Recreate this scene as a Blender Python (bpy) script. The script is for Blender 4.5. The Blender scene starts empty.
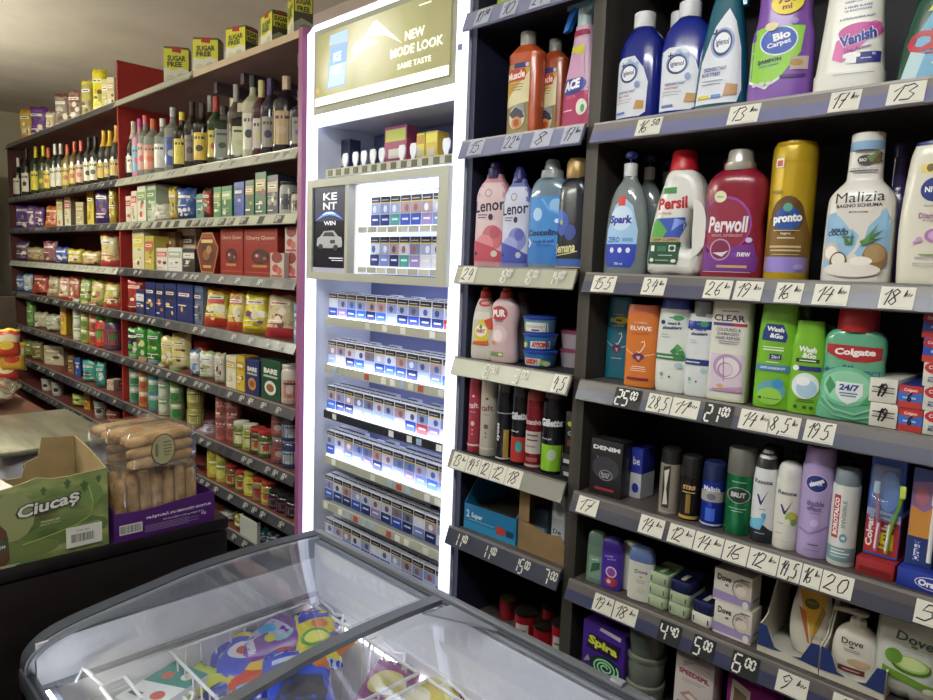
import bpy, bmesh, math, random
from mathutils import Vector, Matrix
from mathutils.bvhtree import BVHTree
from mathutils.geometry import tessellate_polygon

SC = bpy.context.scene
COL = SC.collection
RND = random.Random(7)

# ------------------------------------------------------------------ camera model (solved from the shelf lines and uprights)
CX, CY, F, EYE = 466.5, 350.0, 698.618, 1.55
AX = ((0.70847116, 0.10684484, -0.69760504), (0.70477771, -0.05551684, 0.70725262), (0.03683747, -0.99272456, -0.11463394))


def ray(px, py):
    v = (px - CX, py - CY, F)
    return [sum(a * b for a, b in zip(r, v)) for r in AX]


def onY(px, py, Y):
    r = ray(px, py); t = Y / r[1]
    return r[0] * t, EYE + r[2] * t


def onZ(px, py, z):
    r = ray(px, py); t = (z - EYE) / r[2]
    return r[0] * t, r[1] * t


def onX(px, py, X):
    r = ray(px, py); t = X / r[0]
    return r[1] * t, EYE + r[2] * t


def depth(X, Y, z):
    return AX[0][2] * X + AX[1][2] * Y + AX[2][2] * (z - EYE)


def Xat(px, Y, z):                      # the X on the line (Y, z) that the column px sees
    a = [AX[0][i] for i in range(3)]
    b = [AX[1][i] * Y + AX[2][i] * (z - EYE) for i in range(3)]
    k = (px - CX) / F
    return (k * b[2] - b[0]) / (a[0] - k * a[2])


def Zat(py, X, Y):                      # the height over (X, Y) that the row py sees
    a = [AX[2][i] for i in range(3)]
    b = [AX[0][i] * X + AX[1][i] * Y for i in range(3)]
    k = (py - CY) / F
    return EYE + (k * b[2] - b[1]) / (a[1] - k * a[2])


# ------------------------------------------------------------------ materials
def lin(c):
    c = c.lstrip('#')
    o = []
    for i in (0, 2, 4):
        x = int(c[i:i + 2], 16) / 255
        o.append(x / 12.92 if x <= 0.04045 else ((x + 0.055) / 1.055) ** 2.4)
    return (*o, 1)


_M = {}


def mat(hexc, rough=0.4, metal=0.0, emit=0.0, spec=0.5, coat=0.0):
    key = (hexc, rough, metal, emit, spec, coat)
    if key in _M:
        return _M[key]
    m = bpy.data.materials.new('paint_' + hexc.strip('#'))
    m.use_nodes = True
    b = m.node_tree.nodes['Principled BSDF']
    b.inputs['Base Color'].default_value = lin(hexc)
    b.inputs['Roughness'].default_value = rough
    b.inputs['Metallic'].default_value = metal
    b.inputs['Specular IOR Level'].default_value = spec
    if coat:
        b.inputs['Coat Weight'].default_value = coat
        b.inputs['Coat Roughness'].default_value = 0.1
    if emit:
        b.inputs['Emission Color'].default_value = lin(hexc)
        b.inputs['Emission Strength'].default_value = emit
    _M[key] = m
    return m


def clear(hexc='ffffff', see=0.7, rough=0.05, gloss=0.08, body=None):
    """thin clear film, glass or plastic: mostly see-through, tinted, with a surface reflection"""
    key = ('clear', hexc, see, rough, gloss, body)
    if key in _M:
        return _M[key]
    m = bpy.data.materials.new('clear_' + hexc)
    m.use_nodes = True
    nt = m.node_tree; N = nt.nodes; L = nt.links
    N.clear()
    out = N.new('ShaderNodeOutputMaterial')
    tr = N.new('ShaderNodeBsdfTransparent'); tr.inputs[0].default_value = lin(hexc)
    df = N.new('ShaderNodeBsdfPrincipled'); df.inputs['Base Color'].default_value = lin(body or hexc); df.inputs['Roughness'].default_value = 0.2
    mx = N.new('ShaderNodeMixShader'); mx.inputs[0].default_value = 1 - see
    L.new(tr.outputs[0], mx.inputs[1]); L.new(df.outputs[0], mx.inputs[2])
    gl = N.new('ShaderNodeBsdfGlossy'); gl.inputs['Roughness'].default_value = rough
    lw = N.new('ShaderNodeLayerWeight'); lw.inputs['Blend'].default_value = 0.5
    pw = N.new('ShaderNodeMath'); pw.operation = 'POWER'; pw.inputs[1].default_value = 4.5
    L.new(lw.outputs['Facing'], pw.inputs[0])
    ad = N.new('ShaderNodeMath'); ad.operation = 'MULTIPLY_ADD'; ad.inputs[1].default_value = 0.7; ad.inputs[2].default_value = gloss * .6; ad.use_clamp = True
    L.new(pw.outputs[0], ad.inputs[0])
    m2 = N.new('ShaderNodeMixShader')
    L.new(ad.outputs[0], m2.inputs[0]); L.new(mx.outputs[0], m2.inputs[1]); L.new(gl.outputs[0], m2.inputs[2])
    L.new(m2.outputs[0], out.inputs[0])
    _M[key] = m
    return m


def noisy(name, c1, c2, scale=8, rough=0.6, stretch=(1, 1, 1), bump=0.0, detail=4, metal=0.0, ramp=(0.35, 0.65)):
    m = bpy.data.materials.new(name)
    m.use_nodes = True
    nt = m.node_tree; N = nt.nodes; L = nt.links
    b = N['Principled BSDF']
    tc = N.new('ShaderNodeTexCoord'); mp = N.new('ShaderNodeMapping'); mp.inputs['Scale'].default_value = stretch
    nz = N.new('ShaderNodeTexNoise'); nz.inputs['Scale'].default_value = scale; nz.inputs['Detail'].default_value = detail
    rp = N.new('ShaderNodeValToRGB')
    rp.color_ramp.elements[0].position = ramp[0]; rp.color_ramp.elements[1].position = ramp[1]
    rp.color_ramp.elements[0].color = lin(c1); rp.color_ramp.elements[1].color = lin(c2)
    L.new(tc.outputs['Object'], mp.inputs[0]); L.new(mp.outputs[0], nz.inputs[0]); L.new(nz.outputs[0], rp.inputs[0]); L.new(rp.outputs[0], b.inputs['Base Color'])
    b.inputs['Roughness'].default_value = rough
    b.inputs['Metallic'].default_value = metal
    if bump:
        bp = N.new('ShaderNodeBump'); bp.inputs['Strength'].default_value = bump; bp.inputs['Distance'].default_value = 0.02
        L.new(nz.outputs[0], bp.inputs['Height']); L.new(bp.outputs[0], b.inputs['Normal'])
    return m


# ------------------------------------------------------------------ mesh builder
def crspline(secs, k=4):
    if len(secs) < 3:
        return [tuple(s) for s in secs]
    out = []
    n = len(secs)
    for i in range(n - 1):
        p0, p1, p2, p3 = secs[max(i - 1, 0)], secs[i], secs[i + 1], secs[min(i + 2, n - 1)]
        for j in range(k):
            t = j / k
            q = []
            for a, b, c, d in zip(p0, p1, p2, p3):
                x = 0.5 * (2 * b + (c - a) * t + (2 * a - 5 * b + 4 * c - d) * t * t + (3 * b - a - 3 * c + d) * t ** 3)
                lo, hi = min(b, c), max(b, c)
                q.append(min(max(x, lo - 0.02 * (hi - lo)), hi + 0.02 * (hi - lo)))
            out.append(tuple(q))
    out.append(tuple(secs[-1]))
    return out


class MB:
    def __init__(s):
        s.v, s.f, s.mi, s.mats = [], [], [], []
        s.flat = True

    def m(s, mt):
        if mt not in s.mats:
            s.mats.append(mt)
        return s.mats.index(mt)

    def add(s, verts, faces, mt):
        o = len(s.v); i = s.m(mt)
        s.v += [tuple(p) for p in verts]
        for f in faces:
            s.f.append(tuple(o + k for k in f)); s.mi.append(i)
        return s

    def box(s, x0, x1, y0, y1, z0, z1, mt, b=0.0):
        if x0 > x1: x0, x1 = x1, x0
        if y0 > y1: y0, y1 = y1, y0
        if z0 > z1: z0, z1 = z1, z0
        b = min(b, (x1 - x0) * .45, (y1 - y0) * .45, (z1 - z0) * .45)
        if b <= 0:
            V = [(x, y, z) for z in (z0, z1) for y in (y0, y1) for x in (x0, x1)]
            return s.add(V, [(0, 2, 3, 1), (4, 5, 7, 6), (0, 1, 5, 4), (2, 6, 7, 3), (0, 4, 6, 2), (1, 3, 7, 5)], mt)
        bm = bmesh.new()
        bmesh.ops.create_cube(bm, size=1)
        for v in bm.verts:
            v.co = Vector(((x0 + x1) / 2 + v.co.x * (x1 - x0), (y0 + y1) / 2 + v.co.y * (y1 - y0), (z0 + z1) / 2 + v.co.z * (z1 - z0)))
        bmesh.ops.bevel(bm, geom=list(bm.edges), offset=b, segments=2, profile=0.5, affect='EDGES')
        bm.verts.index_update()
        s.add([v.co[:] for v in bm.verts], [[v.index for v in f.verts] for f in bm.faces], mt)
        bm.free()
        return s

    def loft(s, secs, mt, n=28, p=2.0, cap=True, ring_mats=None):
        """secs: (z, hx, hy[, cx, cy]) horizontal superellipse rings"""
        o = len(s.v); i = s.m(mt); s.flat = False
        for q in secs:
            z, hx, hy = q[:3]
            cx, cy = (q[3], q[4]) if len(q) > 4 else (0, 0)
            for k in range(n):
                t = 2 * math.pi * k / n
                c, d = math.cos(t), math.sin(t)
                s.v.append((cx + hx * math.copysign(abs(c) ** (2 / p), c), cy + hy * math.copysign(abs(d) ** (2 / p), d), z))
        for r in range(len(secs) - 1):
            ii = i if not ring_mats else s.m(ring_mats(secs[r][0], secs[r + 1][0]))
            for k in range(n):
                a, b = o + r * n + k, o + r * n + (k + 1) % n
                s.f.append((a, b, b + n, a + n)); s.mi.append(ii)
        if cap:
            s.f.append(tuple(o + k for k in reversed(range(n)))); s.mi.append(i)
            s.f.append(tuple(o + (len(secs) - 1) * n + k for k in range(n))); s.mi.append(i)
        return s

    def tube(s, pts, r, mt, n=6, closed=False):
        P = [Vector(p) for p in pts]
        o = len(s.v); i = s.m(mt)
        L = len(P)
        up = Vector((0.13, 0.27, 0.95)).normalized()
        for j, p in enumerate(P):
            if closed:
                d = P[(j + 1) % L] - P[j - 1]
            else:
                d = P[min(j + 1, L - 1)] - P[max(j - 1, 0)]
            d = d.normalized() if d.length > 1e-9 else Vector((0, 0, 1))
            u = up if abs(d.dot(up)) < 0.98 else Vector((1, 0, 0))
            a = d.cross(u).normalized(); b = d.cross(a)
            rr = r[j] if isinstance(r, (list, tuple)) else r
            for k in range(n):
                t = 2 * math.pi * k / n
                s.v.append((p + a * (rr * math.cos(t)) + b * (rr * math.sin(t)))[:])
        for j in range(L if closed else L - 1):
            j2 = (j + 1) % L
            for k in range(n):
                s.f.append((o + j * n + k, o + j * n + (k + 1) % n, o + j2 * n + (k + 1) % n, o + j2 * n + k)); s.mi.append(i)
        if not closed:
            s.f.append(tuple(o + k for k in range(n))); s.mi.append(i)
            s.f.append(tuple(o + (L - 1) * n + k for k in reversed(range(n)))); s.mi.append(i)
        return s

    def prism(s, poly, a0, a1, mt, axis='y', side=None):
        """poly of 2D points: axis y -> (x, z); axis x -> (y, z); axis z -> (x, y)"""
        n = len(poly)
        g = {'y': lambda p, a: (p[0], a, p[1]), 'x': lambda p, a: (a, p[0], p[1]), 'z': lambda p, a: (p[0], p[1], a)}[axis]
        V = [g(p, a0) for p in poly] + [g(p, a1) for p in poly]
        tri = tessellate_polygon([[Vector((p[0], p[1], 0)) for p in poly]])
        s.add(V, [tuple(t) for t in tri] + [tuple(n + k for k in reversed(t)) for t in tri], mt)
        o = len(s.v) - 2 * n; i = s.m(side or mt)
        for k in range(n):
            s.f.append((o + k, o + (k + 1) % n, o + n + (k + 1) % n, o + n + k)); s.mi.append(i)
        return s

    def quad(s, pts, mt):
        return s.add(pts, [tuple(range(len(pts)))], mt)

    def build(s, name, parent=None, loc=(0, 0, 0), rotz=0.0, smooth=True, angle=40):
        me = bpy.data.meshes.new(name)
        me.from_pydata(s.v, [], s.f)
        for mt in s.mats:
            me.materials.append(mt)
        me.polygons.foreach_set('material_index', s.mi)
        bm = bmesh.new(); bm.from_mesh(me)
        bmesh.ops.recalc_face_normals(bm, faces=bm.faces)
        bm.to_mesh(me); bm.free()
        if smooth:
            me.polygons.foreach_set('use_smooth', [True] * len(me.polygons))
            me.set_sharp_from_angle(angle=math.radians(angle))
        me.update()
        o = bpy.data.objects.new(name, me)
        COL.objects.link(o)
        o.location = loc
        o.rotation_euler = (0, 0, rotz)
        if parent:
            o.parent = parent
        return o

    def bvh(s):
        return BVHTree.FromPolygons(s.v, s.f)


def tag(o, label, cat, group=None):
    o['label'] = label; o['category'] = cat
    if group:
        o['group'] = group
    return o


def thing(name, label, cat, loc=(0, 0, 0), rotz=0.0, group=None):
    o = bpy.data.objects.new(name, None)
    COL.objects.link(o)
    o.empty_display_size = 0.05
    o.location = loc; o.rotation_euler = (0, 0, rotz)
    return tag(o, label, cat, group)


def struct(o):
    o['kind'] = 'structure'
    return o


def dup(root, loc, label, rotz=None):
    r = root.copy(); COL.objects.link(r); r.location = loc; r['label'] = label
    if rotz is not None:
        r.rotation_euler = (0, 0, rotz)
    for ch in list(root.children):
        c = ch.copy(); COL.objects.link(c); c.parent = r
        for g in list(ch.children):
            d = g.copy(); COL.objects.link(d); d.parent = c
    return r


# ------------------------------------------------------------------ lettering
_T = {}


def text2d(s, bold=0.0):
    key = (s, bold)
    if key not in _T:
        c = bpy.data.curves.new('lettering', 'FONT')
        c.body = s; c.resolution_u = 2; c.offset = bold
        o = bpy.data.objects.new('lettering', c)
        me = bpy.data.meshes.new_from_object(o)
        V = [(v.co.x, v.co.y) for v in me.vertices]
        T = [tuple(p.vertices) for p in me.polygons]
        bpy.data.objects.remove(o); bpy.data.curves.remove(c); bpy.data.meshes.remove(me)
        x0 = min(p[0] for p in V); x1 = max(p[0] for p in V); y0 = min(p[1] for p in V); y1 = max(p[1] for p in V)
        h = y1 - y0
        _T[key] = ([((x - (x0 + x1) / 2) / h, (y - (y0 + y1) / 2) / h) for x, y in V], T, (x1 - x0) / h)
    return _T[key]


def ellipse(u, v, ru, rv, n=20, a0=0, a1=360):
    return [(u + ru * math.cos(math.radians(a0 + (a1 - a0) * k / n)), v + rv * math.sin(math.radians(a0 + (a1 - a0) * k / n))) for k in range(n if a1 - a0 == 360 else n + 1)]


def shapes2d(items, W, H, fine=6):
    """-> list of (verts2d in metres (u from the centre, v from the base), faces, colour)"""
    out = []
    for it in items:
        k = it[0]
        if k == 'R':
            _, u0, v0, u1, v1, c = it[:6]
            nx, ny = max(1, int(fine * abs(u1 - u0)) + 1), max(1, int(fine * abs(v1 - v0)) + 1)
            V = [((u0 + (u1 - u0) * i / nx) * W, (v0 + (v1 - v0) * j / ny) * H) for j in range(ny + 1) for i in range(nx + 1)]
            Fc = [(j * (nx + 1) + i, j * (nx + 1) + i + 1, (j + 1) * (nx + 1) + i + 1, (j + 1) * (nx + 1) + i) for j in range(ny) for i in range(nx)]
        elif k == 'E':
            _, u, v, ru, rv, c = it[:6]
            V = [(u * W, v * H)]; Fc = []
            rings = 2 if fine < 5 else 3
            n = 14 if fine < 5 else 22
            for r in range(1, rings + 1):
                V += [((u + ru * r / rings * math.cos(2 * math.pi * a / n)) * W, (v + rv * r / rings * math.sin(2 * math.pi * a / n)) * H) for a in range(n)]
            for a in range(n):
                Fc.append((0, 1 + a, 1 + (a + 1) % n))
                for r in range(rings - 1):
                    b = 1 + r * n
                    Fc.append((b + a, b + n + a, b + n + (a + 1) % n, b + (a + 1) % n))
        elif k == 'P':
            _, pts, c = it[:3]
            bm = bmesh.new()
            vs = [bm.verts.new((p[0] * W, p[1] * H, 0)) for p in pts]
            for t in tessellate_polygon([[Vector((p[0] * W, p[1] * H, 0)) for p in pts]]):
                try:
                    bm.faces.new([vs[q] for q in t])
                except ValueError:
                    pass
            if fine > 4:
                lng = [e for e in bm.edges if e.calc_length() > 0.012]
                bmesh.ops.subdivide_edges(bm, edges=lng, cuts=3)
                bmesh.ops.triangulate(bm, faces=list(bm.faces))
            bm.verts.index_update()
            V = [(v.co.x, v.co.y) for v in bm.verts]; Fc = [tuple(v.index for v in f.verts) for f in bm.faces]
            bm.free()
        elif k == 'L':                                  # a line: points, width (of H), colour
            _, pts, w, c = it[:4]
            V, Fc = [], []
            Q = [Vector((p[0] * W, p[1] * H)) for p in pts]
            for j, q in enumerate(Q):
                d = (Q[min(j + 1, len(Q) - 1)] - Q[max(j - 1, 0)])
                d = d.normalized() if d.length > 1e-9 else Vector((1, 0))
                nn = Vector((-d.y, d.x)) * (w * H / 2)
                V += [tuple(q + nn), tuple(q - nn)]
            Fc = [(2 * j, 2 * j + 1, 2 * j + 3, 2 * j + 2) for j in range(len(Q) - 1)]
        elif k == 'T':
            s, u, v, h, c = it[1:6]
            w = it[6] if len(it) > 6 else None
            sh = it[7] if len(it) > 7 else 0
            rot = math.radians(it[8]) if len(it) > 8 else 0
            bold = it[9] if len(it) > 9 else 0.02
            tv, tf, tw = text2d(s, bold)
            sy = h * H
            sx = sy if not w else w * W / tw
            V = []
            for a, b in tv:
                x, y = (a * sx + b * sy * sh), b * sy
                V.append((u * W + x * math.cos(rot) - y * math.sin(rot), v * H + x * math.sin(rot) + y * math.cos(rot)))
            Fc = tf
        elif k == 'B':                                  # bar code
            _, u0, v0, u1, v1, c = it[:6]
            rr = random.Random(5); V, Fc = [], []
            x = u0
            while x < u1:
                w = (u1 - u0) * rr.choice((.012, .02, .032))
                b = len(V)
                V += [(x * W, v0 * H), ((x + w) * W, v0 * H), ((x + w) * W, v1 * H), (x * W, v1 * H)]
                Fc.append((b, b + 1, b + 2, b + 3)); x += w + (u1 - u0) * rr.choice((.012, .02, .03))
        out.append((V, Fc, c))
    return out


def slice_fine(V, Fc, du, dv):
    """cut flat shapes into a grid so that they can follow a curved surface"""
    us = [v[0] for v in V]; vs = [v[1] for v in V]
    bm = bmesh.new()
    vv = [bm.verts.new((a, b, 0)) for a, b in V]
    for f in Fc:
        try:
            bm.faces.new([vv[k] for k in f])
        except ValueError:
            pass
    for lo, hi, d, n in ((min(us), max(us), du, (1, 0, 0)), (min(vs), max(vs), dv, (0, 1, 0))):
        k = math.ceil((lo + 1e-6) / d)
        while k * d < hi - 1e-6:
            bmesh.ops.bisect_plane(bm, geom=bm.verts[:] + bm.edges[:] + bm.faces[:], dist=1e-7, plane_co=(k * d * n[0], k * d * n[1], 0), plane_no=n)
            k += 1
    bm.verts.index_update()
    V2 = [(v.co.x, v.co.y) for v in bm.verts]; F2 = [tuple(v.index for v in f.verts) for f in bm.faces]
    bm.free()
    return V2, F2


def decal(body, items, W, H, D, name, parent, fine=6, face='front', rough=0.45, base=0.0, matf=None):
    flat = body.flat
    bv = None if flat else body.bvh()
    if flat:
        y0 = min(v[1] for v in body.v); x1 = max(v[0] for v in body.v); z1 = max(v[2] for v in body.v); yb = max(v[1] for v in body.v)
        ym = (y0 + yb) / 2
    mb = MB()
    for li, (V, Fc, c) in enumerate(shapes2d(items, W, H, 1 if flat else fine)):
        off = 0.0005 + 0.00022 * li
        P = []
        if not flat and fine > 1:
            V, Fc = slice_fine(V, Fc, W / (18 if fine > 5 else 9), H / (14 if fine > 5 else 6))
        for u, v in V:
            v += base
            if flat:
                P.append((u, y0 - off, v) if face == 'front' else ((x1 + off, ym + u, v) if face == 'side' else (u, ym + v, z1 + off)))
                continue
            if face == 'front':
                o, d = Vector((u, -2, v)), Vector((0, 1, 0))
            elif face == 'side':
                o, d = Vector((2, u, v)), Vector((-1, 0, 0))
            else:
                o, d = Vector((u, v, 2)), Vector((0, 0, -1))
            hit = bv.ray_cast(o, d)[0]
            if hit is None:
                q = Vector((u, -D / 2, v)) if face == 'front' else (Vector((W, u, v)) if face == 'side' else Vector((u, v, H)))
                r = bv.find_nearest(q)
                hit = r[0] if r[0] is not None else q
            P.append((hit - d * off)[:])
        mt = c if not isinstance(c, str) else mat(c, rough)
        mb.add(P, Fc, mt)
    return mb.build(name, parent, smooth=False)


# hand-drawn figures (strokes in a unit box) and segment figures
HW = {'0': [[(.5, .95), (.2, .8), (.08, .4), (.25, .03), (.55, .1), (.7, .5), (.62, .88), (.45, .96)]],
      '1': [[(.08, .62), (.42, 1), (.28, 0)]],
      '2': [[(.08, .75), (.3, 1), (.58, .9), (.55, .6), (.05, .04), (.3, .08), (.65, .02)]],
      '3': [[(.1, .9), (.4, 1), (.6, .82), (.35, .55), (.62, .35), (.5, .05), (.1, .05)]],
      '4': [[(.4, 1), (.08, .45), (.65, .5)], [(.58, .85), (.42, 0)]],
      '5': [[(.68, 1), (.25, .95), (.15, .58), (.5, .6), (.6, .3), (.4, .03), (.05, .08)]],
      '6': [[(.55, 1), (.2, .65), (.08, .25), (.3, .02), (.55, .15), (.5, .42), (.15, .35)]],
      '7': [[(.05, .95), (.65, 1), (.3, 0)], [(.25, .5), (.6, .55)]],
      '8': [[(.6, .85), (.35, 1), (.15, .8), (.35, .55), (.55, .25), (.35, .02), (.1, .2), (.35, .55), (.6, .85)]],
      '9': [[(.6, .8), (.35, 1), (.12, .75), (.3, .52), (.58, .75), (.45, .3), (.25, 0)]],
      ',': [[(.2, .1), (.08, -.18)]], '-': [[(.1, .5), (.5, .5)]],
      '~': [[(0, .1), (.15, .95), (.2, .15), (.35, .5), (.45, .1), (.6, .5), (.75, .15), (.95, .4)]]}
SEG = {'0': 'abcdef', '1': 'bc', '2': 'abged', '3': 'abgcd', '4': 'fgbc', '5': 'afgcd', '6': 'afgedc', '7': 'abc', '8': 'abcdefg', '9': 'abcdfg'}
SEGP = {'a': ((0.05, 1), (.55, 1)), 'b': ((.6, .95), (.6, .55)), 'c': ((.6, .45), (.6, .05)), 'd': ((.05, 0), (.55, 0)), 'e': ((0, .45), (0, .05)), 'f': ((0, .95), (0, .55)), 'g': ((.05, .5), (.55, .5))}


def figures(txt, u0, u1, v0, v1, col, seg=False):
    """lines for a price: '14^50' sets 50 small and raised; returned in the tag's 0..1 frame (aspect passed in by scale)"""
    main, _, sup = txt.partition('^')
    adv = lambda ch: .35 if ch in ',1' and not seg else (.4 if ch == ',' else .85)
    tot = sum(adv(c) for c in main) + .5 * sum(adv(c) for c in sup) + (.1 if sup else 0)
    k = (u1 - u0) / max(tot, .9)
    x = u0 + (u1 - u0 - k * tot) / 2
    out = []
    for part, sc in ((main, 1.0), (sup, .5)):
        for ch in part:
            h = (v1 - v0) * sc
            y = v1 - h
            strokes = HW.get(ch, []) if not seg else [SEGP[q] for q in SEG.get(ch, '')]
            for st in strokes:
                pts = [(x + (p[0] + (0.22 * (p[1] - .5) if not seg else .08 * p[1])) * k * sc * .95, y + p[1] * h) for p in st]
                out.append(('L', pts, .075 if not seg else .085, col))
            x += adv(ch) * k * sc
        x += .1 * k
    return out
# ------------------------------------------------------------------ camera, world, render look
cam = bpy.data.cameras.new('camera')
camo = bpy.data.objects.new('camera', cam)
COL.objects.link(camo)
cam.sensor_width = 36; cam.lens = F / 933 * 36; cam.clip_start = 0.02
camo.matrix_world = Matrix(((AX[0][0], -AX[0][1], -AX[0][2], 0), (AX[1][0], -AX[1][1], -AX[1][2], 0), (AX[2][0], -AX[2][1], -AX[2][2], EYE), (0, 0, 0, 1)))
SC.camera = camo
w = bpy.data.worlds.new('world'); SC.world = w
w.use_nodes = True
w.node_tree.nodes['Background'].inputs[0].default_value = lin('b8bcc4')
w.node_tree.nodes['Background'].inputs[1].default_value = 0.05
SC.view_settings.view_transform = 'Standard'
SC.view_settings.look = 'None'
SC.view_settings.exposure = 0.0
SC.cycles.transparent_max_bounces = 24
SC.cycles.max_bounces = 6
SC.cycles.caustics_reflective = False
SC.cycles.caustics_refractive = False

# ------------------------------------------------------------------ the room
CEIL = 2.74
M_ceil = noisy('ceiling_plaster', 'd6d0c3', 'e2dccf', 3, 0.85, bump=0.25)
M_wall = noisy('wall_plaster', 'b9a9a0', 'c8b9af', 2, 0.85, bump=0.1)
M_floor = noisy('floor_tile', '5d5852', '77706a', 6, 0.4)
struct(MB().box(-7.2, 1.6, -2.2, 2.0, -0.05, 0, M_floor).build('floor', smooth=False))
struct(MB().box(-7.2, 1.6, -2.2, 2.0, CEIL, CEIL + .05, M_ceil).build('ceiling', smooth=False))
struct(MB().box(-7.2, 1.6, 1.95, 2.0, 0, CEIL, M_wall).build('wall_back', smooth=False))
struct(MB().box(-7.2, -7.15, -2.2, 1.95, 0, CEIL, noisy('wall_cream', 'b5ad97', 'c2baa4', 2, 0.85)).build('wall_far', smooth=False))
struct(MB().box(1.55, 1.6, -2.2, 1.95, 0, CEIL, M_wall).build('wall_near', smooth=False))
struct(MB().box(-7.15, 1.55, -2.2, -2.15, 0, CEIL, M_wall).build('wall_front', smooth=False))


def lamp(X, Y, lx, ly, power, colr, label, drop=.30):
    t = thing('ceiling_light', label, 'light', (X, Y, CEIL))
    for s in (-.4, .4):
        MB().tube([(s * lx, 0, 0), (s * lx, 0, -drop)], .004, mat('8a8a88', .4), 6).build('rod', t)
    MB().box(-lx / 2 - .02, lx / 2 + .02, -.03, .03, -drop - .03, -drop, mat('d8d8d4', .4), .005).build('housing', t)
    MB().box(-lx / 2, lx / 2, -ly / 2, ly / 2, -drop - .1, -drop - .0305, mat(colr, .5, 0, power), .02).build('diffuser', t)
    return t


lamp(-4.6, .12, 1.2, .14, 66, 'f8f5e0', 'bright fluorescent ceiling light above the till counter', .42)
lamp(-.55, .05, 1.2, .14, 40, 'f1f4f2', 'fluorescent ceiling light above the freezer chest', .12)
lamp(-2.6, -.25, 1.2, .14, 40, 'f5f5e8', 'fluorescent ceiling light over the near end of the counter', .5)

# ------------------------------------------------------------------ shelving
YF = 1.40
M_dark = noisy('dark_laminate', '17161d', '1f1d24', 5, 0.5, (1, 1, .2))
M_darkin = noisy('dark_laminate_inside', '14141d', '1b1b25', 5, 0.6)
M_darkedge = noisy('dark_laminate_edge', '37332f', '45413b', 40, 0.5, (1, 1, .05))
M_shelftop = noisy('grey_brown_board', '413a39', '5b5150', 90, 0.5, (1, 1, 1))
M_railglass = mat('7b7c8e', .25)
M_raildark = mat('3e4150', .36)
M_railpale = mat('a9aa98', .3)
M_red = noisy('red_laminate', '98241f', 'a62c26', 3, 0.5)
M_redin = noisy('maroon_back', '5c2a25', '6a322a', 3, 0.6)
M_redboard = noisy('brown_board', '947c77', 'a38b86', 4, 0.6)
ONE = ['first', 'second', 'third', 'fourth', 'fifth', 'sixth', 'seventh', 'eighth', 'ninth', 'tenth', 'eleventh', 'twelfth', 'thirteenth', 'fourteenth', 'fifteenth', 'sixteenth',
       'seventeenth', 'eighteenth', 'nineteenth', 'twentieth', 'twenty-first', 'twenty-second', 'twenty-third', 'twenty-fourth', 'twenty-fifth']


def rail(x0, x1, ztop, h, mt, parent, marks=0, out=.02, lip=mat('8d8a86', .35, .3), seed=1, two=None):
    """slanted price rail: a clear front over a thin back, top edge at the board, foot standing out"""
    mb = MB()
    prof = [(YF, ztop), (YF - .003, ztop + .002), (YF - out, ztop - h), (YF - out + .004, ztop - h - .003), (YF + .004, ztop - .004)]
    mb.prism(prof, x0, x1, mt, 'x')
    mb.box(x0, x1, YF - .004, YF + .004, ztop - .003, ztop + .004, lip)
    y = lambda q, e: YF - out + (out - .003) * q - e
    zz = lambda q: ztop - h * (1 - q)
    qd = lambda a_, b_, c_, d_, e, m_: mb.quad([(a_, y(c_, e), zz(c_)), (b_, y(c_, e), zz(c_)), (b_, y(d_, e), zz(d_)), (a_, y(d_, e), zz(d_))], m_)
    if two:
        qd(x0, x1, .02, .60, .0006, two)
    if marks:
        rr = random.Random(seed); x = x0 + .03
        mw = mat('d3d3cc', .5); mk = mat('202026', .4)
        fg, bg = (mw, mk) if marks == 1 else (mk, mat('b9b9b2', .5))
        while x < x1 - .08:
            w = rr.choice((.045, .055, .065))
            qd(x, x + w, .06, .96, .0008, bg)
            if rr.random() < .8:
                for (a_, b_, c_, d_) in ((.006, .009, .22, .82), (.014, .017, .22, .82), (.014, .025, .74, .84), (.014, .025, .46, .56), (.022, .025, .2, .82), (.031, .034, .5, .84), (.038, .041, .5, .84)):
                    if b_ < w:
                        qd(x + a_, x + b_, c_, d_, .0014, fg)
            x += w + rr.choice((.004, .02, .05, .08))
    return mb.build('price_rail', parent, smooth=False)


# wide dark unit, nearest the camera
WZ = {'A': 1.896, 'B': 1.550, 'C': 1.291, 'D': 1.010, 'E': .781, 'F': .50}
U1 = thing('dark_shelving_unit', 'wide near-black shelving unit of detergents, shampoos and soaps', 'shelving')
MB().box(-1.019, -.985, YF + .018, 1.80, 0, 2.6, M_darkedge).build('upright', U1, smooth=False)
MB().box(.25, .29, YF - .004, 1.80, 0, 2.6, M_darkedge).build('upright', U1, smooth=False)
MB().box(-.9845, .25, 1.78, 1.80, .1, 2.6, M_darkin).build('back_panel', U1, smooth=False)
MB().box(-.9845, .25, YF + .03, 1.78, 0, .1, M_dark).build('plinth', U1, smooth=False)
for k, z in WZ.items():
    s = MB().box(-.9845, .2495, YF + .004, 1.7795, z - .03, z, M_shelftop).build('shelf', U1, smooth=False)
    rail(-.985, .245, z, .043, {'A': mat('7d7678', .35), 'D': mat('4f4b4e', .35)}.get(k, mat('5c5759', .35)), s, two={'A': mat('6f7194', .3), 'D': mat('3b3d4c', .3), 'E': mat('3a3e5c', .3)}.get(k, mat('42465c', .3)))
MB().box(-.9845, .2495, YF + .004, 1.7795, 2.27, 2.3, M_shelftop).build('shelf', U1, smooth=False)

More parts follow.
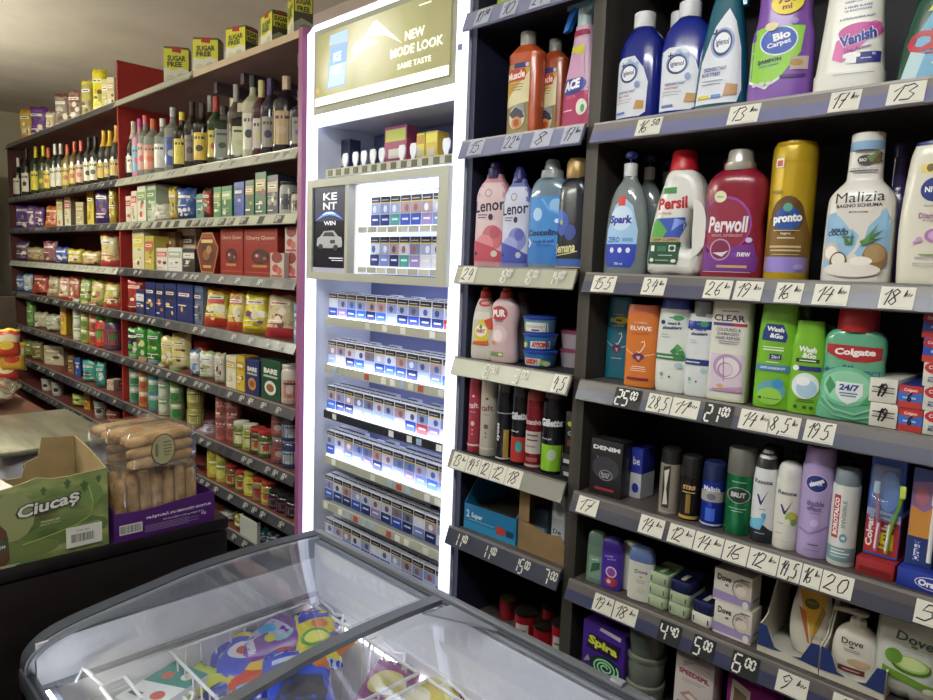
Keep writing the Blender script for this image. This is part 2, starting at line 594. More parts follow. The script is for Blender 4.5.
# narrow dark unit between it and the lit cabinet
NZ = {'1': 2.237, '2': 1.90, '3': 1.557, '4': 1.297, '5': 1.023, '6': .792, '7': .50}
U2 = thing('narrow_shelving_unit', 'narrow near-black shelving unit between the lit white cabinet and the wide unit', 'shelving')
MB().box(-1.424, -1.404, YF + .02, 1.80, 0, 2.6, noisy('navy_side', '1c1f33', '23263c', 5, .5)).build('upright', U2, smooth=False)
MB().box(-1.404, -1.0205, 1.78, 1.80, .1, 2.6, noisy('glow_tinted_laminate', '16192e', '1c2038', 5, .6)).build('back_panel', U2, smooth=False)  # near-black back; the cabinet's blue glow is put into its colour
MB().box(-1.404, -1.0205, YF + .03, 1.78, 0, .1, M_dark).build('plinth', U2, smooth=False)
for k, z in NZ.items():
    s = MB().box(-1.4035, -1.0205, YF + .004, 1.7795, z - .03, z, M_shelftop if k > '5' else M_darkin).build('shelf', U2, smooth=False)
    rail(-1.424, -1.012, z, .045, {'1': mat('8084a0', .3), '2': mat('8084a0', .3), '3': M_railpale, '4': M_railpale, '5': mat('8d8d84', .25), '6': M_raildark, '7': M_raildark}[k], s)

# red units, near bay and far bay
RZ = [2.372, 1.962, 1.730, 1.487, 1.248, .998, .742, .545, .375]
for bay, (x0, x1) in enumerate(((-4.062, -2.262), (-6.42, -4.082))):
    U = thing('red_shelving_unit', ('near red shelving unit beside the lit white cabinet, with spirits on its upper shelf', 'far red shelving unit of wine and snacks at the end of the shop')[bay], 'shelving')
    if bay == 0:
        MB().box(-4.08, -4.064, YF, 1.86, 0, 2.585, M_red).build('divider', U, smooth=False)
        MB().box(-2.258, -2.232, YF - .012, 1.86, 0, 2.372, noisy('mauve_laminate', '8d4f74', '9a5a80', 3, .45)).build('upright', U, smooth=False)
    else:
        MB().box(-6.44, -6.424, YF, 1.86, 0, 2.372, noisy('dark_maroon', '3c1715', '481d1a', 3, .6)).build('upright', U, smooth=False)
    bp = MB()
    bp.box(x0, x1, 1.84, 1.86, 1.73, 2.372, M_redboard if bay == 0 else M_redin)
    bp.box(x0, x1, 1.84, 1.86, .1, 1.73, M_redin)
    bp.build('back_panel', U, smooth=False)
    MB().box(x0, x1, YF + .03, 1.84, 0, .1, M_dark).build('plinth', U, smooth=False)
    for i, z in enumerate(RZ):
        s = MB().box(x0 + .0005, x1 - .0005, YF + .004, 1.8395, z - .025, z, M_redboard if i == 0 else noisy('shelf_board', '5a2a26', '6b322c', 4, .5)).build('shelf', U, smooth=False)
        xr = x1
        if i == 0 and bay == 0:
            rail(x0 - .018, -3.14, z, .03, M_railpale, s)
            MB().box(-3.14, x1, YF - .002, YF + .004, z - .026, z + .001, mat('b9a486', .6)).build('wooden_edge', s, smooth=False)
        else:
            pale = i in (0, 1, 2) and bay == 0 or i == 3 and bay == 1
            rail(x0 - (.018 if not bay else 0), xr - .001, z, .036, M_railpale if pale else mat('3a3a40', .3), s, marks=(2 if i in (1, 3) and pale else 1) if i else 0, seed=i + 20 * bay)
    if bay == 0:
        for x in (-3.15, -2.45, -2.9):
            MB().box(x, x + .03, YF + .1, 1.8395, 2.30, 2.346, mat('4a3a42', .5)).build('bracket', U, smooth=False)

# ------------------------------------------------------------------ lit cigarette cabinet
YC = 1.392
M_white = mat('dfe3ee', .4)
M_grey = mat('b3b4a6', .4)
M_glow = mat('dfe6ff', .5, 0, 1.7)
M_glow2 = mat('e6ebff', .5, 0, 2.2)
M_in = mat('6f76a0', .5)
CB = thing('cigarette_cabinet', 'tall white cabinet with glowing edges, lit header and rows of cigarettes', 'cabinet')
x0, x1, i0, i1 = -2.207, -1.428, -2.166, -1.456
MB().box(x0, i0, YC + .02, 1.80, .08, 2.34, M_white).build('side_panel', CB, smooth=False)
MB().box(i1, x1, YC + .02, 1.80, .08, 2.34, M_white).build('side_panel', CB, smooth=False)
MB().box(i0, i1, 1.66, 1.68, .08, 2.03, M_in).build('back_panel', CB, smooth=False)
MB().box(x0, x1, YC + .03, 1.80, 0, .08, mat('30323a', .5)).build('base', CB, smooth=False)
MB().box(i0, i1, YC + .02, 1.66, .08, .40, mat('9a9ea8', .5)).build('lower_panel', CB, smooth=False)
MB().box(i0, i1, YC + .03, 1.78, 2.035, 2.33, M_white).build('header_box', CB, smooth=False)
# glowing edge frame, one rounded sheet with an opening, made of strips
rc = .05
out = [(x0, .08), (x1, .08), (x1, 2.362 - rc)] + [(x1 - rc + rc * math.cos(a), 2.362 - rc + rc * math.sin(a)) for a in (math.pi / 8, math.pi / 4, math.pi * 3 / 8, math.pi / 2)] + [(x0 + rc - rc * math.sin(a), 2.362 - rc + rc * math.cos(a)) for a in (0, math.pi / 8, math.pi / 4, math.pi * 3 / 8)] + [(x0, 2.362 - rc)]
up = [p for p in out if p[1] > 2.2]
MB().prism([(x0, 2.342)] + [(x1, 2.342)] + [p for p in up if p[1] >= 2.342], YC, YC + .02, M_glow).build('light_strip', CB, smooth=False)
MB().box(x0, i0, YC, YC + .02, .08, 2.342, M_glow).build('light_strip', CB, smooth=False)
MB().box(i1, x1, YC, YC + .02, .08, 2.342, M_glow).build('light_strip', CB, smooth=False)
MB().box(i0, i1, YC, YC + .02, 2.024, 2.062, M_glow).build('light_strip', CB, smooth=False)
hb = MB().box(i0, i1, YC + .002, YC + .028, 2.062, 2.342, mat('a3a492', .4))
hp = hb.build('header_frame', CB, smooth=False)
# the lit poster: soft gold ground with two bright bursts (radial ramps on the panel itself)
pm = bpy.data.materials.new('header_poster'); pm.use_nodes = True
N = pm.node_tree.nodes; L = pm.node_tree.links; b = N['Principled BSDF']
tc = N.new('ShaderNodeTexCoord')
acc = None
for (cx, cz, rad, st) in ((-.06, .035, .30, 1.0), (-.28, -.02, .17, .45), (.24, .0, .25, .25)):
    vs = N.new('ShaderNodeVectorMath'); vs.operation = 'DISTANCE'; vs.inputs[1].default_value = (cx, 0, cz)
    L.new(tc.outputs['Object'], vs.inputs[0])
    mr = N.new('ShaderNodeMapRange'); mr.inputs[1].default_value = 0; mr.inputs[2].default_value = rad; mr.inputs[3].default_value = st; mr.inputs[4].default_value = 0
    L.new(vs.outputs['Value'], mr.inputs[0])
    if acc is None:
        acc = mr.outputs[0]
    else:
        ad = N.new('ShaderNodeMath'); ad.operation = 'ADD'; L.new(acc, ad.inputs[0]); L.new(mr.outputs[0], ad.inputs[1]); acc = ad.outputs[0]
rp = N.new('ShaderNodeValToRGB')
rp.color_ramp.elements[0].color = lin('8d8a60'); rp.color_ramp.elements[1].color = lin('fffde8')
e = rp.color_ramp.elements.new(.45); e.color = lin('b3b080')
L.new(acc, rp.inputs[0]); L.new(rp.outputs[0], b.inputs['Base Color']); L.new(rp.outputs[0], b.inputs['Emission Color']); b.inputs['Emission Strength'].default_value = .32
pb = MB().box(-.334, .334, -.002, .002, -.118, .118, pm)
po = pb.build('header_poster', CB, (-1.812, YC - .001, 2.205), smooth=False)
PW = mat('f4f4ea', .5, 0, .9)
decal(pb, [('P', [(-.40, -.29), (-.245, -.29), (-.225, .28), (-.37, .28)], mat('8fb0dc', .4, 0, .7)), ('P', [(-.385, .30), (-.23, .30), (-.225, .44), (-.375, .44)], mat('a9c4e2', .4, 0, .7)),
           ('P', [(-.39, -.27), (-.25, -.27), (-.235, .02), (-.375, .02)], mat('bcd4ee', .4, 0, .6)),
           ('T', 'KE', -.31, .12, .12, PW, None, .1), ('T', 'NT.', -.30, -.06, .12, PW, None, .1),
           ('P', [(.0, .42), (.19, .03), (.07, .20), (-.1, .26)], mat('e9ecd8', .4, 0, .9)), ('P', [(-.21, -.02), (-.02, .42), (.0, .36), (-.17, -.0)], mat('f6f6e0', .4, 0, .9)), ('P', [(-.20, .1), (.02, .12), (.0, .18), (-.16, .24)], mat('f3f1dd', .4, 0, .7)),
           ('T', 'NEW', .275, .10, .115, PW, .13), ('T', 'MODE LOOK', .285, -.07, .115, PW, .35), ('T', 'SAME TASTE', .275, -.25, .07, PW, .225),
           ('R', -.5, -.5, .5, -.385, mat('f7f8f4', .4, 0, .9)), ('E', -.475, -.28, .014, .035, mat('dba44a', .4, 0, .5)), ('R', .30, .40, .38, .415, PW)],
      .668, .236, .004, 'poster_print', po, rough=.5)
MB().box(-.008, .008, -.003, 0, -.008, .008, mat('7d7fae', .4)).build('lock', CB, (x1 - .012, YC - .0005, 2.155), smooth=False)


def pusher_tray(z, xa, xb, mt, n, marks, parent, lit=True, nm='tray'):
    t = MB()
    t.box(xa, xb, YC + .012, YC + .022, z - .028, z, mt)
    t.box(xa, xb, YC + .0225, 1.655, z - .026, z - .02, M_white)
    o = t.build(nm, parent, smooth=False)
    d = MB().prism([(YC + .0225, z - .012), (1.655, z + .02), (1.655, z + .014), (YC + .0225, z - .018)], xa, xb, mat('eef2ff', .4, 0, .8) if lit else mat('7f858c', .5), 'x').build('deck', o, smooth=False)  # in bright rows the deck itself glows, standing in for shelf lighting
    mb = MB(); rr = random.Random(int(z * 100))
    for k in range(n):
        x = xa + (xb - xa) * (k + .5) / n
        if marks == 'dark':
            mb.box(x - .013, x + .013, YC + .0105, YC + .0118, z - .024, z - .004, mat('4a4a30', .4))
        else:
            if rr.random() < marks:
                c = rr.choice(('e8e8e0', 'e8e8e0', 'f0f0f0', 'b3584a', 'a9c0dc', 'd8d8d0'))
                mb.box(x - .012, x + .012, YC + .0105, YC + .0118, z - .024, z - .004, mat(c, .4))
    if mb.v:
        mb.build('price_lettering', o, smooth=False)
    return o


# upper compartment
pusher_tray(1.875, -2.10, -1.462, M_grey, 13, 'dark', CB, False)
pw = MB()
base = [(-.018, 0), (.018, 0), (.012, .03), (.024, .05), (.026, .075), (.018, .09), (-.018, .09), (-.026, .075), (-.024, .05), (-.012, .03)]
pw.prism(base, 0, .004, mat('e9ecf6', .3))
pw.v = [(a * .62, b_, c * .72) for a, b_, c in pw.v]
first = pw.build('pusher', None, (Xat(345, YC + .06, 1.9), YC + .06, 1.868), smooth=False)
first.parent = CB
for k, px in enumerate((354, 362.5, 371.5, 380.5, 400.5, 412, 445)):
    c = first.copy(); COL.objects.link(c); c.parent = CB; c.location.x = Xat(px + 1, YC + .06, 1.9)
# inset case
fr = MB()
IX0, IX1, IZ0, IZ1 = -2.172, -1.452, 1.497, 1.838
fr.box(IX0, IX1, YC - .018, YC + .010, 1.812, IZ1, M_grey); fr.box(IX0, IX1, YC - .018, YC + .010, IZ0, 1.522, M_grey)
fr.box(IX0, -2.138, YC - .018, YC + .010, 1.522, 1.812, M_grey); fr.box(-1.943, -1.926, YC - .018, YC + .010, 1.522, 1.812, M_grey); fr.box(-1.492, IX1, YC - .018, YC + .010, 1.522, 1.812, M_grey)
case = fr.build('display_case', CB, smooth=False)
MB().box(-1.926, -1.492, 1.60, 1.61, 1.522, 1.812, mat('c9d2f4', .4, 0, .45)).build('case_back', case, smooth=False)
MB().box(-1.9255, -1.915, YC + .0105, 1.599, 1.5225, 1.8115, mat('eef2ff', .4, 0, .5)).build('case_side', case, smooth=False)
MB().box(-1.9255, -1.4925, YC + .0105, 1.599, 1.815, 1.82, mat('e8eeff', .4, 0, 3)).build('case_light', case, smooth=False)
for z in (1.678, 1.548):
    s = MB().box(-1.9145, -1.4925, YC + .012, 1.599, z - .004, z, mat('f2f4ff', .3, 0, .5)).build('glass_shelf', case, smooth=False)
    t = MB()
    for k in range(8):
        t.box(-1.905 + .051 * k, -1.86 + .051 * k, YC + .0095, YC + .0115, z - .021, z - .003, mat('a8aa9e' if k % 2 else 'bfc1b4', .4))
    t.build('price_strip', s, smooth=False)
ps = MB().box(-.0965, .0965, -.004, .004, -.145, .145, mat('15182c', .25))
po = ps.build('poster_panel', case, (-2.0405, YC - .008, 1.667), smooth=False)
KW = mat('eef0f6', .4, 0, .5)
arc = [(-.42 + .84 * k / 16, .11 + .10 * math.sin(math.pi * k / 16)) for k in range(17)]
arc2 = [(.42 - .84 * k / 16, .11 + .06 * math.sin(math.pi * k / 16)) for k in range(17)]
decal(ps, [('P', [(-.5, .1), (.5, .1), (.5, .5), (-.5, .5)], '1d2450'), ('P', arc + arc2[1:-1], mat('5b83ee', .4, 0, 1.2)), ('P', [(-.22, .175), (-.1, .205), (.1, .205), (.22, .175), (.1, .185), (-.1, .185)], mat('a9c4ff', .4, 0, 1.5)),
           ('T', 'KE', .02, .385, .085, KW, .42), ('T', 'NT', .02, .275, .085, KW, .42), ('T', 'WIN', .02, .075, .05, KW, .36),
           ('P', [(-.38, -.19), (-.36, -.10), (-.26, -.075), (-.15, -.015), (.15, -.01), (.28, -.075), (.38, -.09), (.41, -.14), (.40, -.2), (.2, -.215), (-.2, -.215)], 'b9bcc4'),
           ('P', [(-.2, -.075), (-.12, -.03), (.12, -.028), (.2, -.08)], '23263a'), ('E', -.25, -.20, .075, .035, '1b1d28'), ('E', .22, -.21, .075, .035, '1b1d28'), ('R', .05, -.16, .2, -.12, '30333f'),
           ('R', .02, -.335, .45, -.325, KW), ('R', .1, -.36, .45, -.352, KW), ('R', -.5, -.5, .5, -.445, 'b9b7d2')], .193, .29, .008, 'poster_print', po, rough=.4)
for k, z in enumerate((1.366, 1.196, 1.030, .864, .694, .53)):
    pusher_tray(z, -2.095, -1.462, M_grey if k in (0, 1, 3, 4) else mat('2c2e36', .4), 14, (.35, .5, .5, .7, .75, .6)[k], CB, k < 4)
    if k < 4:
        MB().box(-2.09, -1.462, YC + .0235, YC + .0265, z - .0115, z + .004, mat('e3e9ff', .4, 0, 7)).build('light_tube', CB, smooth=False)

# cigarette packs
PK = ['1c2a63', '2b4aa8', '3a6ad0', '20306e', '6d7fb8', '8f98c0', '3b56a8', '9fb4e0', '2b4aa8', '3a6ad0', '8a7ab0', 'c9ccd8']
CN = {'1c2a63': 'navy', '2b4aa8': 'blue', '3a6ad0': 'bright blue', '20306e': 'dark blue', '6d7fb8': 'dusty blue', '8f98c0': 'lavender grey', '3b56a8': 'mid blue', '9fb4e0': 'pale blue',
      '3f8f8c': 'teal', 'a33c3c': 'red', '8a7ab0': 'purple', 'c9ccd8': 'silver'}


def pack(X, Y, z, c, label, rr, group, w=.052, h=.085):
    b = MB().box(-w / 2, w / 2, 0, .022, 0, h, mat('e4e8f4', .35), .0015)
    t = thing('cigarette_pack', label, 'cigarette pack', (X, Y, z), 0, group)
    b.build('carton', t, smooth=False)
    pic = rr.choice(('b9bcd0', 'a38d94', '6f7496', 'cfd4ea', '96a0c4', '7f8fc0'))
    decal(b, [('R', -.49, .80, .49, .985, '24242c'), ('R', -.42, .86, .3, .885, 'c9cad4'), ('R', -.49, .765, .49, .80, 'd6c04e'), ('R', -.49, .42, .49, .765, pic), ('E', rr.uniform(-.15, .15), .58, .2, .12, rr.choice(('4b4a60', 'd6dcea', '8a5a5c', '3a5a9a'))),
              ('R', -.49, .02, .49, .40, c), ('R', -.3, .2, .3, .26, 'd5dbec')], w, h, .022, 'warning_print', t, fine=1, rough=.3)
    return t


rr = random.Random(11)
ROWN = ['top lit', 'second lit', 'third lit', 'fourth lit', 'fifth, dim', 'lowest, dim']
for k, z in enumerate((1.366, 1.196, 1.030, .864, .694, .53)):
    n = 12
    zp = z - .003
    xa, xb = Xat((330, 329, 328, 327.5, 326, 326)[k], YC + .055, zp), -1.466
    pw_ = (xb - xa) / n
    for j in range(n):
        X = xa + pw_ * (j + .5) + rr.uniform(-.001, .001)
        c = rr.choice(PK)
        if (k, j) in ((2, 9), (0, 11)): c = 'a33c3c'
        lab = f'{CN[c]} cigarette pack, {ONE[j]} from the red shelving, {ROWN[k]} cabinet row'
        t = pack(X, YC + .05, zp, c, lab, rr, 'cigarette packs in the cabinet rows', pw_ * .95)
        for q in (1, 2):
            if q == 1 or rr.random() < .7:
                dup(t, (X, YC + .05 + .026 * q, zp + .0032 * q), f'{CN[c]} cigarette pack {("second", "third")[q - 1]} deep, {ONE[j]} from the red shelving, {ROWN[k]} row')
for k, z in enumerate((1.6785, 1.5485)):
    for j in range(8):
        X = -1.872 + .051 * j
        c = ('20306e', '20306e', '3f8f8c', '2b4aa8', '2b4aa8', '8a7ab0', '6d7fb8', 'a33c3c')[j] if k == 0 else ('1c2a63', '6d7fb8', '1c2a63', '3f8f8c', '8a7ab0', 'c9ccd8', 'c9ccd8', '9fb4e0')[j]
        if j == 7: X -= .002
        pack(X, YC + .055, z, c, f'{CN[c]} cigarette pack, {ONE[j]} from the blue poster, {("upper", "lower")[k]} shelf of the display case', rr, 'cigarette packs in the display case', .048, .098)
# boxes in the upper compartment
for (a, bb, yt, yb, c, c2, lab) in ((334, 349, 140, 168, '3a3f5c', '2a2e46', 'dark grey box standing in the upper compartment of the lit cabinet'),
                                     (384, 406, 126, 160, 'a8486a', 'c9d05a', 'pink box standing behind the clear pushers of the lit cabinet'),
                                     (416, 424, 133, 155, 'd8cf4a', 'c99a3a', 'yellow box beside the pink box in the lit cabinet'),
                                     (425, 437, 131, 153, 'd8b84a', 'e8e05a', 'yellow and orange box, nearer the dark shelves, in the lit cabinet')):
    Yb = YC + .12
    X0 = Xat(a, Yb, 1.89); X1 = Xat(bb, Yb, 1.89); h = Zat(yt, (X0 + X1) / 2, Yb) - 1.89
    b = MB().box(-(X1 - X0) / 2, (X1 - X0) / 2, 0, .05, 0, h, mat(c, .4), .001)
    t = thing('carton', lab, 'box', ((X0 + X1) / 2, Yb, 1.89))
    b.build('box_body', t, smooth=False)
    decal(b, [('R', -.45, .6, .45, .92, c2), ('R', -.3, .15, .3, .4, 'd8d2c8')], X1 - X0, h, .05, 'front_print', t, fine=1)
# ------------------------------------------------------------------ soft bag
def bagmesh(w, h, d, seed, main, crimp=None, band=None, p=3.0, wr=.06, nu=12, nv=16, waist=.06):
    """pillow bag standing on its lower seam: origin at the foot, front towards -y"""
    rr = random.Random(seed)
    ph = [rr.uniform(0, 6.28) for _ in range(8)]
    mb = MB()
    for side in (-1, 1):
        V, mats = [], []
        for j in range(nv + 1):
            v = j / nv
            for i in range(nu + 1):
                u = -1 + 2 * i / nu
                e = max(0, 1 - abs(u) ** p) ** .6 * max(0, 1 - abs(2 * v - 1) ** 5) ** .7
                wv = 1 - waist * math.sin(math.pi * v) + .02 * math.sin(9 * v + ph[0])
                y = side * d / 2 * e * (1 + wr * math.sin(5 * u + ph[1] + 4 * v) + wr * math.sin(11 * v + 3 * u + ph[2])) + (.004 * math.sin(14 * u + ph[3]) if v in (0, 1) or j in (1, nv - 1) else 0)
                V.append((u * w / 2 * wv, y, v * h + .004 * math.sin(6 * u + ph[4]) * (v > .5)))
        for j in range(nv):
            v = (j + .5) / nv
            mt = main
            if crimp and (j == 0 or j == nv - 1):
                mt = crimp
            elif band and band[0] <= v <= band[1]:
                mt = band[2]
            F_ = []
            for i in range(nu):
                a = j * (nu + 1) + i
                F_.append((i, j))
            vs = [V[j * (nu + 1) + i] for i in range(nu + 1)] + [V[(j + 1) * (nu + 1) + i] for i in range(nu + 1)]
            mb.add(vs, [(i, i + 1, nu + 2 + i, nu + 1 + i) for i in range(nu)], mt)
    # weld rows
    me = MB(); me.flat = False; key = {}
    for mt in mb.mats: me.m(mt)
    idx = []
    for p_ in mb.v:
        k = tuple(round(q, 6) for q in p_)
        if k not in key:
            key[k] = len(me.v); me.v.append(p_)
        idx.append(key[k])
    me.f = [tuple(idx[q] for q in f) for f in mb.f]; me.mi = list(mb.mi)
    keep = [(f, m) for f, m in zip(me.f, me.mi) if len(set(f)) == len(f)]
    me.f = [f for f, m in keep]; me.mi = [m for f, m in keep]
    return me


# ------------------------------------------------------------------ freezer chest
FX0, FX1 = -1.51, -.30
PR = [(.318, .735), (.322, .765), (.345, .790), (.375, .805), (.42, .816), (.49, .827), (.57, .838), (.645, .849), (.745, .855), (.86, .8565), (.99, .8525)]
PR = crspline(PR, 3)
M_fg = mat('6f747e', .35)
M_fgd = mat('41454d', .4)
M_alu = mat('80848b', .3, .35)
M_liner = mat('e4e2e6', .35)
FZ = thing('chest_freezer', 'grey ice cream chest freezer with curved sliding glass lids', 'freezer')
# outer shell: side walls and floor
sh = MB()
sh.box(FX0, FX1, .318, .335, .06, .735, M_fg)
sh.box(FX0, FX1, .985, 1.00, .06, .83, M_fg)
sh.box(FX0, FX1, .335, .985, .06, .12, M_fg)
endp = [(.318, .06), (1.0, .06), (1.0, .845)] + [(y, z - .008) for y, z in reversed(PR)] + [(.318, .72)]
sh.prism(endp, FX0, FX0 + .035, M_fg, 'x')
sh.prism(endp, FX1 - .03, FX1, M_fg, 'x')
sh.build('shell', FZ, smooth=False)
MB().box(FX0 + .04, FX1, .314, .3175, .20, .60, mat('2f9c96', .35)).build('front_decal', FZ, smooth=False)
for x in (FX0 + .08, FX1 - .14):
    for y in (.36, .9):
        MB().loft([(0, .022, .022), (.06, .026, .026)], mat('2a2a2e', .5), 12).build('foot', FZ, (x + .03, y, 0))
# liner with its ledge
ln = MB()
lx0, lx1 = FX0 + .036, FX1 - .031
ln.box(lx0, lx0 + .012, .336, .984, .121, .705, M_liner); ln.box(lx1 - .012, lx1, .336, .984, .121, .705, M_liner)
ln.box(lx0 + .012, lx1 - .012, .336, .352, .121, .705, M_liner); ln.box(lx0 + .012, lx1 - .012, .962, .984, .121, .705, M_liner)
ln.box(lx0 + .012, lx1 - .012, .352, .962, .121, .14, M_liner)
ln.build('liner', FZ, smooth=False)
MB().box(lx0, lx1, .966, .984, .706, .838, mat('c6c8d0', .3, 0, .22)).build('back_panel', FZ, smooth=False)  # faint emission stands in for light falling on this pale panel
MB().box(lx0, lx0 + .006, .336, .965, .706, .80, mat('c9cad0', .35)).build('end_panel', FZ, smooth=False)
MB().box(lx0, lx1, .337, .362, .7055, .712, mat('5a5e68', .4)).box(lx0, lx0 + .02, .337, .965, .7055, .713, mat('71757f', .4)).build('shaded_ledge', FZ, smooth=False)  # pale ledge drawn in grey, its shadow line painted into the colour
MB().box(lx0 + .05, lx1 - .05, .3375, .346, .716, .724, mat('f4f4f6', .4, 0, 34)).build('light_tube', FZ, smooth=False)
MB().box(lx0 + .021, lx1 - .05, .957, .9615, .664, .670, mat('f4f4f6', .4, 0, 10)).build('light_tube', FZ, smooth=False)


def strip(x0, x1, dz0, dz1, mt, mb, pr=PR):
    """a band that follows the lid's curve, from x0 to x1, between two heights above it"""
    o = len(mb.v); i = mb.m(mt)
    for y, z in pr:
        mb.v += [(x0, y, z + dz0), (x1, y, z + dz0), (x1, y, z + dz1), (x0, y, z + dz1)]
    n = len(pr)
    for j in range(n - 1):
        for k in range(4):
            a, b = o + j * 4 + k, o + j * 4 + (k + 1) % 4
            mb.f.append((a, b, b + 4, a + 4)); mb.mi.append(i)
    mb.f += [(o, o + 1, o + 2, o + 3), tuple(o + (n - 1) * 4 + k for k in (3, 2, 1, 0))]; mb.mi += [i, i]
    return mb


ef = MB()
strip(FX0 - .004, FX0 + .03, -.007, .003, M_fgd, ef); strip(FX0 + .030, FX0 + .036, -.007, -.001, mat('c3c6cc', .3), ef); strip(FX0 + .036, FX0 + .05, -.007, .002, M_fg, ef)
ef.build('end_frame', FZ)
ef = MB(); strip(FX1 - .05, FX1 + .004, -.007, .003, M_fgd, ef); ef.build('end_frame', FZ)
rl = MB()
for y0, y1, z0, z1, mt in ((.985, 1.004, .832, .858, M_alu), (.972, .9845, .84, .8555, M_fgd), (.963, .9715, .842, .852, M_alu)):
    rl.box(FX0, FX1, y0, y1, z0, z1, mt, .002)
rl.build('back_rail', FZ)
MB().box(FX0, FX1, .314, .330, .70, .742, M_fgd, .004).build('front_rail', FZ)
M_glass = clear('f6f8fa', .985, .02, .07, 'ffffff')
XS = -1.0
pr2 = [(y, z) for y, z in PR if y < .975]
g = MB(); strip(FX0 + .045, XS + .01, .0035, .0065, M_glass, g, pr2); lid = g.build('glass_lid', FZ)
f = MB(); strip(XS - .012, XS + .014, .007, .018, mat('63676d', .3, .3), f, pr2); f.build('lid_bar', lid)
g = MB(); strip(XS - .05, FX1 - .05, -.0045, -.0015, M_glass, g, pr2); lid2 = g.build('glass_lid', FZ)
f = MB(); f.prism([(XS + .014, .90), (XS + .03, .965), (XS + .16, .965)], .8585, .863, mat('8a8f98', .3, .3), 'z'); f.build('lid_grip', lid2, smooth=False)
MB().box(-.60, -.575, .985, 1.0, .8585, .866, mat('a8abb0', .3, .3), .002).build('lid_stop', lid2)
# white wire baskets
M_wire = mat('e6e6ea', .35)


def basket(xa, xb, ya, yb, zt, zb, label):
    t = thing('wire_basket', label, 'basket')
    q = MB()
    q.tube([(xa, ya, zt), (xb, ya, zt), (xb, yb, zt), (xa, yb, zt)], .0042, M_wire, 6, True)
    q.tube([(xa + .01, ya + .01, zb), (xb - .01, ya + .01, zb), (xb - .01, yb - .01, zb), (xa + .01, yb - .01, zb)], .0035, M_wire, 6, True)
    q.build('rim', t)
    q = MB()
    n = int((xb - xa) / .035)
    for k in range(1, n):
        x = xa + (xb - xa) * k / n
        q.tube([(x, ya, zt), (x, ya + .01, zb), (x, yb - .01, zb), (x, yb, zt)], .0022, M_wire, 5)
    n = int((yb - ya) / .035)
    for k in range(1, n):
        y = ya + (yb - ya) * k / n
        q.tube([(xa, y, zt), (xa + .01, y, zb)], .0022, M_wire, 5); q.tube([(xb, y, zt), (xb - .01, y, zb)], .0022, M_wire, 5)
    q.build('wire_mesh', t)
    for y, s in ((yb, 1),):
        hx = (xa + xb) / 2
        for x in (hx - .13, hx + .1):
            MB().tube([(x - .06, y - .004, zt - .10), (x - .06, y + .003, zt + .003), (x - .05, y + .016, zt + .010), (x - .01, y + .016, zt + .004), (x + .01, y + .016, zt - .004), (x + .05, y + .016, zt + .010), (x + .06, y + .003, zt + .003), (x + .06, y - .004, zt - .10)], .0042, M_wire, 6).build('hook', t)
    return t


basket(-1.45, -1.03, .585, .935, .698, .47, 'white wire basket of ice creams under the far glass lid, beside the lit back panel')
basket(-1.45, -1.03, .372, .565, .655, .47, 'white wire basket with a teal carton, along the front of the freezer')
basket(-1.0, -.55, .372, .935, .698, .47, 'white wire basket of ice creams under the nearer glass lid')
t = thing('wire_hanger', 'white bent wire hanger hooked at the far front corner inside the freezer', 'hanger')
MB().tube([(-1.44, .395, .712), (-1.44, .41, .735), (-1.40, .415, .735), (-1.39, .43, .714), (-1.39, .47, .714), (-1.30, .47, .714), (-1.30, .425, .714), (-1.385, .425, .714)], .0042, M_wire, 6).build('wire', t)


def lay(px, py, z, wd, hg, dp, ang, tilt, main, crimp, dec, name, label, cat, group='ice creams in the freezer', clampx=True, roll=0.0):
    X, Y = onZ(px, py, z)
    X = min(max(X, -1.40), -.5); Y = min(max(Y, .42), .885)
    seed = int(px * 7 + py)
    mb = bagmesh(wd, hg, dp, seed, main, crimp)
    t = thing(name, label, cat, (X, Y, z), 0, group)
    b = mb.build('wrapper', t, angle=60)
    d = decal(mb, dec, wd, hg, dp, 'printed_design', t, fine=5, rough=.3) if dec else None
    M = Matrix.Translation((X, Y, z)) @ Matrix.Rotation(math.radians(ang), 4, 'Z') @ Matrix.Rotation(math.radians(roll), 4, 'Y') @ Matrix.Rotation(math.radians(-90 + tilt), 4, 'X') @ Matrix.Translation((0, 0, -hg / 2))
    t.matrix_world = M
    return t


MF = lambda c: mat(c, .25, 0, 0, .6)
BL, PU, YE, RE, WH, TE = '2438b8', '6a2f9a', 'd8c83c', 'c8402f', 'd5d8e4', '2f8f8a'
lay(218, 652, .640, .11, .19, .035, 60, 8, MF(BL), MF('1d2fa0'), [('E', .0, .55, .3, .16, 'b9c46a'), ('E', .05, .55, .2, .10, '6a8a3a'), ('E', .25, .75, .14, .08, 'd89a5a'), ('R', -.45, .1, .45, .2, '6f90e0')], 'ice_cream_bag', 'blue ice cream bag at the front corner of the far basket', 'ice cream')
lay(252, 668, .645, .12, .21, .035, 70, 6, MF(RE), MF(BL), [('P', [(-.45, .55), (.45, .7), (.45, .95), (-.45, .9)], BL), ('E', .1, .45, .3, .12, 'e0b84a'), ('R', -.45, .05, .45, .18, '7fb0e8'), ('E', .0, .78, .25, .09, '9ab84a')], 'ice_cream_bag', 'red and blue ice cream bag lying by the seam of the glass lids', 'ice cream')
lay(222, 672, .625, .12, .16, .03, 20, 4, MF('a9c6e6'), MF(BL), [('E', 0, .5, .3, .2, '6f9ad0')], 'ice_cream_bag', 'pale blue ice cream wrapper under the red and blue bag', 'ice cream')
lay(283, 656, .655, .10, .2, .04, 50, 10, MF('3a56c0'), MF(BL), [('E', .0, .6, .3, .15, 'b5443a'), ('E', .0, .3, .3, .12, 'c7b25a')], 'ice_cream_bag', 'mid blue ice cream bag with a red blot, middle of the far basket', 'ice cream')
